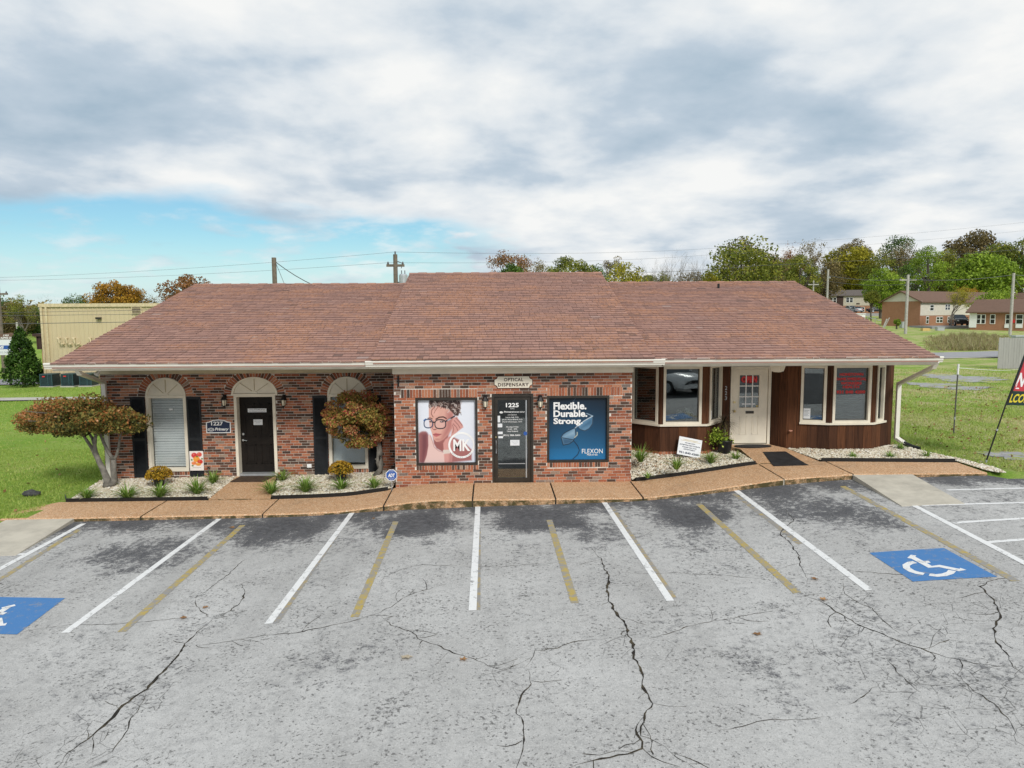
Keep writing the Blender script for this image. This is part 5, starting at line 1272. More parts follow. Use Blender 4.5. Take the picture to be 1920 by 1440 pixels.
for i, (px, py, L, n, lab) in enumerate([
 (163, 936, .26, 60, 'at the lawn corner under the spreading maple'), (239, 936, .30, 80, 'in gravel right of the spreading maple trunk'), (301, 933, .30, 85, 'in front of the yellow mum by the slatted blind'),
 (370, 927, .34, 80, 'below the fruit banner'), (400, 907, .28, 55, 'in gravel against the brick left of the dark door'), (529, 902, .26, 55, 'against the brick right of the dark door'),
 (509, 926, .28, 70, 'at the right edge of the dark door walkway'), (573, 923, .32, 85, 'left of the mum pot under the round red maple'), (640, 919, .27, 65, 'in front of the mum pot under the round red maple'),
 (702, 916, .24, 55, 'beside the octagonal security sign'), (1201, 866, .36, 45, 'tall and sparse, between brick corner and wood bay window'), (1268, 880, .28, 40, 'below the leaning white yard sign'),
 (1333, 868, .26, 50, 'right of the leaning white yard sign'), (1380, 862, .18, 30, 'in the gravel tip near the black walkway mat'), (1214, 896, .12, 18, 'tiny, at the front corner of the brick wall'),
 (1600, 858, .13, 18, 'tiny, under the window with red lettering'), (1669, 858, .15, 22, 'tiny, below the right corner of the wood bay'), (1737, 857, .16, 24, 'tiny, right of the drain pipe by the lawn'), (1690, 843, .15, 26, 'tiny, against the black drain pipe')]):
    tuft(px, py, bed_z(*ptz(px, py, 0 if px < 1000 else .55).xy), L*1.6, int(n*1.7), TB+lab, 40+i, spread=1.25)
def mum(px, py, label):
    z0 = .02
    for _ in range(3): b = ptz(px, py, z0); z0 = bed_z(b.x, b.y)
    b = ptz(px, py, z0-.01); t = thing('potted_mum', label, 'potted plant', b, 'potted yellow mums')
    m = MB(); m.lathe([(.10, 0), (.135, .20), (.145, .205), (.145, .23), (.125, .23), (.12, .17)], b, 16); m.build('pot', potm, t, True)
    n = 900; d = RNG.normal(size=(n, 3)); d[:, 2] = np.abs(d[:, 2])*.9-.2; d /= np.linalg.norm(d, axis=1)[:, None]; c = np.array(b)+np.array([0, 0, .27])
    leaves('foliage', c+d*np.array([.27, .27, .22])*RNG.uniform(.4, .95, (n, 1)), RNG.uniform(.02, .035, n), RNG.uniform(0, .5, n), M['leaf_dkgreen'], t)
    n = 1500; d = RNG.normal(size=(n, 3)); d[:, 2] = np.abs(d[:, 2])-.12; d /= np.linalg.norm(d, axis=1)[:, None]
    leaves('flowers', c+d*np.array([.31, .31, .26])*RNG.uniform(.9, 1.05, (n, 1)), RNG.uniform(.014, .026, n), RNG.uniform(.05, 1, n), M['leaf_mum'], t, out=d)
mum(299, 913, 'yellow mum in a black pot below the window with slatted blind'); mum(640, 903, 'rounded golden mum in a black pot under the round red maple')
def dracaena():
    z0 = .55
    for _ in range(4): b = ptz(1358, 851, z0); z0 = bed_z(b.x, b.y)
    b = ptz(1358, 851, z0-.01); t = thing('potted_plant', 'tall black pot with spiky dark dracaena and green leaves by the cream door', 'potted plant', b)
    m = MB(); m.lathe([(.13, 0), (.155, .05), (.20, .33), (.21, .35), (.205, .37), (.18, .37), (.17, .30)], b, 18); m.build('pot', potm, t, True)
    m = MB(); m.tube([b+Vector((0,0,.3)), b+Vector((.01,0,.6)), b+Vector((-.02,0,.85))], [.018,.015,.013], 7); m.build('stem', bark, t, True)
    rg = np.random.default_rng(8); V, F, R = [], [], []; o = np.array(b)+np.array([-.02, 0, .84])
    for i in range(190):
        d = rg.normal(size=3); d[2] = d[2]*.75+.25; d /= np.linalg.norm(d); l = rg.uniform(.32, .5); s = np.cross(d, [0, 0, 1.0]); s /= np.linalg.norm(s)+1e-9; k0 = len(V)
        for j in range(5): u = j/4; p = o+d*l*u+np.array([0, 0, -.16*u*u]); V += [p-s*.013*(1.02-u), p+s*.013*(1.02-u)]
        r = rg.uniform(.05, 1)
        for j in range(4): F.append((k0+2*j, k0+2*j+1, k0+2*j+3, k0+2*j+2)); R.append(r)
    fast('spiky_leaves', np.array(V), np.array(F), M['leaf_dark_strap'], t, rnd=np.array(R))
    n = 420; P = np.array(b)+np.array([-.20, -.05, .48])+RNG.normal(size=(n, 3))*np.array([.15, .13, .12]); leaves('foliage', P, RNG.uniform(.022, .042, n), RNG.uniform(.1, 1, n), M['leaf_bright'], t)
dracaena()
# ---------------------------------------------------------------- small things in front of the building
def slanted_box(mb, O, R, U, N, w, h, d, mi=0):
    P = [O+R*a+U*b+N*c for c in (0, d) for a, b in ((-w/2,0),(w/2,0),(w/2,h),(-w/2,h))]; mb.add(P, [(4,5,6,7),(3,2,1,0),(0,1,5,4),(1,2,6,5),(2,3,7,6),(3,0,4,7)], mi)
def yard_sign():
    Y = 18.10; BL, BRr, TR_, TL_ = W(1269, 851, Y-.10), W(1312, 859.5, Y-.10), W(1324, 829, Y+.02), W(1279, 819, Y+.02)
    R = (BRr-BL); w = R.length; R.normalize(); U = (TL_-BL); h = U.length; U = (U-R*U.dot(R)).normalized(); N = R.cross(U).normalized()
    O = (BL+BRr)/2; t = thing('yard_sign', 'white yard sign tilted against the wood bay, black phone number', 'sign', (O.x, O.y, O.z))
    m = MB(); slanted_box(m, O, R, U, -N if N.y > 0 else N, w, h, .006); m.build('board', paper, t); N = N if N.y < 0 else -N
    F = lambda a, b, n: O+R*a+U*b+N*(n+.006)
    m = MB(); T = lambda s, b, ww, hh, mi=0, **k: put_text(m, s, F, 0, b*h, ww*w, hh*h, .003, mi, **k)
    m.fbox(F, -.33*w, .87*h, .001, .33*w, .885*h, .003, 1); m.fbox(F, -.42*w, .80*h, .001, .44*w, .815*h, .003, 1); T('Hometown Family Medical', .845, .5, .035, 1)
    T('WE ARE NOW', .70, .45, .06, bold=.03); T('ACCEPTING NEW PATIENTS', .58, .88, .065, bold=.03); T('PLEASE CALL FOR', .46, .62, .06, bold=.03); T('APPOINTMENT', .345, .52, .06, bold=.03); T('931-840-4200', .15, .86, .115, bold=.035); m.build('lettering', [navy, gold_p], t)
    m = MB()
    for s in (-.12, .12): a = O+R*s; m.tube([a+U*.05-N*.004+Vector((0,.008,0)), a-U*.02, Vector((a.x, a.y+.02, bed_z(a.x, a.y)-.06))], .005, 5)
    m.build('wire_stake', galv, t)
yard_sign()
def adt_sign():
    Y = 17.02; c = W(734, 891, Y); t = thing('security_sign', 'blue octagonal security sign on a thin stake at the brick corner', 'sign', (c.x, Y, SW(c.x))); F = YF(Y)
    oc = lambda r: [(c.x+r*math.cos(math.pi/8+k*math.pi/4), c.z+r*math.sin(math.pi/8+k*math.pi/4)) for k in range(8)]
    m = MB(); m.prism(F, oc(.148), -.004, .004); m.build('border', white, t); m = MB(); m.prism(F, oc(.132), .004, .007); m.build('face', royal, t)
    m = MB(); put_text(m, 'ADT', F, c.x, c.z, .17, .085, .010, 0, bold=.04, shear=.25); put_text(m, 'Security', F, c.x, c.z+.085, .10, .022, .010, 0); put_text(m, 'Monitored by ADT', F, c.x, c.z-.07, .17, .02, .010, 0); put_text(m, '1-800-ADT', F, c.x, c.z-.098, .09, .016, .010, 0); m.build('lettering', white, t)
    m = MB(); m.tube([(c.x, Y+.008, c.z), (c.x+.005, Y+.01, SW(c.x)-.05)], .009, 6); m.build('stake', galv, t)
adt_sign()
def fruit_banner():
    x0, x1 = lx(354), lx(380); z0, z1 = ZW(881.5, YL, 366), ZW(845, YL, 366); F = YF(YL-.045); t = thing('garden_banner', 'white banner printed with red and orange pumpkins hung on a black shutter', 'banner', ((x0+x1)/2, YL-.05, z0))
    p = Paint(50, 70); p.c[:] = (236, 228, 222)
    for cx, cy, rx, ry, col in ((.35,.22,.24,.15,(206,60,66)), (.72,.18,.2,.13,(214,84,70)), (.5,.42,.27,.17,(236,156,60)), (.75,.55,.22,.13,(206,58,48)), (.3,.62,.2,.1,(232,130,80)), (.62,.68,.22,.09,(226,150,70))): p.ell(cx, cy, rx, ry, col, 1, .25); p.ell(cx-.05, cy-.04, rx*.4, ry*.4, (246, 200, 150), .5, .8)
    for q in ((.15,.45),(.9,.4),(.2,.75),(.55,.28)): p.ell(*q, .09, .05, (88, 120, 56), .9, .4)
    p.line([(.2,.85),(.8,.85)], .03, (190,180,176)); o = p.sheet('print', F, x0, x1, z0, z1, .006, t)
    m = MB(); m.fbox(F, x0, z0, -.004, x1, z1, .004); m.build('cloth', paper, t); m = MB(); m.tube([(x0-.02, YL-.05, z1+.004), (x1+.02, YL-.05, z1+.004)], .006, 6); m.build('rod', black, t)
fruit_banner()
def mats_on_walk():
    zf = lambda y: -.075+(y-16.9)*.055
    m = MB(); P = [(-6.70,18.30),(-5.85,18.28),(-5.72,18.79),(-6.60,18.80)]; m.add([(x,y,zf(y)+.004) for x,y in P]+[(x,y,zf(y)+.022) for x,y in P], [(3,2,1,0),(4,5,6,7),(0,1,5,4),(1,2,6,5),(2,3,7,6),(3,0,4,7)]); tag(m.build('door_mat', matbrown), 'brown coir mat on the walkway before the dark panelled door', 'mat')
    zw = lambda x, y: SW(x)+.017+(y-17.05)/1.8*(.735-SW(x)-.017)
    P = [ptz(1430,846,.71), ptz(1473,846,.71), ptz(1516,869,.67), ptz(1451,869.5,.64)]; P = [(p.x, p.y) for p in P]; m = MB(); n = 6; V = []
    for k in (.005, .02):
        for i in range(n+1):
            for j in range(n+1):
                u, v = i/n, j/n; x = (P[0][0]*(1-u)+P[1][0]*u)*(1-v)+(P[3][0]*(1-u)+P[2][0]*u)*v; y = (P[0][1]*(1-u)+P[1][1]*u)*(1-v)+(P[3][1]*(1-u)+P[2][1]*u)*v
                V.append((x, y, (zw(x, y) if y > 17.1 else SW(x)+.006*(y-15.6))+k))
    q = (n+1)**2; F = [(q+i*(n+1)+j, q+(i+1)*(n+1)+j, q+(i+1)*(n+1)+j+1, q+i*(n+1)+j+1) for i in range(n) for j in range(n)]
    ring = [i*(n+1) for i in range(n+1)]+[n*(n+1)+j for j in range(1, n+1)]+[i*(n+1)+n for i in range(n-1, -1, -1)]+[j for j in range(n-1, 0, -1)]
    F += [(ring[i], ring[(i+1) % len(ring)], ring[(i+1) % len(ring)]+q, ring[i]+q) for i in range(len(ring))]
    tag(m.add(V, F).build('floor_mat', rubber), 'large black rubber mat lying across the walkway to the cream door', 'mat')
    m = MB(); N = 24; V = []
    for k in (.006, .022):
        V += [(6.93+.50*math.cos(2*math.pi*i/N), 18.66+.16*math.sin(2*math.pi*i/N), zw(7, 18.66+.16*math.sin(2*math.pi*i/N))+k) for i in range(N)]
    m.add(V, [tuple(range(N, 2*N))]+[(i, (i+1) % N, N+(i+1) % N, N+i) for i in range(N)]); tag(m.build('door_mat', rubber), 'rounded black mat at the foot of the cream door', 'mat')
mats_on_walk()
def bouquet():
    c = W(1285, 785, 18.5); b = Vector((c.x, 18.50, 1.357)); t = thing('flower_arrangement', 'white flower arrangement behind the glass of the left bay window', 'flowers', b)
    m = MB(); m.lathe([(.05,0),(.09,.06),(.07,.16),(.08,.18)], b, 12); m.build('vase', grey_p, t, True); P = []; 
    for k in range(16):
        a = RNG.uniform(0, 2*math.pi); q = RNG.uniform(.05, .24); c = np.array(b)+np.array([q*math.cos(a), q*.5*math.sin(a), .36-.5*q+RNG.uniform(-.03, .05)]); P.append(c+RNG.normal(size=(40, 3))*.028)
    P = np.concatenate(P); leaves('flowers', P, RNG.uniform(.018, .03, len(P)), RNG.uniform(0, 1, len(P)), MATS.get('petal') or attr_ramp('petal', [(0, (.55, .52, .48)), (1, (.85, .84, .80))], .6), t)
    P = np.array(b)+np.array([0, 0, .25])+RNG.normal(size=(250, 3))*np.array([.12, .06, .07]); leaves('foliage', P, RNG.uniform(.02, .04, 250), RNG.uniform(0, .6, 250), M['leaf_dkgreen'], t)
bouquet()
def flag():
    b = ptz(1848, 868, .62); Y = b.y; a1 = W(1886, 758, Y); top = W(1945, 600, Y); d = (top-b)
    t = thing('feather_flag', 'leaning feather banner, red with dark green band and yellow lettering, on the lawn', 'flag', b)
    m = MB(); m.tube([b-Vector((.02,0,.25)), b, a1, W(1921, 666, Y), top, W(1980, 520, Y), W(2020, 480, Y)], [.018,.018,.016,.014,.012,.008,.005], 8); m.build('pole', black, t)
    m = MB(); m.tube([b-Vector((.03,0,.2)), b+(a1-b)*.05], .022, 8); m.tube([b+(a1-b)*.55, b+(a1-b)*.58], .024, 8); m.build('ferrule', galv, t)
    U = (top-a1).normalized(); R = Vector((U.z, 0, -U.x)); F = lambda a, bb, n: a1+R*(a+.03)+U*bb+Vector((0, -n+.015*math.sin(a*6), 0))
    tilt = math.atan2(1, 3.5)
    def F2(a, bb, n): return a1+Vector((1, 0, -.03))*a+U*bb+Vector((0, -n+.02*math.sin(a*7+bb*3), 0))
    def band(b0, b1, mi, name, mat):
        m = MB(); n = 6; V = []
        for k in (-.002, .002):
            for i in range(n+1):
                for j in range(5): V.append(F2(.035+.75*i/n, b0+(b1-b0)*j/4, k))
        q = (n+1)*5
        m.add(V, [(s*q+i*5+j, s*q+(i+1)*5+j, s*q+(i+1)*5+j+1, s*q+i*5+j+1) for s in (0, 1) for i in range(n) for j in range(4)]); m.build(name, mat, t)
    band(-.02, .335, 0, 'cloth', MATS.get('flag_green') or simple('flag_green', (.012, .035, .03), .7)); band(.337, 1.9, 0, 'cloth', simple('flag_red', (.50, .045, .06), .7))
    m = MB(); put_text(m, 'LCOME', F2, .34, .155, .56, .22, .008, 0, bold=.03); m.build('lettering', yellow_p, t)
    m = MB(); put_text(m, 'NOW', F2, .38, .62, .62, .36, .008, 0, bold=.03); m.build('lettering', white, t); m = MB(); m.fbox(F2, .10, .39, .004, .75, .42, .008); m.build('stripe', white, t)
    m = MB(); m.tube([F2(.02, -.02, 0), F2(.02, 1.0, 0), F2(.02, 1.9, 0)], .028, 8); m.build('sleeve', black, t)
flag()
def post_and_rope():
    b = ptz(1788, 812, .64); tp = W(1797, 684, b.y); t = thing('stake_post', 'thin metal stake with white top standing in the lawn', 'post', b)
    m = MB(); m.tube([b-Vector((0,0,.2)), b.lerp(tp, .5), tp], .020, 8); m.build('shaft', simple('stake_grey', (.10,.10,.09), .6), t); m = MB(); m.tube([b.lerp(tp, .86), tp+Vector((0,0,.02))], .030, 8); m.build('cap', white, t); m = MB(); m.tube([b.lerp(tp, .20), b.lerp(tp, .24)], .028, 8); m.build('clamp', galv, t)
    e = W(1916, 692, 43.2); q = b.lerp(tp, .955); m = MB(); m.tube([q.lerp(e, k/10)-Vector((0,0,.25*math.sin(math.pi*k/10)*.3)) for k in range(11)], .009, 5); tag(m.build('rope', white), 'white rope strung from the lawn stake toward the wooden fence', 'rope')
post_and_rope()
m = MB(); c = ptz(57, 929, -.13)
for (dx, r, s) in ((0, .13, 1), (.14, .10, .8), (-.10, .09, .7)):
    V = ICO_V*np.random.default_rng(int(r*100)).uniform(.8, 1.15, (12, 1))*np.array([r*1.3, r, r*.75])+np.array([c.x+dx, c.y, c.z+.05]); m.add(V, [tuple(f) for f in ICO_F])
tag(m.build('dark_rock', stone_m, None, True), 'small dark lump lying on the lawn left of the gravel bed', 'rock')
def fallen_leaves():
    base = None
    for i, (px, py, s, lab) in enumerate([(146, 976, .17, 'wide orange leaf pile piece against the kerb beside the pale concrete ramp'), (435, 990, .07, 'orange leaf on the faded yellow line next to the dark stain'), (344, 1160, .06, 'orange leaf lying just below a faded yellow line end'), (385, 1140, .05, 'brown leaf near the curved end of the long crack'),
                               (762, 1234, .09, 'pale slender leaf alone on the bleached asphalt'), (1528, 1087, .07, 'orange leaf between the white line and the cracked yellow line'), (1544, 1125, .07, 'orange leaf lying on the crack past the yellow line'), (1420, 1190, .07, 'tan leaf on open asphalt right of the thick crack'), (869, 1238, .06, 'reddish leaf beside the forked crack'), (700, 973, .05, 'small leaf against the kerb near the joint below the maple')]):
        g = GP(px, py); rr = random.Random(i); m = MB(); a = rr.uniform(0, 6); V = []
        for k in range(10):
            q = s*(1 if k % 2 == 0 else .55); V.append((g.x+q*math.cos(a+k*math.pi/5), g.y+q*.8*math.sin(a+k*math.pi/5), LOT(g.x)+.012+rr.uniform(0, .02)))
        m.add(V+[(g.x, g.y, LOT(g.x)+.010)], [(k, (k+1) % 10, 10) for k in range(10)], 0, rr.uniform(.3, .9) if i != 4 else .98)
        tag(m.build('fallen_leaf', M['leaf_litter']), lab, 'leaf', 'fallen leaves on the parking lot')
fallen_leaves()
def lawn_blades():
    V, R = [], []
    for (x0, x1, y0, y1, n) in ((-22, -10.1, 15.7, 24, 52000), (-34, -10.3, 24, 48, 30000), (10.9, 22, 15.3, 27, 62000), (11.5, 36, 27, 44, 26000)):
        x = RNG.uniform(x0, x1, n); y = y0+(y1-y0)*RNG.random(n)**1.3
        ok = np.ones(n, bool)
        if x0 < 0: ok &= ~((x > -10.35) & (y < 19)) & (np.abs(y-41.2+(x+25)*.02) > .8)
        else: ok &= ~((x < 12.2-(y-15.4)*.42) & (y < 19)) & (y > 15.5-.05*(x-11)) 
        P0 = [[W_ for W_ in ()]]
        x, y = x[ok], y[ok]
        for (cx, cy, rx, ry) in PATCHES: k = ((x-cx)/rx)**2+((y-cy)/ry)**2 > RNG.uniform(.45, 1.3, len(x)); x, y = x[k], y[k]
        n = len(x); z = GZ(x, y)+BUMP(x, y); h = RNG.uniform(.03, .07, n)*(1+.4*(y > 27)); a = RNG.uniform(0, 2*math.pi, n); w = RNG.uniform(.008, .016, n)*(1+.6*(y > 27))
        lx_, ly_ = RNG.normal(size=n)*.03, RNG.normal(size=n)*.03
        V.append(np.stack([np.stack([x-w*np.cos(a), y-w*np.sin(a), z-.01], 1), np.stack([x+w*np.cos(a), y+w*np.sin(a), z-.01], 1), np.stack([x+lx_, y+ly_, z+h], 1)], 1)); R.append(np.clip((.25 if x0 < 0 else .30+.35*sm(np.sin(x*.55+1.3)*np.cos(y*.47)+.4*np.sin(x*1.7+y), .1, .9))+.5*RNG.random(n)+.18*np.sin(x*.8)*np.cos(y*.6)+(.2*RNG.random(n) if x0 > 0 else 0), .01, 1))
    V = np.concatenate(V).reshape(-1, 3); stuff(fast('grass', V, np.arange(len(V)).reshape(-1, 3), M['leaf_grass'], rnd=np.concatenate(R)))
    n = 1500; x = np.concatenate([RNG.uniform(10.9, 24, n), RNG.uniform(-20, -10.4, 90)]); y = np.concatenate([RNG.uniform(15.6, 34, n), RNG.uniform(16, 30, 90)]); ok = ~((x < 12.2-(y-15.4)*.42) & (y < 19) & (x > 0)); x, y = x[ok], y[ok]
    C = np.stack([x, y, GZ(x, y)+.05], 1); o = leaves('leaf_litter', C, RNG.uniform(.03, .06, len(C)), RNG.uniform(0, 1, len(C)), M['leaf_litter'], None, -1.5); stuff(o)
PATCHES = []
for (px, py, rx, ry) in ((1800, 709, 1.7, 2.0), (1752, 722, 1.2, .9), (1806, 727, 1.3, .7), (1905, 852, .8, .5), (1885, 908, .0, .0)):
    if rx == 0: continue
    g = ptz(px, py, .66); PATCHES.append((g.x, g.y, rx, ry)); N = 64; rr = random.Random(int(px)); ph = [rr.uniform(0, 6) for _ in range(4)]; wob = lambda k: 1+.22*math.sin(3*k*2*math.pi/64+ph[0])+.13*math.sin(7*k*2*math.pi/64+ph[1])+.08*math.sin(13*k*2*math.pi/64+ph[2])+rr.uniform(-.06, .06)
    V = [(g.x, g.y, float(GZ(g.x, g.y)+BUMP(g.x, g.y))+.02)]; ws = [wob(k) for k in range(N)]; V += [(g.x+rx*ws[k]*math.cos(2*math.pi*k/N), g.y+ry*ws[k]*math.sin(2*math.pi*k/N), 0) for k in range(N)]
    V = [V[0]]+[(x, y, float(GZ(x, y)+BUMP(x, y))+.018) for x, y, _ in V[1:]]
    struct(MB().add(V, [(0, 1+k, 1+(k+1) % N) for k in range(N)]).build('broken_pavement', M['broken_asphalt']))
lawn_blades()
# ---------------------------------------------------------------- surroundings
def quad_strip(name, pts, w, off, mat):
    mb = MB(); V = []; Q = [Vector((*p, 0)) for p in pts]; S = []
    for a, b in zip(Q[:-1], Q[1:]):
        n = max(1, int((b-a).length/2)); S += [a.lerp(b, i/n) for i in range(n)]
    S.append(Q[-1]); n = len(S)
    for i, p in enumerate(S):
        t = (S[min(i+1, n-1)]-S[max(i-1, 0)]).normalized(); s = Vector((-t.y, t.x, 0))
        for k in (-1, 0, 1): v = p+s*k*w/2; V.append((v.x, v.y, float(GZ(v.x, v.y))+off))
    mb.add(V, [(3*i+k, 3*i+3+k, 3*i+4+k, 3*i+1+k) for i in range(n-1) for k in (0, 1)]); return struct(mb.build(name, mat))
quad_strip('footpath', [(-60, 42.2), (-25, 40.9), (-8, 40.2), (4, 40)], 1.5, .05, oldconc)
quad_strip('road', [(14, 54), (26, 54.8), (40, 57.3), (60, 61), (110, 70)], 5.2, .06, M['far_road'])
quad_strip('road_shoulder', [(14, 51.2), (26, 52), (40, 54.4), (60, 58), (110, 67)], 1.0, .05, oldconc)
def front_street():
    xs = np.concatenate([np.arange(-46, -14, 2), np.arange(-14, 14, .4), np.arange(14, 47, 2)]); V = []; F = []
    for x in xs: V += [(x, -14, LOT(x)+.006), (x, 5.5, LOT(x)+.006)]
    struct(fast('street', np.array(V), np.array([(2*i, 2*i+2, 2*i+3, 2*i+1) for i in range(len(xs)-1)]), simple('fresh_asphalt', (.045, .045, .048), .85, .25, 3, bump=.3)))
front_street()
quad_strip('driveway', [(-70, 53.2), (-31.5, 52.8)], 4.5, .05, M['far_road'])

def wires(pts, r, label, sag=.3, n=14):
    m = MB()
    for a, b in zip(pts[:-1], pts[1:]):
        a, b = Vector(a), Vector(b); m.tube([a.lerp(b, i/n)-Vector((0,0,sag*4*(i/n)*(1-i/n))) for i in range(n+1)], r, 4, cap=False)
    return tag(m.build('power_line', wire_m), label, 'cable', 'overhead cables')
# tan metal building with its units
def metal_building():
    x0, x1, Y, z0, z1 = -30.45, -14.0, 50.0, -.55, 4.95
    t = thing('metal_building', 'tan ribbed metal building standing behind the lawn', 'building', ((x0+x1)/2, Y, z0))
    m = MB(); m.box(x0+.1, Y+.06, z0, x1, Y+9, z1-.05); m.build('wall', M['tan_metal'], t)
    n = 18; w = (x1-x0)/n
    for i in range(n):
        a = x0+i*w; m = MB(); prof = []
        for k in range(3):
            c = a+w*(k+.0)/3; prof += [(c, 0), (c+.04, -.035), (c+.09, -.035), (c+.13, 0)]
        prof.append((a+w, 0)); V = []
        for (x, d) in prof: V += [(x, Y+d, z0), (x, Y+d, z1-.12)]
        m.add(V, [(2*j, 2*j+2, 2*j+3, 2*j+1) for j in range(len(prof)-1)]); m.build('panel', M['tan_metal'], t)
    m = MB(); m.box(x0-.12, Y-.14, z1-.13, x1, Y+.02, z1+.10); m.build('eave_trim', simple('tan_trim', (.60, .50, .32), .4), t)
    m = MB(); m.box(x0-.05, Y-.12, z0, x0+.10, Y-.04, z1-.13); m.build('corner_trim', MATS['tan_trim'], t); m = MB(); m.box(x0+.30, Y-.14, z0, x0+.42, Y-.05, z1-.13); m.build('downspout', MATS['tan_trim'], t)
    c = W(257, 581, Y); m = MB(); m.box(c.x-.35, Y-.10, c.z-.3, c.x+.35, Y-.04, c.z+.3)
    v = m.build('vent', MATS['tan_trim'], t)
    for k in range(5): MB().box(c.x-.28, Y-.13, c.z-.22+k*.11, c.x+.28, Y-.11, c.z-.17+k*.11).build('louvre', brownm, v)
    c = W(187, 597, Y); m = MB(); m.box(c.x-.15, Y-.28, c.z-.06, c.x+.15, Y-.04, c.z+.08); m.build('flood_lamp', bronze, t)
    for px in (113, 127, 141.5, 172, 188):
        c = W(px, 634, Y); m = MB(); m.tube([(c.x, Y-.05, c.z), (c.x-.05, Y-.28, c.z), (c.x+.06, Y-.30, c.z-.05), (c.x+.10, Y-.30, c.z-.35)], .06, 8); m.tube([(c.x+.28, Y-.04, c.z-.36), (c.x+.16, Y-.22, c.z-.42), (c.x+.36, Y-.22, c.z-.40)], .055, 8); m.build('vent_pipe', MATS['tan_trim'], t)
    a, b, d = W(142, 668, Y), W(142, 655, Y), W(153, 646, Y); m = MB(); m.tube([(a.x, Y-.12, a.z-.6), (b.x, Y-.12, b.z), (d.x, Y-.12, d.z)], .05, 8); m.build('conduit', MATS['tan_trim'], t)
metal_building()
def ac_units():
    for px, w, lab in ((95, .82, 'teal air conditioner unit at the corner of the tan metal building, beside the evergreen'), (134, .80, 'teal air conditioner unit between two others along the tan metal wall'), (168, .80, 'teal air conditioner unit nearest the brick building corner by the tan metal wall')):
        c = W(px, 718, 49.2); z0 = float(GZ(c.x, 49.2)); t = thing('air_conditioner', lab, 'air conditioner', (c.x, 49.2, z0), 'air conditioners along the metal building'); x = c.x; h = .82
        m = MB(); m.box(x-w/2-.05, 48.65, z0-.05, x+w/2+.05, 49.75, z0+.06); m.build('pad', oldconc, t)
        m = MB(); m.box(x-w/2+.03, 48.75, z0+.06, x+w/2-.03, 49.65, z0+h); m.build('coil', simple('coil_dark', (.02, .035, .04), .6) if 'coil_dark' not in MATS else MATS['coil_dark'], t)
        m = MB()
        for a in (x-w/2, x+w/2-.05, x+w*.12):
            m.box(a, 48.70, z0+.06, a+.05, 48.75, z0+h)
        for k in range(9): m.box(x-w/2, 48.715, z0+.10+k*.08, x+w/2, 48.745, z0+.13+k*.08)
        m.box(x-w/2, 48.70, z0+h, x+w/2, 49.70, z0+h+.06); m.build('grille', teal_ac, t)
        m = MB(); m.box(x-w/2+.18, 48.69, z0+h-.14, x-w/2+.36, 48.70, z0+h-.07); m.build('badge', red_p, t)
ac_units()
def street_sign():
    Y = 50.5; c = W(12, 655, Y); gz = float(GZ(c.x, Y)); F = YF(Y); t = thing('street_sign', 'tall white panel sign with brown gabled top behind the evergreen', 'sign', (c.x, Y, gz))
    x0, x1 = XW(-22, Y, 650), XW(30, Y, 650); z = lambda py: ZW(py, Y, 12)
    m = MB(); m.fbox(F, x0, z(665.5), -.08, x1, z(636), .08); m.build('panel', paper, t); m = MB(); m.prism(F, [(x0-.1, z(636)), (x1+.1, z(636)), (x1+.1, z(630)), ((x0+x1)/2+.6, z(624)), (x0-.1, z(630))], -.1, .1); m.build('gable', M['far_roof'], t)
    m = MB(); m.fbox(F, x0, z(654.5), .08, x1-.02, z(647.5), .09); m.build('band', royal, t)
    m = MB(); put_text(m, '1707', F, XW(13.5, Y, 630), z(629), .38, .12, .105, 0, bold=.03); put_text(m, 'ALPINE DR', F, XW(13.5, Y, 630), z(633.4), .80, .13, .105, 0, bold=.03); put_text(m, 'NS', F, XW(3, Y, 650), z(651), .42, .2, .095, 0, bold=.04, shear=.2); m.build('lettering', white, t)
    m = MB(); put_text(m, '615 542 8900', F, XW(14, Y, 660), z(660.5), .95, .14, .085, 0); m.build('lettering', grey_p, t)
    m = MB(); m.box(XW(15.5, Y, 680), Y-.06, gz-.2, XW(19, Y, 680), Y+.06, z(665.5)); m.box(XW(-12, Y, 680), Y-.06, gz-.2, XW(-9, Y, 680), Y+.06, z(665.5)); m.build('post', black, t)
street_sign()
m = MB(); c0, c1 = W(70, 655, 56), W(90, 628, 56); m.box(c0.x, 56, c0.z, c1.x+2, 60, c1.z-.1); m.box(c0.x-.2, 55.8, c1.z-.1, c1.x+2, 60.2, c1.z+.1)
for k in range(6): m.box(c0.x+k*.25, 55.95, c0.z, c0.x+k*.25+.08, 56, c1.z-.1)
t = thing('brown_shed', 'brown mansard roofed shed partly hidden behind the tan metal building', 'shed', (c0.x, 58, float(GZ(c0.x, 58)))); m.build('mansard', brownm, t); m = MB(); m.box(c0.x+.2, 56.2, float(GZ(c0.x, 58))-.2, c1.x+2, 59.8, c0.z); m.build('wall', M['far_brick'], t)
def conifer(px, py, top, wpx, label):
    b = ptz(px, py, -.42); Y = b.y; zt = W(px, top, Y).z; h = zt-b.z; r = wpx/2*Y/FPX; t = thing('evergreen_tree', label, 'tree', b)
    m = MB(); m.tube([b-Vector((0,0,.1)), b+Vector((0,0,h*.8))], [.12,.03], 7); m.build('trunk', darkbark, t); cl = []; rr = random.Random(4)
    for k in range(150):
        f = rr.random()**.75; a = rr.uniform(0, 6.283); q = r*(1-f)**.85*(.75+.25*rr.random())+.06; s = .32*(1-.45*f); cl.append(((b.x+q*math.cos(a), b.y+q*math.sin(a), b.z+.15+f*(h-.35)), (s, s, s*1.3), rr.uniform(.2, .6)))
    C, R, O = clump_pts(cl, 70, .3); leaves('crown', C, RNG.uniform(.05, .10, len(C)), R, M['leaf_conifer'], t)
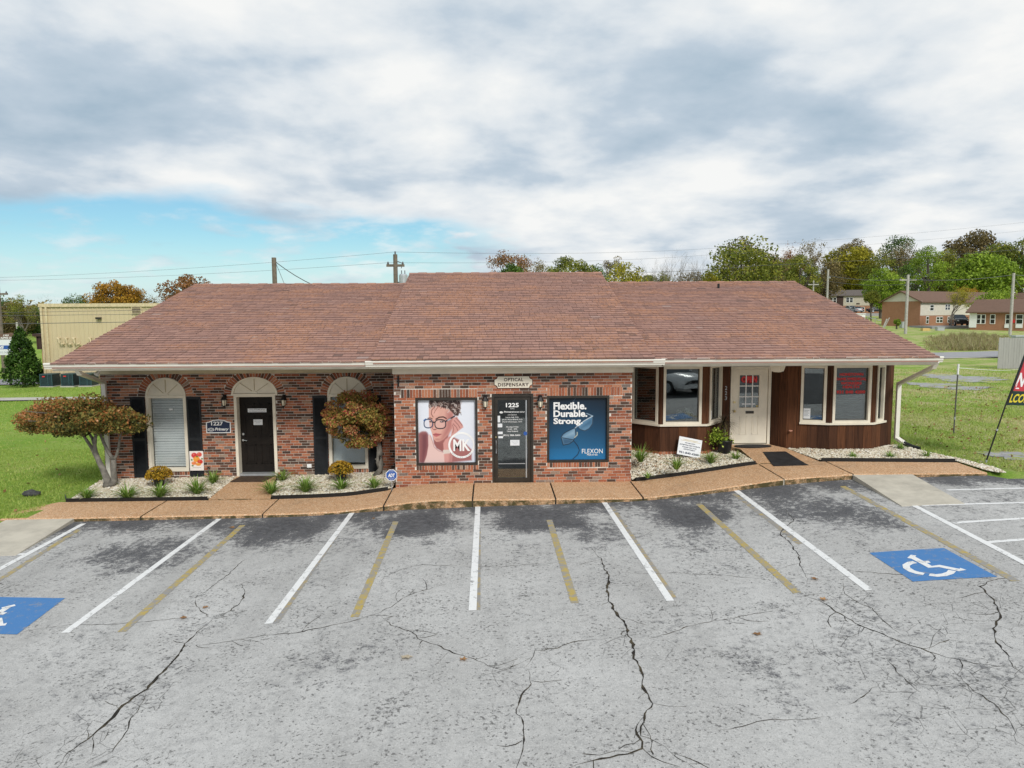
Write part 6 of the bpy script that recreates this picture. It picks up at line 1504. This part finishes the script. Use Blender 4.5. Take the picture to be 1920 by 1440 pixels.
conifer(45, 722, 612, 66, 'cone shaped evergreen beside the tan metal building')

def tree(px, Y, top, wpx, kind, label, base=None, bottom=None, dens=1.0, leaf=None, shape=1.0, seed=0, group='trees behind the building'):
    X = XW(px, Y, top); gz = float(GZ(X, Y)); zt = W(px, top, Y).z; r = wpx/2*Y/FPX; rr = random.Random(seed or int(px*7+top)); h = zt-gz
    zb = max(gz+h*.12, W(px, bottom, Y).z) if bottom else gz+h*.22
    t = thing('leafy_tree', label, 'tree', (X, Y, gz), group); m = MB(); tr = max(.12, h*.022)
    m.tube([(X, Y, gz-.3), (X+rr.uniform(-.2,.2), Y, gz+h*.3), (X+rr.uniform(-.5,.5), Y, gz+h*.75)], [tr*1.2, tr, tr*.35], 7)
    rz = (zt-zb)/2; cz = (zt+zb)/2; cl = []
    for k in range(10):
        a = rr.uniform(0, 6.283); q = rr.uniform(.4, .85); m.tube([(X, Y, gz+h*rr.uniform(.25, .5)), (X+r*q*.5*math.cos(a), Y+r*q*.5*math.sin(a), cz-rz*.2), (X+r*q*math.cos(a), Y+r*q*math.sin(a), cz+rz*rr.uniform(-.2, .6))], [tr*.45, tr*.3, tr*.08], 5)
    m.build('trunk', darkbark, t); nc = int(64*dens)
    for k in range(nc):
        d = Vector((rr.gauss(0,1), rr.gauss(0,1), rr.gauss(0,1))).normalized(); q = rr.uniform(.45, 1)**.6
        px_, py_, pz_ = X+d.x*r*.80*q, Y+d.y*r*.8*q, cz+d.z*rz*.80*q*shape
        s = r*rr.uniform(.18, .32); cl.append(((px_, py_, pz_), (s*1.1, s*1.1, s*.8), .42+.16*d.z*0+rr.uniform(-.22, .25)))
    C, R, O = clump_pts(cl, 100, .2); ls = leaf or max(.08, r*.032)
    leaves('crown', C, RNG.uniform(ls*.7, ls*1.4, len(C)), R, M['leaf_'+kind], t)
def bare_tree(px, Y, top, wpx, label, seed, sparse=None, group='bare trees behind the building'):
    X = XW(px, Y, top); gz = float(GZ(X, Y)); zt = W(px, top, Y).z; h = zt-gz; t = thing('bare_tree', label, 'tree', (X, Y, gz), group); rg = random.Random(seed); m = MB()
    tr = h*.014; m.tube([(X, Y, gz-.3), (X, Y, gz+h*.30)], [tr*1.3, tr], 6); sp = wpx*Y/FPX/h
    ends = []
    for k in range(7):
        a = rg.uniform(0, 6.283); ends += branch(m, (X, Y, gz+h*rg.uniform(.22, .34)), (sp*.55*math.cos(a), sp*.55*math.sin(a), 1), h*rg.uniform(.23, .29), tr*.6, 4, .55, 2, .22, 4, 3, rg)
    m.build('trunk', simple('grey_bark', (.17, .145, .125), .9) if 'grey_bark' not in MATS else MATS['grey_bark'], t)
    if sparse:
        E = np.array([tuple(e) for e in ends]); E = E[RNG.random(len(E)) < .8]; C = np.repeat(E, 5, 0)+RNG.normal(size=(len(E)*5, 3))*h*.018; leaves('crown', C, RNG.uniform(h*.006, h*.012, len(C)), RNG.uniform(.1, .9, len(C)), M['leaf_'+sparse], t)
# left
tree(216, 95, 520, 98, 'orange', 'round orange autumn tree rising behind the tan metal building', bottom=600); tree(145, 110, 550, 68, 'dkgreen', 'low dark green tree left of the orange tree behind the metal building', bottom=610)
tree(355, 85, 507, 118, 'rust', 'rust red tree rising behind the left end of the shingle roof', bottom=610, dens=.9); bare_tree(272, 100, 548, 34, 'small bare tree between the orange tree and the rust red tree', 5, 'brown')
tree(20, 120, 560, 90, 'brown', 'brownish thin tree behind the white panel sign', bottom=660, dens=.9); tree(66, 125, 570, 60, 'dkgreen', 'dull green tree between panel sign and tan metal building', bottom=660); bare_tree(40, 118, 552, 70, 'bare branched tree above the white panel sign', 12, 'olive'); bare_tree(92, 140, 552, 50, 'thin bare tree behind the tan metal building corner', 13)
tree(-40, 130, 540, 120, 'dkgreen', 'dark green tree at the far end beyond the panel sign', bottom=660)
# centre, above the roof
tree(955, 85, 457, 92, 'rust', 'rusty open crowned tree above the ridge of the middle roof', bottom=560, dens=.75); tree(962, 75, 489, 56, 'green', 'small green tree in front of the rusty tree above the middle ridge', bottom=560); bare_tree(1003, 90, 492, 34, 'small thin bare tree right of the rusty tree above the middle ridge', 21, 'brown')
tree(1072, 110, 475, 100, 'olive', 'rounded olive tree above the right end of the middle ridge', bottom=580); tree(1172, 100, 484, 108, 'yellow', 'yellow green tree in the notch between middle and right ridges', bottom=590); tree(1150, 125, 468, 60, 'brown', 'taller brown topped tree behind the yellow green tree in the notch', bottom=590, dens=.7)
for i, (px, top) in enumerate(((1218, 476), (1248, 472), (1280, 474), (1310, 476), (1335, 480))): bare_tree(px, 120+6*i, top, 56, 'bare grey tree in the leafless row above the right roof ridge', 30+i, group='leafless row above the right ridge')
tree(1392, 120, 440, 160, 'olive', 'broad tall olive tree above the middle of the right ridge', bottom=590, dens=1.4); tree(1400, 135, 436, 110, 'brown', 'brown open crown rising over the broad olive tree', bottom=560, dens=.6); tree(1330, 112, 505, 50, 'yellow', 'small yellowish tree at the foot of the broad olive tree', bottom=590)
# hillside right
bare_tree(1470, 190, 462, 60, 'bare tree right of the broad olive tree', 51, 'rust'); bare_tree(1505, 200, 455, 80, 'bare tree behind the hip of the right roof', 52, 'brown'); bare_tree(1545, 205, 452, 70, 'bare tree left of the large yellow olive tree', 53)
tree(1460, 175, 480, 90, 'olive', 'low olive tree beside the broad olive tree', bottom=590); tree(1510, 185, 500, 80, 'dkgreen', 'dark tree behind the two storey apartments, left part', bottom=590)
tree(1595, 210, 452, 112, 'yellow', 'large yellow olive tree behind the two storey apartments', bottom=580, dens=1.3); tree(1605, 225, 434, 80, 'brown', 'brown topped tree over the large yellow olive tree', bottom=540, dens=.6)
tree(1690, 225, 430, 92, 'dkgreen', 'tall dark green tree on the hill crest', bottom=540, dens=.9); bare_tree(1690, 215, 455, 90, 'leafless tree below the tall dark green crown', 57, 'brown'); tree(1745, 190, 452, 74, 'bright', 'light green open tree beside the tall dark green tree', bottom=560, dens=.8)
tree(1655, 150, 496, 82, 'bright', 'bright green tree in front of the two storey apartments', bottom=592, dens=1.2); tree(1636, 140, 545, 34, 'olive', 'small lollipop tree before the two storey apartments', bottom=570)
tree(1825, 230, 424, 132, 'brown', 'tall brown green oak on the hill crest', bottom=560, dens=1.1); tree(1790, 200, 490, 90, 'olive', 'olive tree behind the gabled brick building roof', bottom=600); tree(1850, 165, 474, 150, 'bright', 'big yellow green tree behind the long brick house', bottom=610, dens=1.7)
tree(1920, 210, 425, 110, 'olive', 'tall olive tree at the end of the hill crest', bottom=600, dens=1.2); tree(1985, 200, 440, 130, 'green', 'green tree at the far end of the hillside', bottom=610); tree(1812, 140, 536, 60, 'orange', 'small orange tree behind the gabled brick building', bottom=585, dens=.7); bare_tree(1788, 108, 528, 110, 'half bare yellowish tree standing before the gabled brick building', 66, 'yellow'); tree(1868, 112, 540, 95, 'bright', 'green shrubby tree between the brick building and long brick house', bottom=612, dens=1.2)
tree(1710, 170, 545, 80, 'olive', 'olive shrub tree above the gable of the brick building', bottom=590)
for px, Y, top, w, kind, lab, bt in (
 (1035, 118, 488, 70, 'olive', 'low olive tree between rusty tree and rounded olive tree above the ridge', 580), (1112, 122, 486, 70, 'green', 'green tree just right of the rounded olive tree above the ridge', 585),
 (1232, 150, 500, 80, 'olive', 'low olive tree behind the start of the leafless row', 590), (1300, 155, 502, 90, 'brown', 'low brown tree behind the middle of the leafless row', 590),
 (1448, 150, 462, 80, 'brown', 'brown tree against the right side of the broad olive tree', 590), (1500, 168, 470, 90, 'olive', 'olive tree among the bare trees over the roof hip', 590), (1548, 178, 476, 80, 'brown', 'brown tree among the bare trees left of the large yellow olive tree', 590),
 (1648, 200, 462, 80, 'olive', 'olive tree between large yellow olive tree and tall dark green tree', 585), (1722, 205, 478, 80, 'green', 'green tree below the tall dark green crown', 590), (1775, 215, 458, 80, 'olive', 'olive tree between light green open tree and tall oak', 590), (1880, 215, 446, 90, 'green', 'green tree between the tall oak and the tall olive tree', 600)):
    tree(px, Y, top, w, kind, lab, bottom=bt, dens=1.0)
def woodland():
    C, R = [], []
    for k in range(420):
        px = RNG.uniform(1420, 2100) if k < 330 else RNG.uniform(880, 1440); Y = RNG.uniform(215, 270); X = XW(px, Y, 540); g = float(GZ(X, Y)); top = RNG.uniform(3, 13 if px > 1420 else 7); n = 34; c = np.array([X, Y, g+RNG.uniform(0, top)])
        C.append(c+RNG.normal(size=(n, 3))*np.array([2.2, 2.2, 1.5])); R.append(np.clip(RNG.uniform(.1, .7)+.15*RNG.normal(size=n), .01, 1))
    C = np.concatenate(C); stuff(leaves('woodland', C, RNG.uniform(.35, .7, len(C)), np.concatenate(R), M['leaf_olive']))
    C, R = [], []
    for k in range(260):
        px = RNG.uniform(-200, 330); Y = RNG.uniform(140, 190); X = XW(px, Y, 600); g = float(GZ(X, Y)); n = 30; c = np.array([X, Y, g+RNG.uniform(0, 5.5)]); C.append(c+RNG.normal(size=(n, 3))*np.array([1.8, 1.8, 1.0])); R.append(np.clip(RNG.uniform(.1, .8)+.15*RNG.normal(size=n), .01, 1))
    C = np.concatenate(C); stuff(leaves('woodland', C, RNG.uniform(.25, .5, len(C)), np.concatenate(R), M['leaf_brown']))
    V, R = [], []; n = 16000
    for i in range(n):
        px = RNG.triangular(1728, 1830, 1905); py = 652-abs(RNG.normal())*3; u = (px-1728)/177; d = RNG.uniform(62, 84); X = XW(px, d, 640); g = float(GZ(X, d)); h = RNG.uniform(.12, .6)*(.35+.65*math.sin(math.pi*min(1, u*1.05+.02)))*(1.0+.6*math.sin(px*.31+d*.4)); a = RNG.uniform(0, 6.28); w = .035
        V += [(X-w*math.cos(a), d-w*math.sin(a), g), (X+w*math.cos(a), d+w*math.sin(a), g), (X+RNG.normal()*.2, d+RNG.normal()*.2, g+h)]; R.append(RNG.uniform(.05, 1))
    stuff(fast('tall_dry_grass', np.array(V), np.arange(3*n).reshape(n, 3), M['leaf_dry'], rnd=np.array(R)))
woodland()
# houses on the slope
def window_unit(F, a, b, w, h, par, double=False):
    m = MB(); m.fbox(F, a-w/2, b-h/2, -.02, a+w/2, b+h/2, .06); o = m.build('window', white, par); n = 2 if double else 1
    for i in range(n):
        pw = w/n; x = a-w/2+pw*(i+.5)
        for s in (0, 1): MB().fbox(F, x-pw/2+.09, b-h/2+.08+s*(h/2-.02), .06, x+pw/2-.09, b-.03+s*(h/2-.05), .075).build('pane', M['car_glass'], o)
def gable_house(name, label, A, B, depth, zb, hwall, hroof, split, mats, wins, over=.5, gable_side=None):
    F, ln = facet(A, B); t = thing(name, label, 'house', F(ln/2, zb, -depth/2)); br, up, rf = mats
    m = MB(); m.fbox(F, 0, zb-.6, -depth, ln, zb+hwall*split, 0); m.build('wall', br, t)
    if split < 1: m = MB(); m.fbox(F, .02, zb+hwall*split, -depth+.02, ln-.02, zb+hwall, .03); m.build('upper_wall', up, t)
    zt = zb+hwall; m = MB(); e = over
    P = [F(-e, zt-.12, e), F(ln+e, zt-.12, e), F(ln+e, zt+hroof, -depth/2), F(-e, zt+hroof, -depth/2), F(-e, zt-.12, -depth-e), F(ln+e, zt-.12, -depth-e)]; Q = [p-Vector((0,0,.18)) for p in P]
    m.add(P+Q, [(0,1,2,3),(3,2,5,4),(7,6,9,8),(8,9,10,11),(0,6,7,1),(6,0,3,9),(9,3,4,10),(1,7,8,2),(2,8,11,5),(4,5,11,10)]); m.build('roof', rf, t)
    for s in (.04, ln-.04): m = MB(); m.add([F(s, zt-.1, -.05), F(s, zt-.1, -depth+.05), F(s, zt+hroof-.2, -depth/2), F(s+.02, zt-.1, -.05), F(s+.02, zt-.1, -depth+.05), F(s+.02, zt+hroof-.2, -depth/2)], [(0,1,2),(5,4,3),(0,3,4,1),(1,4,5,2),(2,5,3,0)]); m.build('gable', up, t)
    for (a, b, w, h, dbl) in wins: window_unit(F, a, zb+b, w, h, t, dbl)
    return t, F
beige = simple('beige_siding', (.52, .47, .38), .7, .06, 2)
a0, a1 = W(1505, 585, 188), W(1660, 585, 182)
g_ = float(GZ(a1.x, 185)); zb = W(1600, 588, 185).z
t, F = gable_house('apartment_house', 'two storey apartment house with beige upper floor on the hillside', (a0.x, 188), (a1.x, 182), 9, zb-.2, 5.0, 1.4, .45, (M['far_brick'], beige, M['far_roof_grey']), [((px-1505)/155*math.hypot(a1.x-a0.x, 6), b, w, h, d) for px, b, w, h, d in ((1562, 3.7, 1.7, 1.25, True), (1593, 3.7, 1.7, 1.25, True), (1593, 1.3, 1.9, 1.25, True), (1618, 1.25, .9, 1.3, False), (1650, 1.3, .8, 1.2, False))])
m = MB(); u = (1576-1505)/155*math.hypot(a1.x-a0.x, 6); m.fbox(F, u-.9, zb-.2, -.5, u+.7, zb+4.7, .04); m.build('stairwell', brownm, t); m = MB(); u = (1609-1505)/155*math.hypot(a1.x-a0.x, 6); m.fbox(F, u-.4, zb+2.35, 0, u+.4, zb+2.7, .07); m.build('wall_unit', brownm, t)
c = W(1724, 610, 114); e1 = W(1861, 606, 126); zb = c.z
t, F = gable_house('brick_house', 'gabled brick and beige house with the half bare tree before it', (c.x, 114), (e1.x+3, 127), 6.4, zb, 3.9, 1.7, .40, (M['far_brick'], simple('ivory_siding', (.62, .58, .50), .7, .05, 2), M['far_roof']), [(2.1, .85, .75, 1.2, False), (5.6, .85, 1.9, 1.0, True), (8.6, .85, 1.2, 1.0, True), (7.8, 2.9, 1.5, 1.0, True), (3.2, 2.8, 1.1, 1.0, False)], .45)
Fg, lg = facet((F(0, 0, -6.4).x, F(0, 0, -6.4).y), (c.x, 114)); m = MB(); m.fbox(Fg, -.02, zb-.6, -.05, lg+.0, zb+3.85, .05); m.build('end_wall', M['far_brick'], t)
m = MB(); m.prism(Fg, [(-.3, zb+3.86), (lg+.3, zb+3.86), (lg/2, zb+5.45)], -.02, .08); m.build('end_gable', MATS['ivory_siding'], t)
c = W(1818, 614, 102); e1 = W(1990, 616, 94); zb = c.z; L = math.hypot(e1.x-c.x, 8)
t, F = gable_house('ranch_house', 'long low brick house with white doors and windows near the dry grass', (c.x, 102), (e1.x, 94), 9, zb, 2.35, 1.7, 1.0, (M['far_brick'], white, M['far_roof']), [(L*(px-1818)/172, 1.2, w, 1.35, d) for px, w, d in ((1840, 1.15, True), (1863, .65, False), (1893, .7, False), (1914, .85, False), (1940, 1.1, True))], .5)
for px in (1824,): m = MB(); u = L*(px-1818)/172; m.fbox(F, u-.45, zb, 0, u+.45, zb+2.05, .07); m.build('door', white, t)
m = MB(); u = L*(1903-1818)/172; m.fbox(F, u-.18, zb+.7, 0, u+.18, zb+1.15, .15); m.build('mailbox', red_p, t)
for u_ in (L*(1893-1818)/172, L*(1914-1818)/172): m = MB(); m.fbox(F, u_-.4, zb, 0, u_+.4, zb+.5, .10); m.build('panel', white, t)
c = W(1880, 572, 160); e1 = W(1960, 572, 158); gable_house('brown_house', 'dark brown roofed house half hidden by trees behind the utility pole', (c.x, 160), (e1.x, 158), 8, c.z-1.0, 2.6, 1.2, 1.0, (brownm, brownm, M['far_roof']), [(3, 1.3, 1.0, 1.0, False)])
# wooden fence
def fence():
    A, B = (31.5, 43.8), (40, 41.8); F, ln = facet(A, B); t = thing('wooden_fence', 'weathered grey board fence beside the road', 'fence', F(ln/2, .65, 0)); n = int(ln/.145)
    for i in range(n): h = 1.92+random.uniform(-.03, .03); z = float(GZ(*F(i*.145, 0, 0).xy)); MB().prism(F, [(i*.145, z), (i*.145+.138, z), (i*.145+.138, z+h-.03), (i*.145+.105, z+h), (i*.145+.03, z+h), (i*.145, z+h-.03)], -.01, .012+random.uniform(0, .008)).build('board', M['weathered_fence'], t)
    z = float(GZ(*F(0, 0, 0).xy)); m = MB(); m.fbox(F, 0, z+.4, -.05, ln, z+.48, -.012); m.fbox(F, 0, z+1.5, -.05, ln, z+1.58, -.012); m.build('rail', M['weathered_fence'], t)
    c = W(1910, 632, 52); m = MB(); m.box(c.x-.2, 52, .6, c.x+2.5, 52.5, c.z+.02); m.box(c.x-.28, 51.9, c.z+.02, c.x+2.6, 52.6, c.z+.12); tag(m.build('storage_box', galv), 'grey metal storage box showing above the wooden fence', 'box')
fence()
# cars
def car(loc, rz, paint, label, suv=False, group='parked cars'):
    t = thing('parked_car', label, 'car', (0, 0, 0), group); L, hw = (4.95, .92) if not suv else (4.7, .94); P = car_paints[paint]; zs = .0 if not suv else .22
    st = [(-2.45,.50,.62,.55),(-2.38,.34,.74,.74),(-2.0,.28,.86,.86),(-1.2,.26,.93,.91),(-.6,.25,.97,.92),(.4,.25,.98,.92),(1.2,.26,.98,.92),(1.9,.28,.97,.88),(2.35,.36,.93,.80),(2.45,.48,.80,.70)]
    m = MB(); V = []; F = []
    for (x, zb, zt, w) in st:
        zt += zs; V += [(x,-w*.94,zb),(x,-w,zb+.18),(x,-w,zt-.16),(x,-w*.90,zt),(x,0,zt+.035),(x,w*.90,zt),(x,w,zt-.16),(x,w,zb+.18),(x,w*.94,zb)]
    for i in range(len(st)-1):
        for k in range(8): a = i*9+k; F.append((a, a+1, a+10, a+9))
        F.append((i*9+8, i*9, i*9+9, i*9+17))
    F += [tuple(range(8, -1, -1)), tuple(range((len(st)-1)*9, len(st)*9))]; m.add(V, F); m.build('body', P, t, True)
    xr = 2.3 if suv else 1.75; base = [(-1.25,.88,.93),(-.35,.64,1.40),(.85,.66,1.43),(xr-.25 if suv else 1.05,.64,1.40),(xr,.84,.95)]
    if suv: base = [(-1.2,.88,1.13),(-.45,.70,1.66),(.6,.72,1.72),(1.9,.70,1.68),(2.3,.84,1.12)]
    m = MB(); top = [base[1], base[2], base[3]]; V = []
    for (x, w, z) in top: V += [(x,-w,z-.03),(x,-w*.9,z),(x,w*.9,z),(x,w,z-.03)]
    m.add(V, [(a+k, a+k+1, a+k+5, a+k+4) for a in (0, 4) for k in range(3)]); m.build('roof', P, t, True)
    g = MB(); zb0 = base[0][2]
    g.add([(base[0][0],-base[0][1],zb0),(base[0][0],base[0][1],zb0),(top[0][0],top[0][1]*.97,top[0][2]-.03),(top[0][0],-top[0][1]*.97,top[0][2]-.03)], [(0,1,2,3)]); g.build('windscreen', M['car_glass'], t)
    g = MB(); g.add([(base[4][0],-base[4][1],base[4][2]),(base[4][0],base[4][1],base[4][2]),(top[2][0],top[2][1]*.97,top[2][2]-.03),(top[2][0],-top[2][1]*.97,top[2][2]-.03)], [(3,2,1,0)]); g.build('rear_window', M['car_glass'], t)
    for s in (-1, 1):
        zb1 = zb0+.01; pl = MB(); g = MB()
        g.add([(base[0][0]+.1,s*.875,zb1),(.12,s*.885,zb1),(.12,s*top[1][1]*.99,top[1][2]-.05),(top[0][0]+.05,s*top[0][1]*.99,top[0][2]-.05)], [(0,1,2,3)]); g.add([(.22,s*.885,zb1),(base[4][0]-.2,s*.86,zb1),(top[2][0]-.03,s*top[2][1]*.99,top[2][2]-.05),(.22,s*top[1][1]*.99,top[1][2]-.05)], [(0,1,2,3)]); g.build('side_window', M['car_glass'], t)
        pl.add([(base[0][0],s*.87,zb0),(base[4][0],s*.84,base[4][2]),(top[2][0],s*(top[2][1]-.015),top[2][2]-.03),(top[1][0],s*(top[1][1]-.015),top[1][2]-.03),(top[0][0],s*(top[0][1]-.015),top[0][2]-.03)], [(0,1,2,3,4)]); pl.build('pillar', P, t)
        MB().fbox(lambda a, b, n: Vector((a, s*(.90+n), b)), -1.0, .98+zs, 0, -.82, 1.10+zs, .14).build('mirror', P, t)
        MB().fbox(lambda a, b, n: Vector((-2.40-n, s*a, b)), .45, .62+zs*.6, 0, .76, .75+zs*.6, .035).build('headlight', headl, t); MB().fbox(lambda a, b, n: Vector((2.42+n, s*a, b)), .45, .66+zs*.6, 0, .74, .82+zs*.6, .03).build('tail_light', red_p, t)
        for x in (-1.52, 1.45):
            m = MB(); rr_ = .33+zs*.25; c = (x, s*.80, rr_)
            for k in range(1): m.add([(x+rr_*math.cos(a), s*y, rr_+rr_*math.sin(a)) for y in (.72, .93) for a in [2*math.pi*i/18 for i in range(18)]], [(i, (i+1) % 18, 18+(i+1) % 18, 18+i) for i in range(18)]+[tuple(range(17, -1, -1)), tuple(range(18, 36))])
            w = m.build('wheel', tyre_m, t); MB().add([(x+.21*math.cos(a), s*.937, rr_+.21*math.sin(a)) for a in [2*math.pi*i/12 for i in range(12)]], [tuple(range(12))]).build('rim', galv, w)
    MB().fbox(lambda a, b, n: Vector((-2.46-n, a, b)), -.40, .60+zs*.6, 0, .40, .72+zs*.6, .02).build('grille', black, t); MB().fbox(lambda a, b, n: Vector((-2.43-n, a, b)), -.86, .36, -.3, .86, .54, .08).build('bumper', P, t)
    t.location = loc; t.rotation_euler = (0, 0, rz); return t
car((9.6, -5.6, LOT(9.6)), math.radians(118), 'white', 'white sedan parked in the lot facing the building, mirrored in the bay window', group=None) if False else None
def far_car(px, py, Y, rz, paint, label, suv=False):
    c = W(px, py, Y); car((c.x, Y, float(GZ(c.x, Y))), rz, paint, label, suv)
cw = car((8.1, 2.6, LOT(8.1)+.006), math.radians(-118), 'white', 'white sedan in the parking lot whose reflection shows in the left bay window')
def on_pad(px, py, Y, rz, paint, label, suv=False):
    c = W(px, py, Y); g = float(GZ(c.x, Y)); z = max(g, c.z); o = car((c.x, Y, z), rz, paint, label, suv)
on_pad(1604, 586, 172, math.radians(-95), 'silver', 'silver car parked before the two storey apartments'); on_pad(1593, 584, 176, math.radians(-90), 'white', 'white car parked left of the silver car on the hillside'); on_pad(1645, 586, 170, math.radians(178), 'black', 'black sedan parked side on below the two storey apartments'); on_pad(1797, 610.5, 110, math.radians(70), 'dark', 'dark sport utility car parked beside the gabled brick house', True)
m = MB(); a = W(1590, 588, 171); b = W(1670, 588, 168); z = W(1620, 587.0, 172).z
c1, c2 = W(1560, 588, 168), W(1665, 588, 168); m.box(c1.x, 166, -1, c2.x+1, 180, z-.05); struct(m.build('parking_terrace', M['far_road']))
m = MB(); c = W(1797, 611, 110); m.box(c.x-6, 107, -1, c.x+5, 113, c.z+.0); struct(m.build('parking_pad', M['far_road']))
# small yard items on the slope
m = MB(); c = W(1607, 594, 128); m.box(c.x-1.3, 128, float(GZ(c.x, 128))-.3, c.x+1.5, 128.4, W(1607, 589, 128).z); m.box(c.x-1.4, 127.9, W(1607, 589, 128).z, c.x+1.6, 128.5, W(1607, 589, 128).z+.12); tag(m.build('retaining_wall', white), 'white low wall end beside the roof edge near the stair rail', 'wall')
m = MB(); P = [W(px, py, 127) for px, py in ((1627, 593), (1634, 597), (1641, 597), (1646, 601), (1655, 601), (1660, 604))]
m.tube(P, .05, 5); 
for p in P[::2]: m.tube([p, Vector((p.x, p.y, float(GZ(p.x, p.y))-.1))], .045, 5)
tag(m.build('stair_rail', galv), 'pale metal stair rail on the grassy slope', 'rail')
m = MB(); a, b = W(1656, 611, 112), W(1663, 598, 112); m.tube([Vector((a.x, 112, float(GZ(a.x, 112)))), b], .11, 6); m.tube([Vector((a.x+.4, 112.3, float(GZ(a.x, 112)))), b+Vector((.5, .2, .2))], .07, 6); tag(m.build('leaning_post', palepole), 'pale leaning post on the slope before the gabled brick house', 'post')
c = W(1694, 604, 110); g = float(GZ(c.x, 110)); m = MB(); m.box(c.x-.4, 109.6, g, c.x+.4, 110.4, g+.9); m.box(c.x-.44, 109.56, g+.9, c.x+.44, 110.44, g+.98); tag(m.build('heat_pump', galv), 'pale heat pump unit against the brick end wall', 'heat pump')
tree(1683, 106, 594, 14, 'bright', 'small bright green shrub beside the pale heat pump', bottom=612, dens=.5, group=None)
c = W(1735, 609, 100); g = float(GZ(c.x, 100)); m = MB(); m.box(c.x-.55, 99.6, g, c.x+.5, 100.2, g+.30); m.box(c.x-.5, 99.65, g+.3, c.x+.45, 100.15, g+.36); tag(m.build('yellow_bin', simple('pale_orange', (.62, .42, .16), .6)), 'low yellow bin on the grass before the gabled brick house', 'bin'); m = MB(); m.box(c.x+1.8, 100, g, c.x+2.8, 100.6, g+.45); m.box(c.x+1.75, 99.95, g+.45, c.x+2.85, 100.65, g+.52); tag(m.build('utility_cabinet', galv), 'grey utility cabinet on the grass before the half bare tree', 'cabinet')
# utility poles and cables
def pole(px, top, Y, r, label, mat=pole_m, arm=None, transformer=False, lamp=False):
    p = W(px, top, Y); g = float(GZ(p.x, Y)); t = thing('utility_pole', label, 'utility pole', (p.x, Y, g)); m = MB(); m.tube([(p.x, Y, g-.3), (p.x, Y, p.z)], [r*1.25, r], 8); m.build('shaft', mat, t)
    if arm:
        m = MB(); m.box(p.x-arm, Y-.06, p.z-.75, p.x+arm, Y+.06, p.z-.60)
        a = m.build('crossarm', mat, t)
        for k in (-arm+.1, arm-.1): m = MB(); m.lathe([(.05,0),(.07,.05),(.05,.1),(.03,.16)], (p.x+k, Y, p.z-.60), 8); m.build('insulator', wire_m, a)
    if transformer:
        m = MB(); m.lathe([(.24,0),(.26,.05),(.26,.72),(.2,.80)], (p.x+.48, Y-.1, p.z-2.0), 12); tr = m.build('transformer', galv, t); m = MB(); m.tube([(p.x+.38,Y-.1,p.z-1.2),(p.x+.38,Y-.1,p.z-.98)], .03, 6); m.tube([(p.x+.58,Y-.1,p.z-1.2),(p.x+.58,Y-.1,p.z-.98)], .03, 6); m.tube([(p.x+.1, Y, p.z-1.7), (p.x+.25, Y-.05, p.z-1.7)], .04, 6); m.build('bushing', wire_m, tr)
        m = MB(); m.tube([(p.x, Y, p.z), (p.x, Y, p.z+.18)], .05, 6); m.tube([(p.x+.1,Y,p.z-.4),(p.x+.45,Y,p.z-.55),(p.x+.35,Y,p.z-.85)], .03, 6); m.build('insulator', wire_m, t)
    if lamp: m = MB(); m.lathe([(.12,0),(.17,.12),(.05,.22)], (p.x+.25, Y, p.z-1.3), 8); m.build('meter', galv, t)
    return p
p1 = pole(513.5, 483, 40, .125, 'plain wooden pole rising behind the left roof ridge'); p2 = pole(741, 477, 45, .13, 'wooden pole with transformer and crossarm behind the left roof', arm=.55, transformer=True)
wires([(p1.x+.1, 40, p1.z-.25), (p2.x, 45, p2.z-2.0)], .022, 'thick sagging cable between the two poles behind the left roof', 1.05); m = MB(); m.tube([(p1.x+.1, 40, p1.z-.3), (p1.x+.75, 40.2, p1.z-2.2)], .012, 4); tag(m.build('guy_wire', wire_m), 'short guy wire slanting from the plain pole to the left roof', 'cable')
pL = W(-60, 522, 60); pL2 = W(-60, 526, 60)
wires([pL, (p2.x, 45, p2.z+.15), W(1330, 466, 70), W(2000, 408, 80)], .007, 'upper thin cable crossing the sky over the roofs', .25, 22); wires([pL2, (p2.x-.45, 45, p2.z-.5), W(1330, 478, 70), W(2000, 424, 80)], .007, 'lower thin cable crossing the sky over the roofs', .25, 22)
pa = pole(1553, 505, 105, .14, 'pale pole with round meter before the two storey apartments', palepole, lamp=True); pb = pole(1703, 515, 92, .16, 'pale pole with crossarm before the gabled brick house', palepole, arm=1.1); pc = pole(1901, 512, 88, .15, 'grey pole behind the long low brick house', palepole); pd = pole(1525.5, 526, 120, .12, 'short pale pole just above the right end of the roof', palepole, arm=.9)
wires([W(1090, 512, 60), W(1420, 498, 75), W(2000, 460, 70)], .016, 'pale cable running over the right ridge toward the hill', .2, 20)
wires([(pd.x, 120, pd.z-.4), (pa.x, 105, pa.z-.9), (pb.x, 92, pb.z-.6), (pc.x, 88, pc.z-.2), W(2000, 506, 85)], .035, 'dark cable strung between the poles before the brick houses', .35, 12); wires([(pd.x, 120, pd.z-.9), (pa.x, 105, pa.z-1.7), (pb.x, 92, pb.z-1.2)], .025, 'second dark cable below the crossarm pole cable', .35, 12)
m = MB(); m.tube([(pc.x, 88, pc.z-.5), (pc.x+1.6, 86, pc.z-4.5)], .02, 4); tag(m.build('guy_wire', wire_m), 'guy wire slanting from the grey pole behind the brick house', 'cable')
for i, (ya, yb) in enumerate(((587, 580), (592.5, 588), (608, 602))): wires([W(-40, ya-1, 47), W(150, (ya+yb)/2, 46.5), W(300, yb, 46)], .012 if i < 2 else .018, ['upper', 'middle', 'lowest and thickest'][i]+' cable crossing in front of the tan metal wall', .02, 8)
pole(-4, 536, 62, .13, 'wooden pole beside the white panel sign with crossarm', arm=.75); pole(31.5, 604, 75, .10, 'pale post rising behind the panel sign', palepole)
